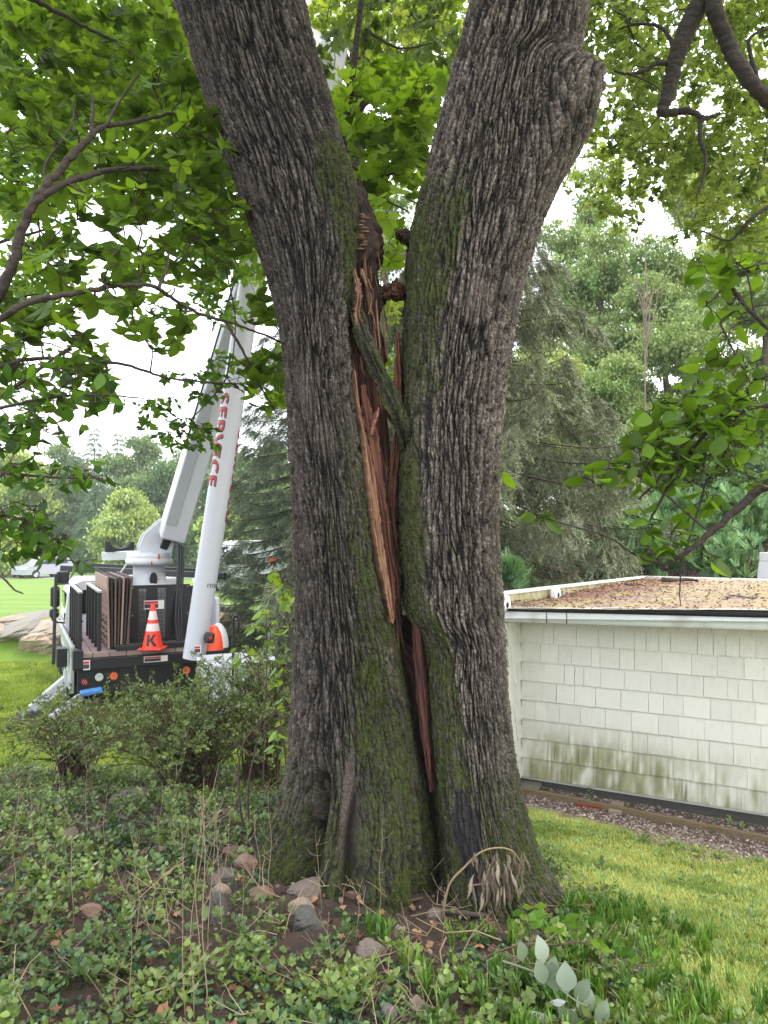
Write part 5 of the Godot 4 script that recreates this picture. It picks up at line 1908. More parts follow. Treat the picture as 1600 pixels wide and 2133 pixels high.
func build_far_trees() -> void:
	make_shared()
	var g := "trees along the far side of the road"
	var pale := srgb(132, 156, 96)
	var mid := srgb(98, 128, 72)
	var deep := srgb(66, 98, 64)
	var yel := srgb(184, 200, 104)
	var far := [
		["pale broad tree at the left end of the far tree line", -60, 930, 95, 78, pale, mid, 1500],
		["light green tree above the silver car, rounded crown", 45, 955, 70, 76, pale, yel, 1500],
		["olive tree between the pale tree and the spruces beyond the lawn", 118, 945, 60, 84, mid, pale, 1300],
		["olive green tree left of the truck's boom, rounded top", 292, 925, 72, 82, pale, mid, 1700],
		["bright yellow-green low tree in front of the dark spruces", 262, 1048, 62, 66, yel, pale, 1500],
		["green tree right behind the boom rest of the truck", 352, 990, 60, 74, mid, deep, 1400],
		["tall mid-green tree rising behind the truck's raised boom", 420, 930, 66, 84, mid, pale, 1400],
		["broad tree beyond the white van, pale crown", 486, 968, 60, 80, pale, mid, 1300],
		["green tree behind the middle spruce, half hidden", 575, 950, 75, 82, mid, pale, 1400],
		["small yellow-green tree between the truck's pole and the van", 468, 1085, 40, 58, yel, mid, 900],
		["leafy bush at the road edge left of the silver car", 12, 1130, 40, 60, mid, yel, 700],
	]
	for k in far:
		var top := at(k[1], k[2] - 22.0, k[4])
		var y := land(top.x, k[4])
		broadleaf(k[0], Vector3(top.x, y, top.z), top.y - y, float(k[3]) / FOCAL * float(k[4]), k[5], k[6], int(k[7]), 0.75, g, 0.04)
	var firs := [
		["tall pointed spruce standing highest in the far tree line", 197, 888, 46, 86],
		["second pointed spruce, just right of the tallest one beyond the lawn", 246, 900, 40, 90],
		["dark spruce left of the two pointed spruces beyond the lawn", 158, 938, 48, 78],
		["dark full spruce behind the yellow-green low tree", 205, 985, 58, 72],
		["dark spruce behind the yoke of the truck's boom", 372, 925, 52, 86],
		["slim spruce between the olive tree and the boom beyond the lawn", 328, 918, 36, 92],
	]
	for k in firs:
		var top := at(k[1], k[2], k[4])
		var y := land(top.x, k[4])
		spruce(k[0], Vector3(top.x, y, top.z), top.y - y, float(k[3]) / FOCAL * float(k[4]), srgb(72, 106, 72), srgb(120, 150, 104), 26, 7, 1.15, 0.35, "spruces in the far tree line")

func build_near_conifers() -> void:
	var f := at(652, 1300, 17.0)
	spruce("dark green spruce behind the oak's left stem, above the white van", Vector3(f.x, land(f.x, 17.0) - 0.1, f.z), 10.5, 2.8, srgb(66, 84, 60), srgb(132, 146, 112), 40, 9, 0.42, 0.4)
	f = at(985, 1200, 14.5)
	spruce("tall grey-green spruce with hanging sprays behind the oak's right stem", Vector3(f.x, land(f.x, 14.5) - 0.2, f.z), 11.2, 4.6, srgb(108, 118, 92), srgb(160, 168, 132), 34, 8, 0.56, 0.72)

func build_wood() -> void:      # the wooded bank behind the shed
	var g := "trees on the wooded bank behind the shed"
	var pale := srgb(158, 176, 116)
	var mid := srgb(124, 152, 88)
	var deep := srgb(78, 108, 66)
	var yel := srgb(176, 190, 108)
	var list := [
		["pale green tree high on the bank, right of the hanging spruce", 1240, 470, 130, 31.0, pale, mid, 3000, 0.36, 0.2],
		["broad pale tree in the middle of the wooded bank", 1400, 480, 150, 28.0, pale, mid, 3800, 0.33, 0.14],
		["tall light tree at the photo's right edge behind the foreground branch", 1590, 330, 150, 29.0, pale, mid, 4200, 0.34, 0.14],
		["thin tall pale tree above the broad one, sky showing through it", 1480, 250, 130, 36.0, pale, yel, 2800, 0.4, 0.26],
		["thin pale tree rising over the hanging spruce", 1190, 330, 110, 38.0, pale, mid, 2000, 0.4, 0.26],
		["mid-green tree low on the bank behind the bare twigs", 1310, 740, 120, 24.0, mid, pale, 3400, 0.27, 0.06],
		["dark green tree under the pale ones behind the foreground branch", 1480, 820, 130, 21.0, mid, deep, 3600, 0.25, 0.04],
		["deep green thicket tree at the right edge above the vent", 1610, 850, 130, 20.0, deep, mid, 3400, 0.25, 0.04],
		["yellowish tree seen between the spruce and the oak's right stem", 1110, 640, 120, 26.0, yel, pale, 2800, 0.30, 0.16],
		["tall tree whose top shows in the fork of the oak", 830, 330, 150, 34.0, mid, pale, 3000, 0.42, 0.16],
		["green tree far behind the fork of the oak", 760, 620, 140, 30.0, mid, pale, 2600, 0.36, 0.12],
	]
	for k in list:
		var top := at(k[1], k[2], k[4])
		var y := land(top.x, k[4])
		broadleaf(k[0], Vector3(top.x, y, top.z), top.y - y, float(k[3]) / FOCAL * float(k[4]), k[5], k[6], int(k[7]), float(k[8]), g, 0.03, float(k[9]))
	# bushes with feathery leaves on the mulched bank
	var fern := []
	for s in 2:
		var mb := MB.new()
		var r := RandomNumberGenerator.new()
		r.seed = 90 + s
		for leaf in 6:
			var a := r.randf_range(0, TAU)
			var x := Basis(Vector3.UP, a) * Basis(Vector3.RIGHT, r.randf_range(0.5, 1.25))
			for i in 8:
				for sd in [-1.0, 1.0]:
					var t := 0.2 + 0.8 * i / 8.0
					mb.col = Color.WHITE * r.randf_range(0.85, 1.15)
					blade_into(mb, Transform3D(x * Basis(Vector3.BACK, sd * 1.1) , x * Vector3(0, t, -0.3 * t * t)), 0.30 * (1.2 - t * 0.7), 0.10, 2, 0.1, 0.3)
		fern.append(mb.done())
	var spots := [["feathery blue-green bush behind the roof, below the foreground branch", 1345, 1145, 75, 14.6, 260], ["pale feathery bush just left of the white vent", 1500, 1170, 55, 14.2, 220], ["leafy sapling clump under the trees left of the vent", 1560, 1080, 70, 15.6, 260], ["small bright bush by the roof corner near the mulch", 1245, 1185, 40, 14.6, 140], ["low bush in front of the dark trunks beside the hanging spruce", 1415, 1085, 55, 16.0, 200], ["pale leafy spray at the shed corner beside the oak's right stem", 1062, 1205, 22, 11.5, 60]]
	for k in spots:
		var c := at(k[1], k[2], k[4])
		var rad := float(k[3]) / FOCAL * float(k[4])
		var foot := Vector3(c.x, land(c.x, k[4]), c.z)
		var t := thing("bush", k[0], "bush", foot, 0.0, "bushes on the bank behind the shed")
		var stem := MB.new()
		var places := [[], []]
		var tints := [PackedColorArray(), PackedColorArray()]
		for i in int(k[5]):
			var q := c - foot + Vector3(rng.randfn() * 0.5, rng.randfn() * 0.42, rng.randfn() * 0.5) * rad
			var s := rf(0.16, 0.34)
			places[i % 2].append(Transform3D(rand_basis(0.7).scaled(Vector3.ONE * s), q))
			tints[i % 2].push_back(srgb(84, 128, 82).lerp(srgb(146, 182, 128), rng.randf()))
			if i % 12 == 0:
				stem.tube(PackedVector3Array([Vector3(rf(-0.1, 0.1), -0.1, 0), q * 0.5 + Vector3(0, 0.1, 0), q]), PackedFloat32Array([0.02, 0.014, 0.006]), 4)
		kid("stems", stem.done(), bark_paint(srgb(84, 72, 66)), t).set_meta("kind", "stuff")
		for i in 2: scatter("crown", fern[i], leafy("fern_leaf", 0.5, 0.7), places[i], tints[i], t)
	# dead leafless tree
	var base := at(1338, 900, 23.0)
	var foot := Vector3(base.x, land(base.x, 23.0), base.z)
	var t := thing("dead_tree", "bare reddish dead tree with upright twigs on the bank", "tree", foot)
	var mb := MB.new()
	for i in 14:
		var e := at(1300 + i * 8 + rf(-14, 14), 500 + rf(0, 170), 23.0 + rf(-0.8, 0.8)) - foot
		var o := at(1345 + rf(-4, 4), rf(600, 760), 23.0) - foot
		var c := curve_through(PackedVector3Array([o, o.lerp(e, 0.35) + Vector3(0, 0.25, 0), o.lerp(e, 0.7) + Vector3(rf(-0.15, 0.15), 0.15, 0), e]), 4)
		mb.tube(c, taper(c.size(), 0.02, 0.005), 4)
	mb.tube(PackedVector3Array([Vector3(0, -0.2, 0), at(1344, 760, 23.0) - foot, at(1348, 600, 23.0) - foot, at(1340, 460, 23.0) - foot]), PackedFloat32Array([0.03, 0.024, 0.018, 0.006]), 6)
	kid("trunk", mb.done(), bark_paint(srgb(128, 112, 102)), t)

# ---------------------------------------------------------------- branches in front and overhead
# paths: [ [u, v, depth] ... ] through the photograph's branches, at their real distance
func branch_set(t: Node3D, paths: Array, m: Material, sides := 8) -> Array:      # returns points along all branches (world)
	var all := []
	for b in paths:
		var pts := PackedVector3Array()
		for q in b[0]: pts.push_back(at(q[0], q[1], q[2]) - t.position)
		var c := curve_through(pts, 8)
		var rd := taper(c.size(), b[1], b[2])
		for i in c.size():
			rd[i] *= 1.0 + 0.05 * n_fine.get_noise_2d(i * 9.0, b[1] * 9000.0)
			if i > 0 and i < c.size() - 1:
				c[i] += Vector3(n_fine.get_noise_2d(i * 40.0, 1.0), n_fine.get_noise_2d(i * 40.0, 90.0), n_fine.get_noise_2d(i * 40.0, 170.0)) * minf(0.012, rd[i] * 0.6)
		var mb := MB.new()
		mb.tube(c, rd, sides)
		kid("branch", mb.done(), m, t)
		for p in c: all.append(p)
	return all

func nearest(all: Array, p: Vector3) -> Vector3:
	var best: Vector3 = all[0]
	var bd := 1e9
	for q in all:
		var d: float = (q as Vector3).distance_squared_to(p)
		if d < bd:
			bd = d
			best = q
	return best

# leaves: array of [transform, tint]; the 300 that show largest are parts of their own
func hang_leaves(t: Node3D, meshes: Array, m_name: String, list: Array, individual: int, through: float, tints: Array, rough := 0.42) -> void:
	for e in list:
		var x: Transform3D = e[0]
		e.append(x.basis.get_scale().x / maxf(0.5, (t.position + x.origin).distance_to(EYE)))
	list.sort_custom(func(a, b): return a[2] > b[2])
	var mm := []
	for i in tints.size():
		var m := leafy(m_name + str(i), rough, through)
		m.albedo_color = (tints[i] as Color).linear_to_srgb()
		mm.append(m)
	var rest := []
	var rest_t := []
	for k in meshes.size():
		rest.append([])
		rest_t.append(PackedColorArray())
	for i in list.size():
		var k := i % meshes.size()
		if i < individual:
			var o := kid("leaf", meshes[k], mm[clampi(int(float(list[i][1]) * tints.size()), 0, tints.size() - 1)], t)
			o.transform = list[i][0]
		else:
			rest[k].append(list[i][0])
			var f := clampf(float(list[i][1]), 0.0, 0.999) * (tints.size() - 1)
			rest_t[k].push_back((tints[int(f)] as Color).lerp(tints[int(f) + 1], f - int(f)))
	for k in meshes.size():
		if rest[k].size() > 0: scatter("leaves", meshes[k], leafy(m_name + "_all", rough, through), rest[k], rest_t[k], t)

func twigs_to(t: Node3D, all: Array, list: Array, m: Material, reach: float, r0 := 0.0035, sag := 0.05) -> void:
	# each leaf joins the nearest wood grown so far, so that twigs fork instead of all starting at one point
	var mb := MB.new()
	var wood := all.duplicate()
	var todo := []
	for e in list:
		var p: Vector3 = (e[0] as Transform3D).origin
		todo.append([nearest(all, p).distance_to(p), p])
	todo.sort_custom(func(a, b): return a[0] < b[0])
	for e in todo:
		var p: Vector3 = e[1]
		if e[0] > reach * 1.6: continue
		var q := nearest(wood, p)
		if q.distance_to(p) > reach: continue
		var mid := q.lerp(p, 0.5) + Vector3(rf(-0.03, 0.03), -sag * q.distance_to(p) + rf(-0.02, 0.02), rf(-0.03, 0.03))
		var r := r0 * (0.7 + 0.9 * clampf(1.0 - float(e[0]) / reach, 0.0, 1.0))
		mb.tube(PackedVector3Array([q, q.lerp(mid, 0.6), mid, mid.lerp(p, 0.6), p]), PackedFloat32Array([r, r * 0.9, r * 0.8, r * 0.65, r * 0.5]), 4)
		wood.append(q.lerp(mid, 0.6))
		wood.append(mid)
		wood.append(mid.lerp(p, 0.6))
	if mb.v.size() > 0: kid("twigs", mb.done(), m, t).set_meta("kind", "stuff")

# blobs: [u, v, half width, half height, near, far, count]
func fill(t: Node3D, blobs: Array, size: float, face: float, clumping := 0.0, seed_shift := 0.0) -> Array:
	var list := []
	for b in blobs:
		for i in int(b[6]):
			var a := rf(0, TAU)
			var r := sqrt(rng.randf())
			var u: float = b[0] + cos(a) * r * b[2]
			var v: float = b[1] + sin(a) * r * b[3]
			if u > 625.0 and u < 712.0 and v > 30.0 and v < 188.0: continue      # the boom's elbow stands clear of leaves here
			if absf(u - (520.0 - (v - 620.0) * 0.17)) < 32.0 and v > 540.0 and v < 790.0 and rng.randf() < 0.7: continue      # and the folded boom shows through
			if clumping > 0.0 and n_soft.get_noise_2d(u * 0.30 + seed_shift, v * 0.30) < -0.30 + clumping * rng.randf() - 0.1: continue
			var p := at(u, v, rf(b[4], b[5])) - t.position
			# leaves lie roughly level, tipped at random; face = how far they turn to hang
			var bas := Basis(Vector3.UP, rf(0, TAU)) * Basis(Vector3.RIGHT, PI / 2.0 + rf(0.0, face)) * Basis(Vector3.UP, rf(-0.5, 0.5))
			list.append([Transform3D(bas.scaled(Vector3.ONE * size * rf(0.72, 1.2)), p), rng.randf()])
	return list

func build_left_canopy() -> void:
	var bm := bark_paint(srgb(64, 54, 48))
	var whorls := [whorl_mesh(1), whorl_mesh(2, 5), whorl_mesh(3, 7)]
	# understory tree whose trunk stands just left of the frame
	var foot := on_land(-2.75, 3.9, -0.1)
	var t := thing("understory_tree", "young tree with big compound leaves, its dark branches spreading across the upper left", "tree", foot)
	var tr := MB.new()
	tr.tube(PackedVector3Array([Vector3.ZERO, Vector3(0.06, 1.2, 0.05), Vector3(0.02, 2.6, 0), at(-260, 300, 4.0) - foot, at(-330, -300, 4.2) - foot]), PackedFloat32Array([0.11, 0.095, 0.08, 0.06, 0.03]), 12)
	kid("trunk", tr.done(), bm, t)
	var all := branch_set(t, [
		[[[-260, 800, 3.9], [-60, 690, 3.8], [10, 590, 3.7], [45, 480, 3.7], [76, 412, 3.7], [112, 370, 3.75], [152, 322, 3.8], [190, 282, 3.85], [216, 264, 3.9], [262, 256, 4.0], [296, 250, 4.1], [360, 235, 4.3]], 0.029, 0.008],
		[[[78, 418, 3.7], [120, 390, 3.75], [170, 370, 3.85], [236, 353, 4.0], [320, 352, 4.2], [430, 360, 4.5], [500, 352, 4.7]], 0.02, 0.008],
		[[[-200, 760, 3.5], [0, 665, 3.4], [40, 638, 3.4], [90, 622, 3.45], [180, 606, 3.5], [250, 594, 3.6], [318, 596, 3.7], [360, 622, 3.8], [420, 655, 3.9], [480, 672, 4.0], [556, 700, 4.1], [620, 730, 4.4]], 0.017, 0.005],
		[[[-200, 790, 3.6], [0, 764, 3.6], [60, 748, 3.65], [150, 748, 3.7], [262, 760, 3.8], [340, 785, 3.9], [420, 795, 4.0], [500, 800, 4.2]], 0.013, 0.004],
		[[[-30, 850, 3.5], [20, 815, 3.5], [80, 770, 3.5], [150, 720, 3.6], [180, 700, 3.7]], 0.012, 0.004],
		[[[-150, -60, 4.4], [40, -10, 4.4], [110, 20, 4.5], [170, 52, 4.6], [232, 82, 4.7]], 0.02, 0.008],
		[[[-150, 560, 4.4], [0, 505, 4.4], [60, 488, 4.4], [120, 470, 4.5], [170, 455, 4.6]], 0.012, 0.004],
		[[[190, 282, 3.85], [194, 230, 3.9], [190, 190, 3.95]], 0.012, 0.005],
		[[[222, 262, 3.9], [250, 210, 4.0], [292, 150, 4.1]], 0.010, 0.004],
		[[[330, 600, 3.7], [348, 560, 3.75], [352, 530, 3.8]], 0.010, 0.004],
		[[[100, 380, 3.75], [96, 340, 3.8], [150, 260, 3.9], [150, 210, 4.0]], 0.008, 0.003],
		[[[470, 670, 4.0], [500, 720, 4.0], [540, 800, 4.1], [575, 860, 4.2]], 0.010, 0.003],
	], bm)
	var near := fill(t, [
		[470, 330, 120, 140, 3.9, 4.8, 84], [330, 430, 150, 100, 3.7, 4.4, 56], [110, 800, 130, 60, 3.5, 4.4, 26], [60, 700, 90, 120, 3.6, 4.4, 24], [560, 620, 60, 130, 4.3, 4.9, 34], [420, 540, 120, 70, 3.8, 4.5, 30], [180, 560, 150, 60, 3.5, 4.2, 26],
		[90, 690, 120, 60, 3.4, 4.0, 24], [60, 350, 90, 110, 3.7, 4.4, 30], [330, 690, 90, 40, 3.7, 4.2, 14], [230, 330, 130, 80, 3.8, 4.6, 40], [380, 230, 120, 90, 4.3, 5.2, 50],
		[540, 760, 40, 60, 4.1, 4.5, 14], [90, 520, 90, 70, 3.7, 4.5, 16], [250, 650, 120, 50, 3.5, 4.0, 16]], 0.74, 1.2, 0.3)
	var back := fill(t, [
		[300, 130, 210, 120, 5.0, 7.0, 230], [120, 150, 140, 150, 5.0, 7.0, 190], [460, 180, 110, 130, 5.0, 7.0, 130], [230, 260, 230, 120, 5.0, 6.5, 150], [60, 300, 90, 130, 5.0, 6.5, 80],
		[300, 400, 220, 70, 5.0, 6.5, 90], [500, 480, 80, 150, 5.2, 6.5, 90], [90, 600, 110, 80, 4.6, 6.0, 50], [360, 560, 120, 70, 4.8, 6.0, 50], [560, 780, 40, 80, 4.6, 5.6, 34], [60, 30, 130, 70, 5.0, 7.0, 90], [400, 30, 160, 60, 5.0, 7.0, 110], [100, 760, 140, 80, 5.0, 6.5, 40]], 0.78, 1.2, 0.4, 40.0)
	var greens := [srgb(78, 104, 42), srgb(98, 128, 48), srgb(122, 154, 56), srgb(146, 178, 68)]
	for e in near: e[1] = e[1] * 0.75
	twigs_to(t, all, near, bm, 1.0)
	near.append_array(back)
	hang_leaves(t, whorls, "chestnut_leaf", near, 290, 1.12, greens)
	# small ovate leaves hanging low on the left
	var t2 := thing("drooping_branch", "low drooping branch of small oval leaves at the left edge above the silver car", "branch", at(-120, 960, 3.3))
	var all2 := branch_set(t2, [
		[[[-120, 960, 3.3], [0, 985, 3.25], [60, 990, 3.25], [130, 995, 3.25], [200, 996, 3.3], [250, 1010, 3.3]], 0.010, 0.003],
		[[[-120, 1080, 3.2], [0, 1075, 3.2], [60, 1088, 3.2], [110, 1120, 3.2], [150, 1168, 3.2]], 0.009, 0.003],
		[[[-120, 860, 3.4], [0, 850, 3.4], [90, 830, 3.4], [200, 822, 3.4], [300, 830, 3.45]], 0.010, 0.003],
		[[[-60, 1170, 3.0], [0, 1200, 3.0], [30, 1228, 3.0], [48, 1236, 3.0]], 0.005, 0.003]], bm, 6)
	var small := fill(t2, [[110, 985, 130, 32, 3.1, 3.5, 64], [40, 930, 60, 40, 3.2, 3.6, 30], [60, 1070, 70, 40, 3.1, 3.4, 60], [100, 1130, 50, 40, 3.1, 3.4, 34], [20, 1120, 40, 50, 3.1, 3.4, 30], [150, 830, 130, 22, 3.2, 3.6, 46], [120, 770, 140, 40, 3.3, 3.9, 50], [90, 880, 100, 30, 3.2, 3.6, 30], [40, 880, 60, 30, 3.2, 3.6, 26], [180, 1175, 30, 14, 3.1, 3.3, 8]], 0.088, 1.6)
	twigs_to(t2, all2, small, bm, 0.5, 0.0018)
	hang_leaves(t2, [ovate_mesh(1), ovate_mesh(2)], "oval_leaf", small, 290, 1.1, [srgb(64, 96, 40), srgb(84, 122, 46), srgb(110, 150, 56)])
	# maple leaves in front of the boom
	var t3 := thing("maple_branch", "thin maple branch with star-shaped leaves crossing in front of the raised boom", "branch", at(180, 745, 4.6))
	var all3 := branch_set(t3, [
		[[[180, 745, 4.6], [262, 760, 4.6], [340, 785, 4.6], [430, 797, 4.65], [490, 806, 4.7]], 0.008, 0.003],
		[[[480, 740, 4.6], [470, 790, 4.6], [440, 830, 4.6], [400, 870, 4.6], [370, 890, 4.6]], 0.006, 0.002],
		[[[470, 560, 4.7], [490, 660, 4.65], [484, 760, 4.6]], 0.006, 0.003]], bm, 6)
	var maple := fill(t3, [[330, 840, 40, 22, 4.5, 4.8, 14], [380, 900, 65, 30, 4.5, 4.8, 30], [350, 870, 60, 50, 4.5, 4.8, 18], [440, 800, 60, 30, 4.5, 4.8, 22], [480, 760, 50, 40, 4.5, 4.9, 26], [430, 905, 30, 30, 4.5, 4.8, 12], [410, 780, 80, 10, 4.5, 4.8, 14], [470, 600, 60, 80, 4.6, 5.2, 50], [420, 480, 90, 60, 4.6, 5.4, 40]], 0.085, 1.3)
	twigs_to(t3, all3, maple, bm, 0.5, 0.0018)
	hang_leaves(t3, [lobed_mesh(1, 5, 0.5), lobed_mesh(2, 5, 0.42)], "maple_leaf", maple, 290, 1.1, [srgb(70, 104, 42), srgb(92, 132, 48), srgb(120, 156, 58)])

func build_fork_canopy() -> void:
	var bm := bark_paint(srgb(64, 54, 48))
	var foot := on_land(-0.42, 6.6, -0.1)
	var t := thing("young_tree", "young bright-leaved tree behind the oak, seen through its fork", "tree", foot)
	var tr := MB.new()
	tr.tube(PackedVector3Array([Vector3.ZERO, Vector3(0.02, 1.5, 0), at(690, 700, 6.6) - foot, at(700, 400, 6.5) - foot, at(735, 150, 6.4) - foot, at(760, -60, 6.4) - foot]), PackedFloat32Array([0.07, 0.06, 0.05, 0.04, 0.03, 0.02]), 9)
	kid("trunk", tr.done(), bm, t)
	var all := branch_set(t, [
		[[[700, 400, 6.5], [760, 385, 6.3], [810, 420, 6.2], [850, 440, 6.2]], 0.016, 0.006],
		[[[720, 260, 6.5], [760, 220, 6.4], [800, 200, 6.3], [835, 175, 6.3]], 0.016, 0.006],
		[[[720, 330, 6.5], [770, 370, 6.4], [850, 350, 6.3], [890, 330, 6.3]], 0.014, 0.005],
		[[[690, 230, 6.5], [740, 200, 6.4], [790, 200, 6.4]], 0.012, 0.005],
		[[[760, 60, 6.4], [830, 100, 6.4], [900, 90, 6.4]], 0.014, 0.005]], bm, 6)
	var lv := fill(t, [[800, 210, 115, 90, 5.9, 7.2, 120], [760, 330, 90, 90, 5.9, 7.2, 84], [850, 330, 70, 100, 5.9, 7.2, 60], [800, 420, 60, 50, 5.9, 6.8, 28], [815, 510, 24, 55, 5.9, 6.6, 16], [890, 170, 40, 60, 5.9, 7.0, 30], [700, 200, 40, 40, 5.9, 7.0, 26], [810, 740, 12, 70, 6.0, 6.6, 8], [870, 290, 40, 60, 6.0, 7.0, 24]], 0.92, 1.2, 0.2, 90.0)
	twigs_to(t, all, lv, bm, 0.9)
	hang_leaves(t, [whorl_mesh(11), whorl_mesh(12), whorl_mesh(13, 6)], "fork_leaf", lv, 290, 1.12, [srgb(98, 128, 44), srgb(128, 162, 52), srgb(150, 186, 62), srgb(164, 196, 76)])

func build_right_branch() -> void:
	var bm := bark_paint(srgb(54, 44, 40))
	var foot := on_land(3.3, 3.6, -0.1)
	var t := thing("dogwood_tree", "small tree reaching in from the right with dark twigs and broad oval leaves", "tree", foot)
	var tr := MB.new()
	tr.tube(PackedVector3Array([Vector3.ZERO, Vector3(-0.05, 1.0, 0), at(2080, 960, 3.6) - foot, at(2020, 600, 3.7) - foot]), PackedFloat32Array([0.07, 0.06, 0.045, 0.02]), 10)
	kid("trunk", tr.done(), bm, t)
	var all := branch_set(t, [
		[[[2080, 960, 3.6], [1800, 930, 3.5], [1600, 1010, 3.4], [1545, 1052, 3.4], [1480, 1110, 3.4], [1430, 1150, 3.4], [1376, 1182, 3.4]], 0.03, 0.007],
		[[[2060, 820, 3.6], [1800, 780, 3.6], [1600, 782, 3.6], [1560, 812, 3.6], [1500, 868, 3.6], [1440, 940, 3.6], [1395, 1010, 3.55], [1352, 1086, 3.55]], 0.02, 0.005],
		[[[1800, 850, 3.5], [1600, 845, 3.5], [1545, 856, 3.5], [1480, 880, 3.5], [1420, 930, 3.55], [1370, 1000, 3.55], [1330, 1040, 3.5]], 0.016, 0.004],
		[[[2040, 620, 3.7], [1800, 560, 3.7], [1600, 552, 3.6], [1548, 570, 3.6], [1514, 588, 3.6], [1540, 620, 3.55], [1575, 660, 3.5], [1640, 720, 3.5]], 0.02, 0.008],
		[[[1545, 625, 3.55], [1528, 650, 3.5], [1502, 672, 3.5], [1516, 705, 3.5], [1535, 745, 3.5], [1560, 790, 3.55]], 0.007, 0.003],
		[[[1560, 812, 3.6], [1540, 850, 3.6], [1520, 920, 3.6], [1490, 980, 3.6], [1472, 1000, 3.6]], 0.009, 0.003],
		[[[1480, 1110, 3.4], [1420, 1060, 3.45], [1360, 1010, 3.5], [1300, 985, 3.5], [1250, 1010, 3.5], [1232, 1000, 3.5]], 0.006, 0.002],
		[[[1390, 1178, 3.4], [1330, 1160, 3.35], [1270, 1120, 3.3], [1200, 1098, 3.3], [1140, 1080, 3.3], [1112, 1068, 3.3]], 0.006, 0.002],
		[[[1472, 1000, 3.6], [1455, 1060, 3.5], [1440, 1110, 3.45], [1422, 1170, 3.4], [1416, 1230, 3.4], [1418, 1262, 3.4]], 0.006, 0.002],
		[[[1440, 940, 3.6], [1400, 945, 3.6], [1350, 940, 3.6], [1330, 920, 3.6]], 0.005, 0.002],
		[[[1500, 868, 3.6], [1440, 860, 3.6], [1420, 850, 3.6]], 0.005, 0.002],
		[[[1572, 660, 3.5], [1550, 560, 3.55], [1490, 545, 3.6], [1430, 550, 3.6]], 0.005, 0.002]], bm, 7)
	var lv := fill(t, [[1480, 545, 55, 28, 3.4, 3.7, 14], [1560, 560, 50, 36, 3.4, 3.8, 16], [1500, 620, 40, 30, 3.4, 3.7, 6], [1560, 640, 50, 40, 3.5, 3.8, 12], [1540, 730, 70, 45, 3.4, 3.8, 20], [1470, 790, 60, 40, 3.4, 3.8, 18],
		[1400, 850, 70, 35, 3.4, 3.8, 24], [1500, 850, 80, 50, 3.4, 3.8, 26], [1350, 905, 50, 30, 3.4, 3.7, 16], [1440, 920, 90, 50, 3.4, 3.8, 32], [1300, 975, 55, 24, 3.4, 3.7, 14], [1400, 985, 90, 40, 3.4, 3.8, 26], [1540, 930, 60, 60, 3.4, 3.8, 24],
		[1240, 990, 26, 22, 3.4, 3.6, 7], [1340, 1070, 50, 36, 3.4, 3.6, 12], [1400, 1120, 60, 40, 3.3, 3.6, 14], [1350, 1140, 40, 30, 3.3, 3.5, 8], [1470, 1060, 50, 40, 3.3, 3.6, 12], [1120, 1072, 32, 14, 3.25, 3.35, 6], [1460, 1160, 40, 16, 3.3, 3.5, 6], [1570, 820, 40, 60, 3.4, 3.8, 18], [1580, 1000, 40, 50, 3.3, 3.6, 10], [1045, 975, 10, 16, 3.9, 4.0, 3], [1440, 880, 120, 60, 3.3, 3.9, 36], [1400, 960, 110, 50, 3.3, 3.8, 30], [1550, 870, 60, 70, 3.3, 3.8, 24]], 0.122, 1.25)
	twigs_to(t, all, lv, bm, 0.6, 0.0022)
	hang_leaves(t, [ovate_mesh(21, 0.0), ovate_mesh(22, 0.1), ovate_mesh(23, -0.2)], "dogwood_leaf", lv, 300, 1.12, [srgb(86, 116, 38), srgb(104, 140, 44), srgb(126, 162, 54)])

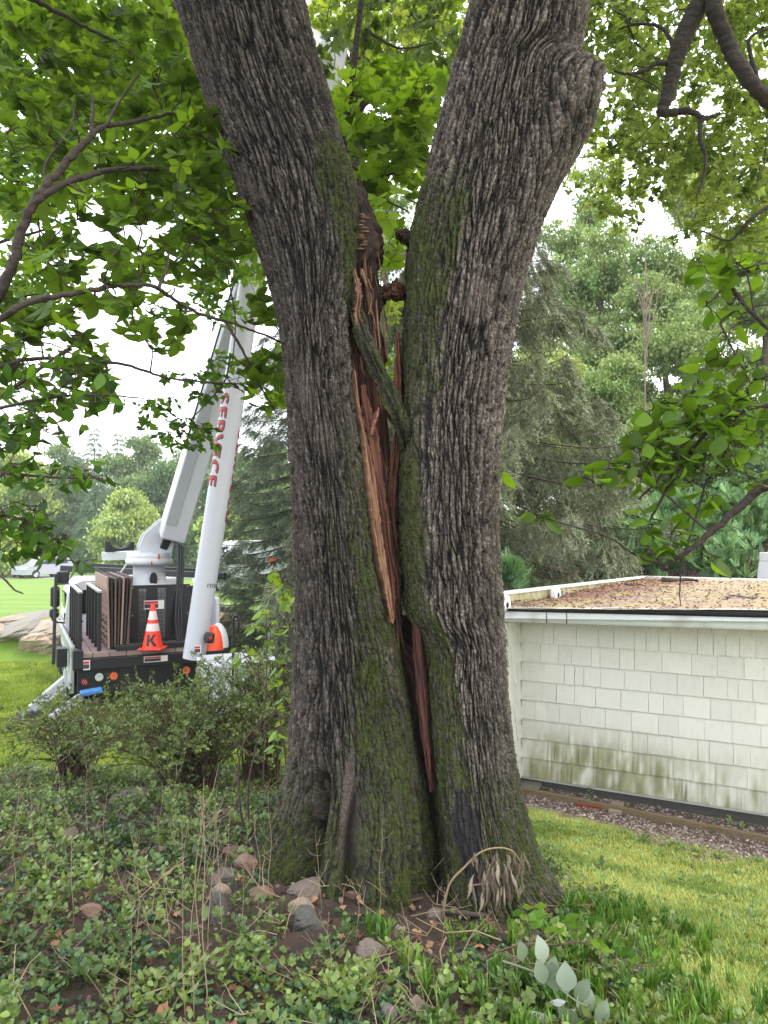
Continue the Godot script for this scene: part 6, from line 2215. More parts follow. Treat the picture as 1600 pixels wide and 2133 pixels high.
func build_overhead() -> void:
	# limb of another oak arching over the shed, small lobed leaves
	var bm := bark_paint(srgb(60, 52, 47))
	var foot := on_land(7.2, 7.6, -0.2)
	var t := thing("overhanging_oak", "oak outside the frame whose dark crooked limbs and small leaves hang over the shed", "tree", foot)
	var tr := MB.new()
	tr.tube(PackedVector3Array([Vector3.ZERO, Vector3(0, 3, 0), at(1900, -500, 7.4) - foot, at(1600, -900, 7.2) - foot]), PackedFloat32Array([0.4, 0.34, 0.24, 0.12]), 14)
	kid("trunk", tr.done(), bm, t)
	var all := branch_set(t, [
		[[[1900, -500, 6.20], [1640, -260, 5.80], [1500, -60, 5.60], [1462, 0, 5.60], [1436, 50, 5.60], [1412, 110, 5.60], [1400, 160, 5.60], [1388, 205, 5.60], [1378, 236, 5.60]], 0.10, 0.04],
		[[[1500, -60, 5.60], [1486, 10, 5.50], [1500, 50, 5.50], [1520, 100, 5.50], [1550, 150, 5.40], [1590, 200, 5.40], [1680, 260, 5.40], [1800, 300, 5.40]], 0.062, 0.045],
		[[[1378, 236, 5.60], [1410, 234, 5.60], [1440, 232, 5.55], [1466, 246, 5.50], [1500, 236, 5.50]], 0.035, 0.012],
		[[[1462, 244, 5.50], [1458, 290, 5.50], [1470, 330, 5.50], [1462, 380, 5.50], [1450, 410, 5.50]], 0.02, 0.006],
		[[[1400, 134, 5.60], [1370, 132, 5.60], [1340, 148, 5.60], [1310, 154, 5.60], [1280, 148, 5.60]], 0.022, 0.008],
		[[[1600, 430, 5.20], [1560, 460, 5.20], [1520, 500, 5.30], [1460, 480, 5.30]], 0.016, 0.005],
		[[[1410, 110, 5.60], [1380, 60, 5.70], [1330, 50, 5.80], [1290, 60, 5.90]], 0.018, 0.006],
		[[[1590, 200, 5.40], [1560, 90, 5.50], [1600, 60, 5.50]], 0.02, 0.008],
		[[[1310, 154, 5.60], [1350, 170, 5.50], [1390, 200, 5.40]], 0.008, 0.004]], bm)
	var sprays := [spray_mesh(1, 16, 1, 0.24), spray_mesh(2, 18, 1, 0.22), spray_mesh(3, 14, 1, 0.25)]
	var lv := fill(t, [[1300, 60, 90, 90, 5.8, 9.5, 100], [1420, 90, 130, 120, 5.8, 9.5, 130], [1550, 120, 90, 150, 5.8, 9.5, 130], [1330, 220, 90, 100, 6.0, 9.5, 80], [1450, 300, 110, 80, 6.2, 9.0, 130], [1560, 330, 70, 100, 6.0, 9.0, 140], [1350, 340, 90, 60, 6.5, 9.5, 70], [1530, 440, 90, 50, 6.4, 9.5, 90], [1290, 420, 60, 50, 8.0, 10.0, 34], [1590, 480, 50, 60, 6.4, 9.5, 50]], 0.33, 1.2, 0.45, 200.0)
	twigs_to(t, all, lv, bm, 0.7, 0.005)
	for i in 420:
		var p := Vector3(rf(0.8, 8.5), rf(7.4, 10.5), -rf(3.5, 12.0))
		if n_soft.get_noise_3dv(p * 16.0) < -0.12: continue
		lv.append([Transform3D(rand_basis(0.8).scaled(Vector3.ONE * rf(0.5, 0.9)), p - t.position), rng.randf()])
	hang_leaves(t, sprays, "oak_leaf", lv, 0, 1.12, [srgb(112, 136, 66), srgb(144, 166, 92), srgb(176, 192, 124)], 0.5)
	# high fine foliage behind the fork and above the boom, the crown of a tall tree farther back
	var t2 := thing("tall_oak", "tall thin-leaved oak high behind the fork and the boom's elbow", "tree", on_land(-0.7, 13.0, -0.2))
	tr = MB.new()
	tr.tube(PackedVector3Array([Vector3.ZERO, Vector3(0.1, 4, 0), at(735, 260, 13.0) - t2.position, at(760, -100, 12.5) - t2.position]), PackedFloat32Array([0.3, 0.26, 0.18, 0.08]), 12)
	kid("trunk", tr.done(), bm, t2)
	var all2 := branch_set(t2, [[[[735, 260, 13.0], [790, 150, 12.6], [840, 140, 12.4], [940, 60, 12.0]], 0.09, 0.03], [[[740, 180, 12.9], [700, 60, 12.4], [640, -40, 12.0]], 0.06, 0.02], [[[740, 120, 12.9], [860, 20, 12.4], [980, -40, 12.0]], 0.05, 0.02]], bm)
	lv = fill(t2, [[760, 60, 130, 80, 10.5, 14.0, 230], [860, 90, 100, 80, 10.5, 14.0, 150], [680, 40, 60, 60, 10.5, 14.0, 90], [820, 600, 30, 60, 12.0, 15.0, 30], [930, 30, 60, 50, 10.5, 14.0, 60], [1260, 330, 60, 60, 11.0, 15.0, 40]], 0.55, 0.9, 0.55, 260.0)
	hang_leaves(t2, sprays, "high_leaf", lv, 0, 1.12, [srgb(112, 134, 60), srgb(146, 166, 84), srgb(172, 190, 110)], 0.5)
	# far crown at the upper left, behind the understory tree
	var t3 := thing("maple_tree", "tall maple filling the sky behind the left branches", "tree", on_land(-7.0, 10.5, -0.2))
	tr = MB.new()
	tr.tube(PackedVector3Array([Vector3.ZERO, Vector3(0, 3, 0), Vector3(0.1, 6, 0), Vector3(0.2, 9.0, 0)]), PackedFloat32Array([0.24, 0.2, 0.14, 0.06]), 12)
	kid("trunk", tr.done(), bm, t3)
	var bs := [spray_mesh(7, 16, 1, 0.26), spray_mesh(8, 15, 0, 0.26)]
	lv = fill(t3, [[120, 110, 180, 150, 8.0, 12.0, 420], [330, 120, 160, 130, 8.0, 12.0, 300], [60, 330, 110, 140, 8.0, 12.0, 170], [260, 300, 180, 100, 8.0, 12.0, 230], [440, 330, 90, 160, 8.0, 12.0, 170], [480, 560, 70, 110, 8.0, 12.0, 70], [60, 560, 90, 60, 8.0, 11.0, 40], [330, 640, 110, 40, 8.0, 11.0, 34], [-80, 100, 120, 200, 8.0, 12.0, 160]], 0.46, 0.9, 0.5, 320.0)
	hang_leaves(t3, bs, "maple_crown", lv, 0, 1.12, [srgb(84, 118, 46), srgb(112, 148, 58), srgb(142, 174, 76)], 0.5)
	# the split oak's own crown, above the frame: it shades the stems
	var o := get_node("oak_tree")
	var crown := []
	for i in 2000:
		var a := rf(0, TAU)
		var rr := 6.2 * sqrt(rng.randf())
		var p := Vector3(0.3 + cos(a) * rr, rf(6.6, 10.5) - 0.03 * rr * rr, -3.6 + sin(a) * rr)
		if n_soft.get_noise_3dv(p * 16.0) < -0.16: continue
		var bas := rand_basis(0.8)
		crown.append([Transform3D(bas.scaled(Vector3.ONE * rf(0.5, 0.9)), p), rng.randf()])
	hang_leaves(o, sprays, "oak_crown", crown, 0, 1.1, [srgb(84, 108, 44), srgb(120, 144, 60)], 0.5)
	var lb := MB.new()
	for i in 7:
		var a := i * 0.9
		var s := Vector3(-1.3 if i % 2 else 1.6, 6.2, -4.1)
		var e := s + Vector3(cos(a) * 2.4, rf(1.2, 2.6), sin(a) * 2.2)
		var c := curve_through(PackedVector3Array([s, s.lerp(e, 0.5) + Vector3(0, -0.2, 0), e]), 5)
		lb.tube(c, taper(c.size(), 0.14, 0.03), 8)
	kid("limbs", lb.done(), bm, o).set_meta("kind", "stuff")

# ---------------------------------------------------------------- undergrowth, stones, grass
func plant_mesh(seed_: int, kind: int) -> ArrayMesh:
	var r := RandomNumberGenerator.new()
	r.seed = seed_
	var mb := MB.new()
	match kind:
		0:      # low plant with rounded toothed leaves on thin stalks
			for i in 6:
				var a := i * 1.05 + r.randf_range(-0.4, 0.4)
				var h := r.randf_range(0.35, 1.0)
				var out := r.randf_range(0.2, 0.6)
				var tip := Vector3(cos(a) * out, h, sin(a) * out)
				mb.col = Color(0.8, 0.85, 0.6)
				mb.tube(PackedVector3Array([Vector3.ZERO, tip * Vector3(0.35, 0.6, 0.35), tip]), PackedFloat32Array([0.012, 0.01, 0.008]), 3)
				mb.col = Color.WHITE * r.randf_range(0.75, 1.2)
				var s := r.randf_range(0.32, 0.6)
				var lx := Transform3D(Basis(Vector3.UP, -a + PI / 2.0) * Basis(Vector3.RIGHT, r.randf_range(0.7, 1.6)) * Basis(Vector3.UP, r.randf_range(-0.5, 0.5)), tip)
				if (i + seed_) % 2: lobed_into(mb, lx, s, 5, 0.26)
				else: blade_into(mb, lx, s * 1.05, s * 0.62, 4, 0.22, r.randf_range(0.2, 0.9), 0.5)
		1:      # seedling with paired pointed leaves up a stem
			var top := r.randf_range(0.7, 1.2)
			mb.col = Color(0.75, 0.85, 0.55)
			mb.tube(PackedVector3Array([Vector3.ZERO, Vector3(0.05, top * 0.5, 0), Vector3(0.02, top, 0.04)]), PackedFloat32Array([0.014, 0.012, 0.008]), 3)
			for tier in 4:
				var y := top * (0.35 + 0.21 * tier)
				for sd in 2:
					var a := tier * 1.6 + sd * PI + r.randf_range(-0.3, 0.3)
					mb.col = Color.WHITE * r.randf_range(0.8, 1.2)
					blade_into(mb, Transform3D(Basis(Vector3.UP, a) * Basis(Vector3.RIGHT, r.randf_range(0.9, 1.4)), Vector3(0.03, y, 0)), r.randf_range(0.35, 0.6) * (1.15 - 0.2 * tier), r.randf_range(0.2, 0.3), 4, 0.2, 0.4)
		2:      # three-leaved creeper sprig
			for i in 4:
				var o := Vector3(r.randf_range(-0.7, 0.7), r.randf_range(0.12, 0.4), r.randf_range(-0.7, 0.7))
				var turn := r.randf_range(0, TAU)
				mb.col = Color(0.7, 0.75, 0.5)
				mb.tube(PackedVector3Array([Vector3(o.x * 0.6, 0, o.z * 0.6), o]), PackedFloat32Array([0.01, 0.008]), 3)
				for k in 3:
					mb.col = Color.WHITE * r.randf_range(0.8, 1.15)
					blade_into(mb, Transform3D(Basis(Vector3.UP, turn + (k - 1) * 1.3) * Basis(Vector3.RIGHT, r.randf_range(1.1, 1.6)), o), r.randf_range(0.3, 0.45), 0.26, 4, 0.15, 0.5)
		3:      # coarse grass tuft
			for i in 16:
				var a := r.randf_range(0, TAU)
				mb.col = Color.WHITE * r.randf_range(0.7, 1.25)
				blade_into(mb, Transform3D(Basis(Vector3.UP, a) * Basis(Vector3.RIGHT, r.randf_range(0.1, 0.8)), Vector3(r.randf_range(-0.12, 0.12), 0, r.randf_range(-0.12, 0.12))), r.randf_range(0.6, 1.1), 0.06, 4, 0.3, r.randf_range(0.4, 1.3), -0.6)
		4:      # short mown grass
			for i in 22:
				var a := r.randf_range(0, TAU)
				mb.col = Color.WHITE * r.randf_range(0.7, 1.25)
				var b := Basis(Vector3.UP, a) * Basis(Vector3.RIGHT, r.randf_range(0.0, 0.9))
				var o := Vector3(r.randf_range(-0.6, 0.6), 0, r.randf_range(-0.6, 0.6))
				var h := r.randf_range(0.5, 1.0)
				mb.tri(o - b.x * 0.055, o + b.x * 0.055, o + b.y * h + Vector3(0, 0, 0.08))
		5:      # clover and plantain in the lawn
			for i in 7:
				var a := r.randf_range(0, TAU)
				mb.col = Color.WHITE * r.randf_range(0.8, 1.2)
				blade_into(mb, Transform3D(Basis(Vector3.UP, a) * Basis(Vector3.RIGHT, r.randf_range(0.9, 1.4)), Vector3(r.randf_range(-0.3, 0.3), r.randf_range(0.1, 0.3), r.randf_range(-0.3, 0.3))), r.randf_range(0.35, 0.6), 0.3, 3, 0.2, 0.4)
	return mb.done()


const STONES := [
		[262, 1682, 92, 40, 2, "long pale grey stone in the ground cover in front of the left shrub"],
		[140, 1752, 36, 32, 0, "lone upright grey stone deep in the ground cover at left"],
		[183, 1918, 46, 40, 1, "reddish split stone lying alone in the left foreground"],
		[492, 1788, 56, 30, 1, "brownish stone against the oak's left root, topmost of the heap"],
		[518, 1818, 58, 36, 1, "broad flat reddish stone just below the topmost one of the heap"],
		[578, 1824, 42, 48, 3, "upright pale stone close under the oak's left root"],
		[470, 1836, 46, 30, 2, "dark flat stone left of the broad reddish one"],
		[447, 1846, 34, 28, 0, "rounded grey stone at the left side of the stone heap"],
		[456, 1864, 44, 22, 3, "small pale flat stone under the rounded grey one"],
		[452, 1918, 50, 60, 4, "dark grey slab standing on edge among the stalks"],
		[636, 1868, 84, 34, 0, "long brown-grey slab under the oak's foot, above two stacked stones"],
		[628, 1902, 56, 34, 3, "pale block resting on the dark flat slab"],
		[634, 1942, 76, 46, 4, "dark flat slab under the pale block"],
		[545, 1872, 50, 22, 1, "reddish stone chip between the heap and the long slab"],
		[610, 1826, 22, 16, 3, "little pale pebble beside the upright stone"],
		[625, 1818, 20, 18, 1, "little brown pebble against the oak's root"],
		[775, 2006, 66, 44, 0, "speckled grey stone in the weeds below the oak's cleft"],
		[908, 1920, 34, 28, 0, "grey stone at the foot of the dark cleft"],
		[826, 1950, 24, 22, 3, "small whitish stone below the mossy roots"],
		[872, 2108, 44, 26, 3, "weathered pale bark chunk near the lower middle"],
		[806, 2135, 50, 34, 2, "grey stone cut by the photo's lower edge"],
		[1012, 1872, 40, 26, 0, "grey stone under the hanging withered leaves"],
		[700, 1846, 40, 24, 2, "stone wedged against the front root of the oak"],
		[735, 1872, 30, 18, 1, "small brown stone in front of the oak's middle root"],
		[556, 1600, 40, 28, 3, "pale squarish rock in the grass between the shrubs and the oak's left stem"],
		[1118, 1958, 26, 16, 2, "small stone under the vine at the lawn's edge"],
]

func build_undergrowth() -> void:
	var kinds := [[plant_mesh(1, 0), plant_mesh(2, 0), plant_mesh(3, 0)], [plant_mesh(4, 1), plant_mesh(5, 1)], [plant_mesh(6, 2), plant_mesh(7, 2)], [plant_mesh(8, 3), plant_mesh(9, 3)]]
	var names := ["ground_cover", "seedlings", "creeper", "coarse_grass"]
	var labels := ["dense low leafy ground cover on the woodland floor in front of the oak", "pointed-leaved seedlings scattered through the ground cover", "glossy three-leaved creeper spreading over the soil", "long soft grass tufts at the lawn edge right of the oak's foot"]
	var spots := []
	for k in STONES:
		var p := hit(k[0], k[1])
		spots.append([p.x, -p.z, float(k[2]) / FOCAL * -p.z])
	var counts := [6200, 3600, 4200, 900]
	for k in 4:
		var places := []
		var tints := []
		for m in kinds[k].size():
			places.append([])
			tints.append(PackedColorArray())
		for i in counts[k]:
			var d := 1.75 + 7.2 * pow(rng.randf(), 1.15)
			var x := rf(-0.62 * d - 0.2, 0.4 * d + 0.5)
			if k == 3:
				d = rf(1.8, 4.2)
				x = rf(-0.1, 1.6)
			var g := lawn_share(x, d)
			if k != 3 and rng.randf() < g * (1.0 if k != 1 else 0.96): continue
			if k == 3 and (g > 0.9 and rng.randf() < 0.75 or x < 0.3 and rng.randf() < 0.8): continue
			# keep off the roots, the bare stony patch and dark soil gaps
			var dx := x - 0.13
			var dd := d - 4.15
			if dx * dx / 0.72 + dd * dd / 0.6 < 1.0: continue
			var stony := exp(-(pow((x + 0.62) / 0.42, 2.0) + pow((d - 3.5) / 0.45, 2.0))) + 0.8 * exp(-(pow((x - 0.25) / 0.5, 2.0) + pow((d - 3.25) / 0.22, 2.0)))
			if rng.randf() < stony * 0.95: continue
			var gap := n_soft.get_noise_2d(x * 55.0 + 31.0 * k, d * 55.0)
			if gap < -0.02 and k != 3 and rng.randf() < 0.8: continue
			var near := sstep(5.0, 2.2, d)
			var on_stone := false
			for q in spots:      # nothing grows on the stones, and little just in front of them
				if absf(x - q[0]) < q[2] * 0.62 and d < float(q[1]) + float(q[2]) * 0.5 and d > float(q[1]) - 0.16: on_stone = true
			if on_stone: continue
			var s := rf(0.04, 0.09)
			if k == 0: s *= lerpf(1.15, 1.0, near) * (1.35 if rng.randf() < 0.12 else 1.0)
			if k == 1: s = rf(0.05, 0.12)
			if k == 2: s = rf(0.045, 0.085)
			if k == 3: s = rf(0.07, 0.16)
			var m: int = i % int(kinds[k].size())
			places[m].append(Transform3D(rand_basis(0.25).scaled(Vector3.ONE * s), on_land(x, d, 0.0)))
			var c: Color
			var w := clampf(0.5 + 1.1 * n_soft.get_noise_2d(x * 40.0 + 200.0, d * 40.0) + rf(-0.3, 0.3), 0.0, 1.0)
			if k == 0: c = srgb(62, 86, 40).lerp(srgb(120, 140, 66), w)
			elif k == 1: c = srgb(72, 100, 46).lerp(srgb(136, 158, 80), w)
			elif k == 2: c = srgb(48, 84, 54).lerp(srgb(86, 120, 76), w)
			else: c = srgb(72, 116, 40).lerp(srgb(124, 160, 62), w)
			if k == 0 and rng.randf() < 0.03: c = srgb(132, 156, 74)
			tints[m].push_back(c)
		for m in kinds[k].size():
			var o := scatter(names[k], kinds[k][m], leafy("undergrowth_leaf" + str(k), 0.22 if k == 2 else 0.34, 0.8), places[m], tints[m])
			tag(o, labels[k], "undergrowth" if k < 3 else "grass")
	# lawn
	var blades := [plant_mesh(21, 4), plant_mesh(22, 4), plant_mesh(23, 4)]
	var weeds := [plant_mesh(24, 5), plant_mesh(25, 5)]
	var gp := [[], [], []]
	var gt := [PackedColorArray(), PackedColorArray(), PackedColorArray()]
	var wp := [[], []]
	var wt := [PackedColorArray(), PackedColorArray()]
	for i in 52000:
		var d := 1.9 + 6.8 * pow(rng.randf(), 0.85)
		var x := rf(0.35, 0.56 * d + 0.35)
		if i % 3 == 0:
			d = rf(8.0, 17.5)
			x = rf(-0.56 * d - 0.3, 0.05 * d)
		var off := (x - 1.46) * -0.467 + (8.1 - d) * 0.884
		if d < 9.0 and x > 1.0 and off < 0.75 + 0.08 * x: continue
		if rng.randf() > lawn_share(x, d) * 1.1: continue
		if d < 9.0 and x > 0.5:
			var bare := sstep(0.56, 0.74, n_soft.get_noise_2d(x * 55.0 + 900.0, d * 75.0) * 0.5 + 0.5)
			if rng.randf() < bare * 0.85: continue
			var spill := sstep(0.9, 1.8, (x - 1.46) * 0.884 + (8.1 - d) * 0.467) * sstep(1.9, 0.8, off)
			if rng.randf() < spill * 0.85: continue
		var w := clampf(0.5 + 1.2 * n_soft.get_noise_2d(x * 34.0 + 500.0, d * 34.0) + rf(-0.3, 0.3), 0.0, 1.0)
		var c := srgb(132, 154, 60).lerp(srgb(194, 200, 112), w)
		if d > 8.0: c = srgb(132, 158, 52).lerp(srgb(178, 192, 80), w)
		if i % 9 == 4 and d < 8.0:
			wp[i % 2].append(Transform3D(rand_basis(0.2).scaled(Vector3.ONE * rf(0.04, 0.085)), on_land(x, d, 0.002)))
			wt[i % 2].push_back(srgb(96, 130, 58).lerp(srgb(140, 168, 96), w))
		else:
			var k := i % 3
			var h := rf(0.032, 0.06) if d < 8.0 else rf(0.07, 0.12)
			gp[k].append(Transform3D(rand_basis(0.15).scaled(Vector3(1.5, 1, 1.5) * h), on_land(x, d, 0.0)))
			gt[k].push_back(c)
	for k in 3:
		tag(scatter("lawn_grass", blades[k], leafy("grass_blade", 0.5, 0.8), gp[k], gt[k]), "short yellowish green lawn between the oak and the shed, and round the truck", "grass")
	for k in 2:
		tag(scatter("clover", weeds[k], leafy("clover_leaf", 0.45, 0.8), wp[k], wt[k]), "small broad-leaved weeds mixed into the near lawn", "weeds")
	# dead leaves and crumbs on the soil
	var dl := MB.new()
	lobed_into(dl, Transform3D(Basis(Vector3.RIGHT, PI / 2.0), Vector3(0, 0, 0)), 1.0, 4, 0.35)
	var lp := []
	var lt := PackedColorArray()
	for i in 2200:
		var d := rf(1.8, 8.5)
		var x := rf(-0.6 * d, 0.35 * d + 0.3)
		if rng.randf() < lawn_share(x, d) * 0.97: continue
		lp.append(Transform3D(rand_basis(0.6).scaled(Vector3.ONE * rf(0.02, 0.06)), on_land(x, d, 0.012)))
		lt.push_back(srgb(92, 62, 44).lerp(srgb(160, 122, 92), rng.randf()))
	tag(scatter("leaf_litter", dl.done(), vcol("litter", 0.9), lp, lt), "brown dead leaves lying on the soil under the ground cover", "litter")
	# fallen twigs and dead stems tangled through the leaves
	var tw := []
	var twc := PackedColorArray()
	var tm := MB.new()
	tm.tube(PackedVector3Array([Vector3(-0.5, 0, 0), Vector3(-0.2, 0.06, 0.03), Vector3(0.15, 0.03, -0.05), Vector3(0.5, 0.12, 0.02)]), PackedFloat32Array([0.008, 0.007, 0.006, 0.003]), 4)
	tm.tube(PackedVector3Array([Vector3(0.1, 0.03, -0.04), Vector3(0.25, 0.14, 0.1), Vector3(0.3, 0.2, 0.22)]), PackedFloat32Array([0.006, 0.004, 0.002]), 4)
	for i in 900:
		var d := 1.8 + 6.0 * rng.randf()
		var x := rf(-0.6 * d, 0.35 * d + 0.3)
		if rng.randf() < lawn_share(x, d): continue
		tw.append(Transform3D((Basis(Vector3.UP, rf(0, TAU)) * Basis(Vector3.BACK, rf(-0.15, 0.7))).scaled(Vector3.ONE * rf(0.12, 0.42)), on_land(x, d, rf(0.01, 0.05))))
		twc.push_back(srgb(84, 66, 54).lerp(srgb(160, 140, 112), rng.randf()))
	tag(scatter("twig_litter", tm.done(), vcol("litter", 0.9), tw, twc), "thin fallen twigs and dead stems tangled through the ground cover", "twigs")
	var sp := []
	var stt := PackedColorArray()
	for i in 3400:
		var d := rf(1.8, 6.5)
		var x := rf(-0.6 * d, 0.35 * d + 0.3)
		if rng.randf() < lawn_share(x, d): continue
		sp.append(Transform3D(rand_basis(1.5).scaled(Vector3.ONE * rf(0.004, 0.016)), on_land(x, d, 0.006)))
		stt.push_back(srgb(70, 54, 46).lerp(srgb(140, 122, 108), pow(rng.randf(), 2.0)))
	tag(scatter("soil_crumbs", stone_mesh(5), vcol("gravel", 0.9), sp, stt), "crumbs of soil and small stones on the woodland floor", "soil")

func build_stones() -> void:
	var tones := [srgb(108, 97, 89), srgb(122, 98, 86), srgb(94, 88, 82), srgb(136, 121, 107), srgb(78, 76, 73)]
	var tex := noise_tex(91, 0.04, 5, 256)
	# u, v of the foot, width and height in photo pixels, tone, label
	for i in STONES.size():
		var k: Array = STONES[i]
		var p := hit(k[0], k[1])
		var d := -p.z
		var w := float(k[2]) / FOCAL * d * 0.5
		var h := float(k[3]) / FOCAL * d
		var m := paint("stone%d" % k[4], tones[k[4]], 0.92)
		if not m.heightmap_enabled: bumpy(m, tex, 1.2, 3.0)
		var o := obj("stone", stone_mesh(200 + i, 1.0, 14, 20), m)
		o.position = p + Vector3(0, h * 0.2, -w * 0.4)
		o.basis = Basis(Vector3.UP, rf(-0.5, 0.5)) * Basis(Vector3.BACK, rf(-0.15, 0.15)) * Basis().scaled(Vector3(w, h * 0.62, w * 0.85))
		tag(o, k[5], "stone")

func build_stalks() -> void:
	# last year's thin dry stems, each standing by itself
	var tan := paint("dry_stem", srgb(136, 120, 98), 0.8)
	var variants := []
	for k in 5:
		var mb := MB.new()
		var r := RandomNumberGenerator.new()
		r.seed = 300 + k
		var pts := PackedVector3Array()
		var bend := r.randf_range(-0.10, 0.10)
		for i in 9:
			var t := i / 8.0
			pts.push_back(Vector3(bend * t * t + 0.012 * sin(t * 9.0 + k), t, 0.05 * sin(t * 4.0 + k) * t))
		mb.tube(pts, taper(9, 0.0032, 0.0012), 4)
		for i in 4 + k % 3:
			var t := r.randf_range(0.45, 0.98)
			var o := pts[int(t * 8.0)]
			var a := r.randf_range(0, TAU)
			var ln := r.randf_range(0.06, 0.2)
			mb.tube(PackedVector3Array([o, o + Vector3(cos(a) * ln * 0.5, ln * 0.35, sin(a) * ln * 0.5), o + Vector3(cos(a) * ln * 0.8, ln, sin(a) * ln * 0.8)]), PackedFloat32Array([0.002, 0.0016, 0.001]), 3)
		variants.append(mb.done())
	var list := [
		[275, 2125, 1880, "dry stalk nearest the lower edge, left of the thick cluster of stalks"], [284, 1990, 1740, "dry stalk standing behind the one nearest the lower edge at left"], [352, 1985, 1800, "short dry stalk just left of the cluster of tall stalks"],
		[386, 2126, 1720, "leftmost tall stalk of the cluster in front of the stone heap"], [400, 2124, 1690, "tall pale stalk in the middle of the cluster before the stone heap"], [412, 2060, 1655, "tallest stalk of the cluster, its base behind the others"], [426, 2126, 1670, "rightmost tall stalk of the cluster before the stone heap"], [434, 1990, 1700, "stalk close behind the cluster, beside the dark standing slab"],
		[215, 1800, 1640, "dry stalk right of the lone grey stone at left"], [330, 1800, 1640, "dry stalk standing below the middle shrub's stems"], [362, 1790, 1600, "dry stalk rising in front of the middle shrub's base"], [180, 1760, 1560, "dry stalk in front of the left shrub's bare stems"], [70, 1790, 1610, "dry stalk far left, in the taller ground cover"], [118, 1770, 1540, "dry stalk between the far left one and the left shrub"],
		[540, 1890, 1690, "dry stalk over the broad flat reddish stone"], [562, 1875, 1650, "dry stalk close to the oak's left root, beside the upright stone"], [478, 1800, 1600, "dry stalk behind the topmost stone of the heap"], [668, 1900, 1725, "forked pale stalk before the oak's left stem, right of the long slab"], [790, 1905, 1735, "forked stalk before the oak's middle root, left of the cleft"],
		[690, 2090, 1900, "stalk low in the weeds, right of the dark flat slab"], [850, 2110, 1930, "bent stalk near the pale bark chunk"], [745, 1960, 1830, "short stalk left of the speckled stone under the cleft"], [922, 1985, 1830, "short stalk in front of the dark cleft at the oak's foot"], [1010, 2120, 2000, "short pale stalk left of the silvery sprig"], [508, 1960, 1760, "stalk between the cluster and the stacked stones"], [30, 1880, 1650, "stalk at the photo's left edge above the dark soil"], [150, 1930, 1700, "stalk left of the reddish split stone"], [460, 1960, 1640, "tall stalk right behind the dark standing slab"]]
	for i in list.size():
		var k: Array = list[i]
		var p := hit(k[0], k[1])
		var h := clampf((float(k[1]) - float(k[2])) / FOCAL * -p.z, 0.1, 1.2)
		var o := obj("dry_stalk", variants[i % 5], tan)
		o.position = p
		o.basis = Basis(Vector3.UP, rf(0, TAU))
		o.scale = Vector3(maxf(h, 0.6), h, maxf(h, 0.6))
		tag(o, k[3], "stalk", "dry stalks in the ground cover")
	# curved bare whips left of the oak
	var brown := paint("brown_whip", srgb(78, 62, 54), 0.85)
	var whips := [["dark bare whip arching up beside the oak's left root", [[512, 1745, 4.6], [500, 1680, 4.6], [497, 1600, 4.6], [512, 1540, 4.6], [560, 1490, 4.6], [600, 1472, 4.6]]], ["thin straight dark whip just right of the arching one", [[520, 1735, 4.5], [516, 1650, 4.5], [530, 1570, 4.5], [545, 1500, 4.5]]], ["bare forked twig lying across the ground cover at left", [[205, 1680, 5.2], [165, 1678, 5.1], [150, 1660, 5.1], [190, 1645, 5.2], [250, 1632, 5.3]]]]
	for k in whips:
		var pts := PackedVector3Array()
		for q in k[1]: pts.push_back(at(q[0], q[1], q[2]))
		pts[0].y = minf(pts[0].y, land(pts[0].x, -pts[0].z) + 0.03)
		var c := curve_through(pts, 6)
		var mb := MB.new()
		mb.tube(c, taper(c.size(), 0.009, 0.003), 5)
		tag(obj("whip", mb.done(), brown), k[0], "twig")

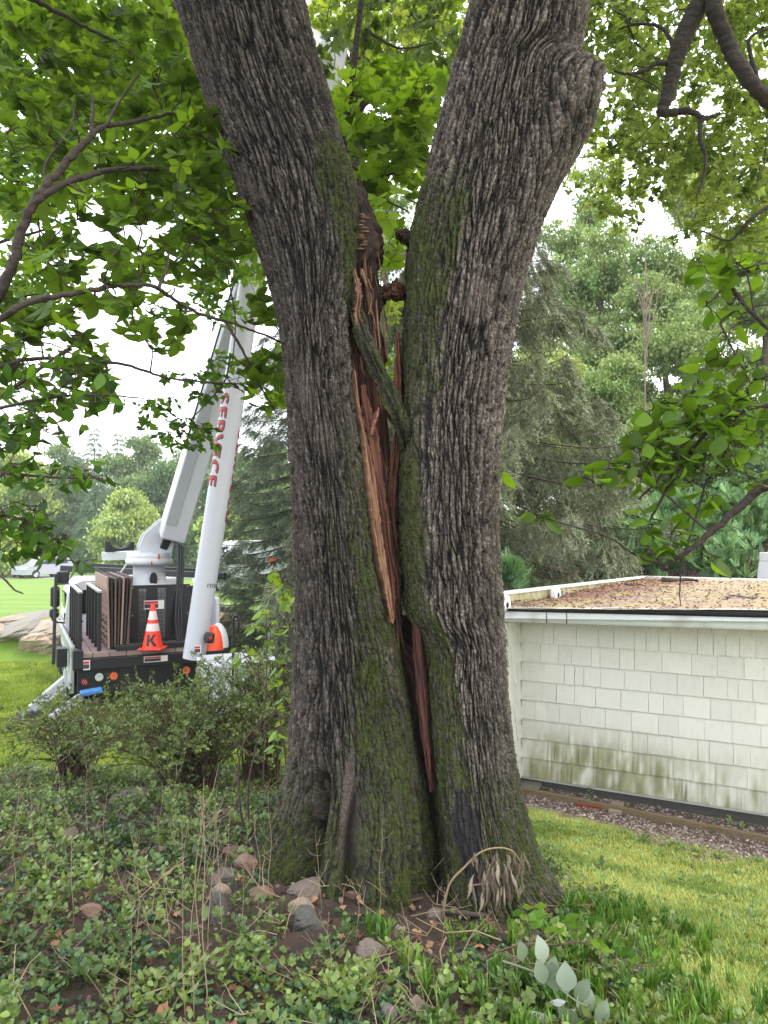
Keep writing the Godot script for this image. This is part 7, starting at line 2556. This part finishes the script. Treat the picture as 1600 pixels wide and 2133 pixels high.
func build_shrubs() -> void:
	# twiggy arching shrubs in front of the truck
	var leafm := []
	for s in 2:
		var mb := MB.new()
		var r := RandomNumberGenerator.new()
		r.seed = 400 + s
		mb.col = Color(0.5, 0.45, 0.38)
		mb.tube(PackedVector3Array([Vector3.ZERO, Vector3(0.05, 0.5, 0.02), Vector3(0, 1.0, 0)]), PackedFloat32Array([0.012, 0.01, 0.005]), 3)
		for i in 15:
			var t := r.randf_range(0.05, 1.0)
			var b := Basis(Vector3.UP, r.randf_range(0, TAU)) * Basis(Vector3.RIGHT, r.randf_range(0.5, 1.4))
			mb.col = Color.WHITE * r.randf_range(0.75, 1.2)
			blade_into(mb, Transform3D(b, Vector3(0.03, t, 0)), r.randf_range(0.13, 0.24), 0.10, 2, 0.15, 0.2, -0.6)
		leafm.append(mb.done())
	var bushes := [["wide arching twiggy shrub in the middle, its tangled stems before the truck bumper", 400, 1640, 6.4, 1.25, 1.08, 160, 1250], ["smaller arching shrub left of the wide one, above the ground cover", 160, 1600, 7.2, 1.0, 0.92, 110, 560], ["loose thin shrub between the wide one and the oak's left stem", 545, 1560, 6.9, 0.75, 1.45, 85, 680]]
	for k in bushes:
		var c := at(k[1], k[2], k[3])
		var foot := Vector3(c.x, land(c.x, k[3]) - 0.02, c.z)
		var t := thing("shrub", k[0], "shrub", foot, 0.0, "twiggy shrubs before the truck")
		var mb := MB.new()
		var ends := []
		for i in int(k[6]):
			var a := rf(0, TAU)
			var out := float(k[4]) * sqrt(rng.randf()) * rf(0.5, 1.1)
			var h := float(k[5]) * rf(0.55, 1.0) * (1.0 - 0.3 * out / float(k[4]))
			var d := Vector3(cos(a), 0, sin(a))
			var o := Vector3(rf(-0.16, 0.16), 0, rf(-0.14, 0.14))
			var pts := curve_through(PackedVector3Array([o, o + d * out * 0.22 + Vector3(0, h * 0.55, 0), o + d * out * 0.65 + Vector3(0, h * 0.92, 0), o + d * out * 1.1 + Vector3(rf(-0.1, 0.1), h * rf(0.72, 1.0), rf(-0.1, 0.1))]), 4)
			mb.tube(pts, taper(pts.size(), rf(0.005, 0.010), 0.0018), 3)
			for j in range(3, pts.size()): ends.append(pts[j])
		kid("stems", mb.done(), bark_paint(srgb(92, 72, 60)), t).set_meta("kind", "stuff")
		var places := [[], []]
		var tints := [PackedColorArray(), PackedColorArray()]
		for i in int(k[7]):
			var q: Vector3 = ends[rng.randi() % ends.size()]
			q += Vector3(rf(-0.06, 0.06), rf(-0.05, 0.05), rf(-0.06, 0.06))
			if q.y < 0.22: continue
			var dir := Vector3(rf(-1, 1), rf(-0.4, 1.0), rf(-1, 1))
			places[i % 2].append(Transform3D(aim(dir, rf(0, TAU)).scaled(Vector3.ONE * rf(0.10, 0.2)), q))
			tints[i % 2].push_back(srgb(84, 104, 54).lerp(srgb(140, 156, 90), rng.randf()))
		for i in 2: scatter("foliage", leafm[i], leafy("shrub_leaf", 0.5, 0.7), places[i], tints[i], t)
	# bright saplings by the oak's left side
	var bm := paint("brown_whip", srgb(78, 62, 54), 0.85)
	var ov := [ovate_mesh(41), ovate_mesh(42)]
	var saps := [["thin sapling with yellow-green leaf tips standing left of the oak", 556, 1500, 6.0, [[548, 1620, 6.0], [552, 1480, 6.0], [556, 1380, 6.0], [555, 1280, 6.0]], [[556, 1292, 26, 24], [590, 1310, 26, 12], [530, 1300, 16, 12], [556, 1330, 20, 18]], 26], ["leaning leafy sapling in front of the bucket, pale green", 590, 1420, 5.6, [[600, 1640, 5.6], [584, 1500, 5.6], [545, 1420, 5.6], [500, 1352, 5.6]], [[510, 1365, 36, 20], [570, 1400, 34, 26], [600, 1470, 20, 40], [590, 1540, 24, 30], [595, 1260, 22, 30]], 44], ["drooping yellow-green leaf spray against the dark spruce", 596, 1300, 5.2, [[612, 1420, 5.2], [606, 1320, 5.2], [590, 1240, 5.2], [575, 1190, 5.2]], [[590, 1215, 22, 14], [600, 1250, 20, 16], [575, 1195, 14, 10]], 16]]
	for k in saps:
		var base := at(k[4][0][0], k[4][0][1], k[3])
		var t := thing("sapling", k[0], "sapling", Vector3(base.x, land(base.x, k[3]), base.z))
		var pts := PackedVector3Array([Vector3(0, -0.02, 0)])
		for q in k[4]: pts.push_back(at(q[0], q[1], q[2]) - t.position)
		var c := curve_through(pts, 6)
		var mb := MB.new()
		mb.tube(c, taper(c.size(), 0.011, 0.003), 6)
		kid("stem", mb.done(), bm, t)
		var bl := []
		for b in k[5]: bl.append([b[0], b[1], b[2], b[3], float(k[3]) - 0.25, float(k[3]) + 0.25, int(k[6]) / k[5].size() + 2])
		var lv := fill(t, bl, 0.10, 1.0)
		var cc := []
		for p in c: cc.append(p)
		twigs_to(t, cc, lv, bm, 0.7, 0.002)
		hang_leaves(t, ov, "sapling_leaf", lv, 300, 1.0, [srgb(112, 146, 48), srgb(150, 178, 62)])

func build_foreground() -> void:
	# withered sprig hanging against the right root
	var brown := paint("dead_stem", srgb(134, 116, 84), 0.85)
	var p0 := at(918, 1874, 3.42)
	var t := thing("withered_plant", "arched pale stem with withered hanging leaves against the oak's right root", "dead plant", Vector3(p0.x, land(p0.x, -p0.z), p0.z))
	var pts := PackedVector3Array([Vector3(0, -0.03, 0)])
	for q in [[935, 1846], [968, 1806], [1000, 1776], [1035, 1766], [1066, 1772], [1084, 1796], [1092, 1822]]: pts.push_back(at(q[0], q[1], 3.36) - t.position)
	var c := curve_through(pts, 6)
	var mb := MB.new()
	mb.tube(c, taper(c.size(), 0.0055, 0.002), 6)
	mb.tube(curve_through(PackedVector3Array([at(975, 1845, 3.38) - t.position, at(1020, 1838, 3.36) - t.position, at(1055, 1822, 3.36) - t.position, at(1080, 1800, 3.36) - t.position]), 5), taper(16, 0.004, 0.002), 5)
	kid("stem", mb.done(), brown, t)
	var curl := []
	for s in 3:
		mb = MB.new()
		var r := RandomNumberGenerator.new()
		r.seed = 500 + s
		var p := PackedVector3Array()
		for i in 10:
			var f := i / 9.0
			var w := (0.022 * sin(PI * clampf(f * 0.95 + 0.04, 0, 1)) + 0.002) * r.randf_range(0.7, 1.2)
			for j in 6:
				var a := TAU * j / 6.0 + f * 3.0
				p.push_back(Vector3(cos(a) * w + 0.01 * sin(f * 7.0), -f, sin(a) * w * 0.5))
		mb.grid(p, PackedColorArray(), 10, 6, true, false)
		curl.append(mb.done())
	var wm := [paint("withered0", srgb(104, 92, 76), 0.9), paint("withered1", srgb(134, 122, 104), 0.9), paint("withered2", srgb(78, 66, 54), 0.9)]
	for i in 74:
		var u := rf(985, 1094)
		var v := rf(1790, 1850) if i % 3 else rf(1770, 1800)
		if u < 1020 and i % 2: u += 40.0
		var o := kid("leaf", curl[i % 3], wm[i % 3], t)
		o.position = at(u, v, rf(3.28, 3.38)) - t.position
		o.rotation = Vector3(rf(-0.3, 0.3), rf(0, TAU), rf(-0.3, 0.3))
		o.scale = Vector3(rf(0.22, 0.5), rf(0.06, 0.13), rf(0.22, 0.5))
	# grape-like vine over the lawn edge
	var vm := paint("vine_stem", srgb(86, 66, 56), 0.8)
	var o0 := hit(1010, 1995)
	t = thing("vine", "trailing vine with broad lobed leaves over the lawn's edge right of the oak", "vine", o0)
	pts = PackedVector3Array()
	for q in [[1010, 1995, 2.98], [1060, 1974, 2.98], [1110, 1966, 2.98], [1160, 1968, 2.96], [1205, 1962, 2.96], [1250, 1974, 2.94], [1290, 1996, 2.92], [1330, 2010, 2.9], [1362, 2012, 2.9]]: pts.push_back(at(q[0], q[1], q[2]) - o0)
	c = curve_through(pts, 5)
	mb = MB.new()
	mb.tube(c, taper(c.size(), 0.005, 0.002), 5)
	kid("stem", mb.done(), vm, t)
	var lob := [lobed_mesh(51, 5, 0.22), lobed_mesh(52, 5, 0.15)]
	var list := []
	for k in [[1128, 1894, 56], [1112, 1936, 52], [1100, 1910, 30], [1180, 1925, 56], [1220, 1915, 52], [1212, 1944, 50], [1160, 1945, 50], [1260, 1990, 46], [1320, 2000, 46], [1345, 2006, 42], [1310, 2018, 40], [1370, 2000, 44], [1240, 1968, 40], [1180, 1975, 30], [1068, 1906, 28], [1086, 1916, 26], [1285, 1985, 36]]:
		var x := Transform3D((Basis(Vector3.UP, rf(-0.8, 0.8)) * Basis(Vector3.RIGHT, rf(0.2, 1.2)) * Basis(Vector3.BACK, rf(-1.0, 1.0))).scaled(Vector3.ONE * float(k[2]) / FOCAL * 2.95 * 0.95), at(k[0], k[1], rf(2.9, 3.05)) - o0)
		list.append([x, rng.randf()])
	var cc := []
	for p in c: cc.append(p)
	twigs_to(t, cc, list, vm, 0.5, 0.002)
	hang_leaves(t, lob, "vine_leaf", list, 300, 0.9, [srgb(78, 116, 48), srgb(102, 140, 58), srgb(126, 158, 64)])
	# sprig with pale undersides turned up
	var s0 := hit(1052, 2000)
	t = thing("pale_sprig", "fallen sprig showing pale silvery leaf undersides at the lower right of the oak", "sprig", s0)
	pts = PackedVector3Array()
	for q in [[1048, 2002, 2.8], [1090, 2016, 2.74], [1130, 2032, 2.68], [1170, 2062, 2.62], [1200, 2085, 2.58], [1225, 2096, 2.56]]: pts.push_back(at(q[0], q[1], q[2]) - s0)
	c = curve_through(pts, 5)
	mb = MB.new()
	mb.tube(c, taper(c.size(), 0.005, 0.002), 5)
	kid("stem", mb.done(), paint("pale_stem", srgb(110, 116, 84), 0.8), t)
	var ov := [ovate_mesh(61, -0.2), ovate_mesh(62, -0.1)]
	var silver := [leafy("silver_leaf0", 0.5, 0.5), leafy("silver_leaf1", 0.5, 0.5), leafy("silver_leaf2", 0.5, 0.5)]
	silver[0].albedo_color = srgb(98, 112, 88).linear_to_srgb()
	silver[1].albedo_color = srgb(134, 146, 128).linear_to_srgb()
	silver[2].albedo_color = srgb(204, 208, 210).linear_to_srgb()
	var i := 0
	for k in [[1130, 1985, 62, 0.05, 1], [1145, 2018, 46, -0.3, 0], [1134, 2030, 50, 0.25, 0], [1160, 2040, 64, 0.2, 0], [1182, 2040, 66, 0.1, 1], [1200, 2062, 56, -0.5, 0], [1214, 2085, 70, -0.15, 1], [1205, 2110, 58, 0.9, 0], [1240, 2110, 56, -0.7, 0], [1150, 2125, 60, 0.9, 2], [1172, 2118, 44, -0.8, 1], [1186, 2140, 80, 0.15, 0], [1088, 1985, 44, 0.05, 0], [1178, 2072, 34, 1.8, 2]]:
		var size := float(k[2]) / FOCAL * 2.62 * 1.02
		var o := kid("leaf", ov[i % 2], silver[k[4]], t)
		o.basis = (Basis(Vector3.BACK, k[3]) * Basis(Vector3.RIGHT, rf(-0.25, 0.15)) * Basis(Vector3.UP, rf(-0.4, 0.4))).scaled(Vector3.ONE * size)
		o.position = at(k[0], k[1] + float(k[2]) * 0.4, rf(2.55, 2.7)) - s0
		i += 1
	# small sticks on the lawn and soil
	var bk := paint("stick_bark", srgb(74, 62, 56), 0.9)
	for k in [["short pale rotten stick lying on the lawn", [[1425, 1880], [1450, 1879], [1475, 1876], [1497, 1868]], 0.012], ["brown root lying at the oak's foot below the cleft", [[905, 1905], [950, 1912], [1010, 1918], [1080, 1922]], 0.016], ["dry pinkish twig on the soil before the cleft", [[812, 1890], [850, 1888], [880, 1880]], 0.010]]:
		var w := PackedVector3Array()
		for q in k[1]: w.push_back(hit(q[0], q[1]) + Vector3(0, 0.02, 0))
		var cu := curve_through(w, 6)
		mb = MB.new()
		var rd := taper(cu.size(), k[2], float(k[2]) * 0.5)
		for j in rd.size(): rd[j] *= 1.0 + 0.35 * n_fine.get_noise_1d(j * 33.0)
		mb.tube(cu, rd, 7)
		tag(obj("fallen_stick", mb.done(), paint("lawn_stick", srgb(142, 124, 106), 0.9) if k[2] == 0.012 else bk), k[0], "stick")

func setup_noise() -> void:
	rng.seed = 20240817
	n_warp.seed = 3; n_warp.frequency = 0.03; n_warp.noise_type = FastNoiseLite.TYPE_SIMPLEX_SMOOTH; n_warp.fractal_octaves = 2
	for n in [n_cell, n_plate]:
		n.noise_type = FastNoiseLite.TYPE_CELLULAR
		n.cellular_return_type = FastNoiseLite.RETURN_DISTANCE2_SUB
		n.cellular_distance_function = FastNoiseLite.DISTANCE_EUCLIDEAN
		n.fractal_type = FastNoiseLite.FRACTAL_NONE
		n.cellular_jitter = 1.0
	n_cell.seed = 8; n_cell.frequency = 0.21
	n_plate.seed = 12; n_plate.frequency = 0.33
	n_ridge.seed = 17; n_ridge.noise_type = FastNoiseLite.TYPE_SIMPLEX; n_ridge.frequency = 0.16; n_ridge.fractal_type = FastNoiseLite.FRACTAL_NONE
	n_fine.seed = 23; n_fine.noise_type = FastNoiseLite.TYPE_SIMPLEX; n_fine.frequency = 0.05; n_fine.fractal_octaves = 3
	n_soft.seed = 29; n_soft.noise_type = FastNoiseLite.TYPE_SIMPLEX_SMOOTH; n_soft.frequency = 0.03; n_soft.fractal_octaves = 3

func _ready() -> void:
	setup_noise()
	var cam := Camera3D.new()
	cam.name = "camera"
	cam.fov = rad_to_deg(2.0 * atan(1066.5 / FOCAL))
	cam.position = EYE
	cam.rotation.x = PITCH
	cam.near = 0.05
	cam.far = 2000.0
	add_child(cam)
	var we := WorldEnvironment.new()
	we.name = "world"
	var env := Environment.new()
	var sm := ProceduralSkyMaterial.new()
	sm.sky_top_color = Color(0.93, 0.96, 1.0)
	sm.sky_horizon_color = Color(0.98, 0.99, 1.0)
	sm.sky_curve = 0.2
	sm.ground_bottom_color = Color(0.30, 0.32, 0.26)
	sm.ground_horizon_color = Color(0.45, 0.48, 0.42)
	sm.sky_energy_multiplier = 1.15
	var sky := Sky.new()
	sky.sky_material = sm
	env.background_mode = Environment.BG_SKY
	env.sky = sky
	env.tonemap_mode = Environment.TONE_MAPPER_LINEAR
	env.tonemap_exposure = 2.7
	env.fog_enabled = true
	env.fog_light_color = Color(0.98, 0.99, 0.97)
	env.fog_density = 0.0008
	env.sdfgi_enabled = true
	env.ssao_enabled = true
	env.ssil_enabled = true
	we.environment = env
	add_child(we)
	var sun := DirectionalLight3D.new()
	sun.name = "sun"
	sun.light_energy = 0.45
	sun.light_color = Color(1.0, 0.97, 0.92)
	sun.light_angular_distance = 25.0
	sun.shadow_enabled = true
	add_child(sun)
	sun.look_at_from_position(Vector3(5.0, 8.0, 2.6), Vector3.ZERO)
	build_ground()
	build_oak()
	build_shed()
	build_truck()
	build_cars()
	build_boulders()
	build_hook()
	build_far_trees()
	build_near_conifers()
	build_wood()
	build_left_canopy()
	build_fork_canopy()
	build_right_branch()
	build_overhead()
	build_shrubs()
	build_undergrowth()
	build_stones()
	build_stalks()
	build_foreground()
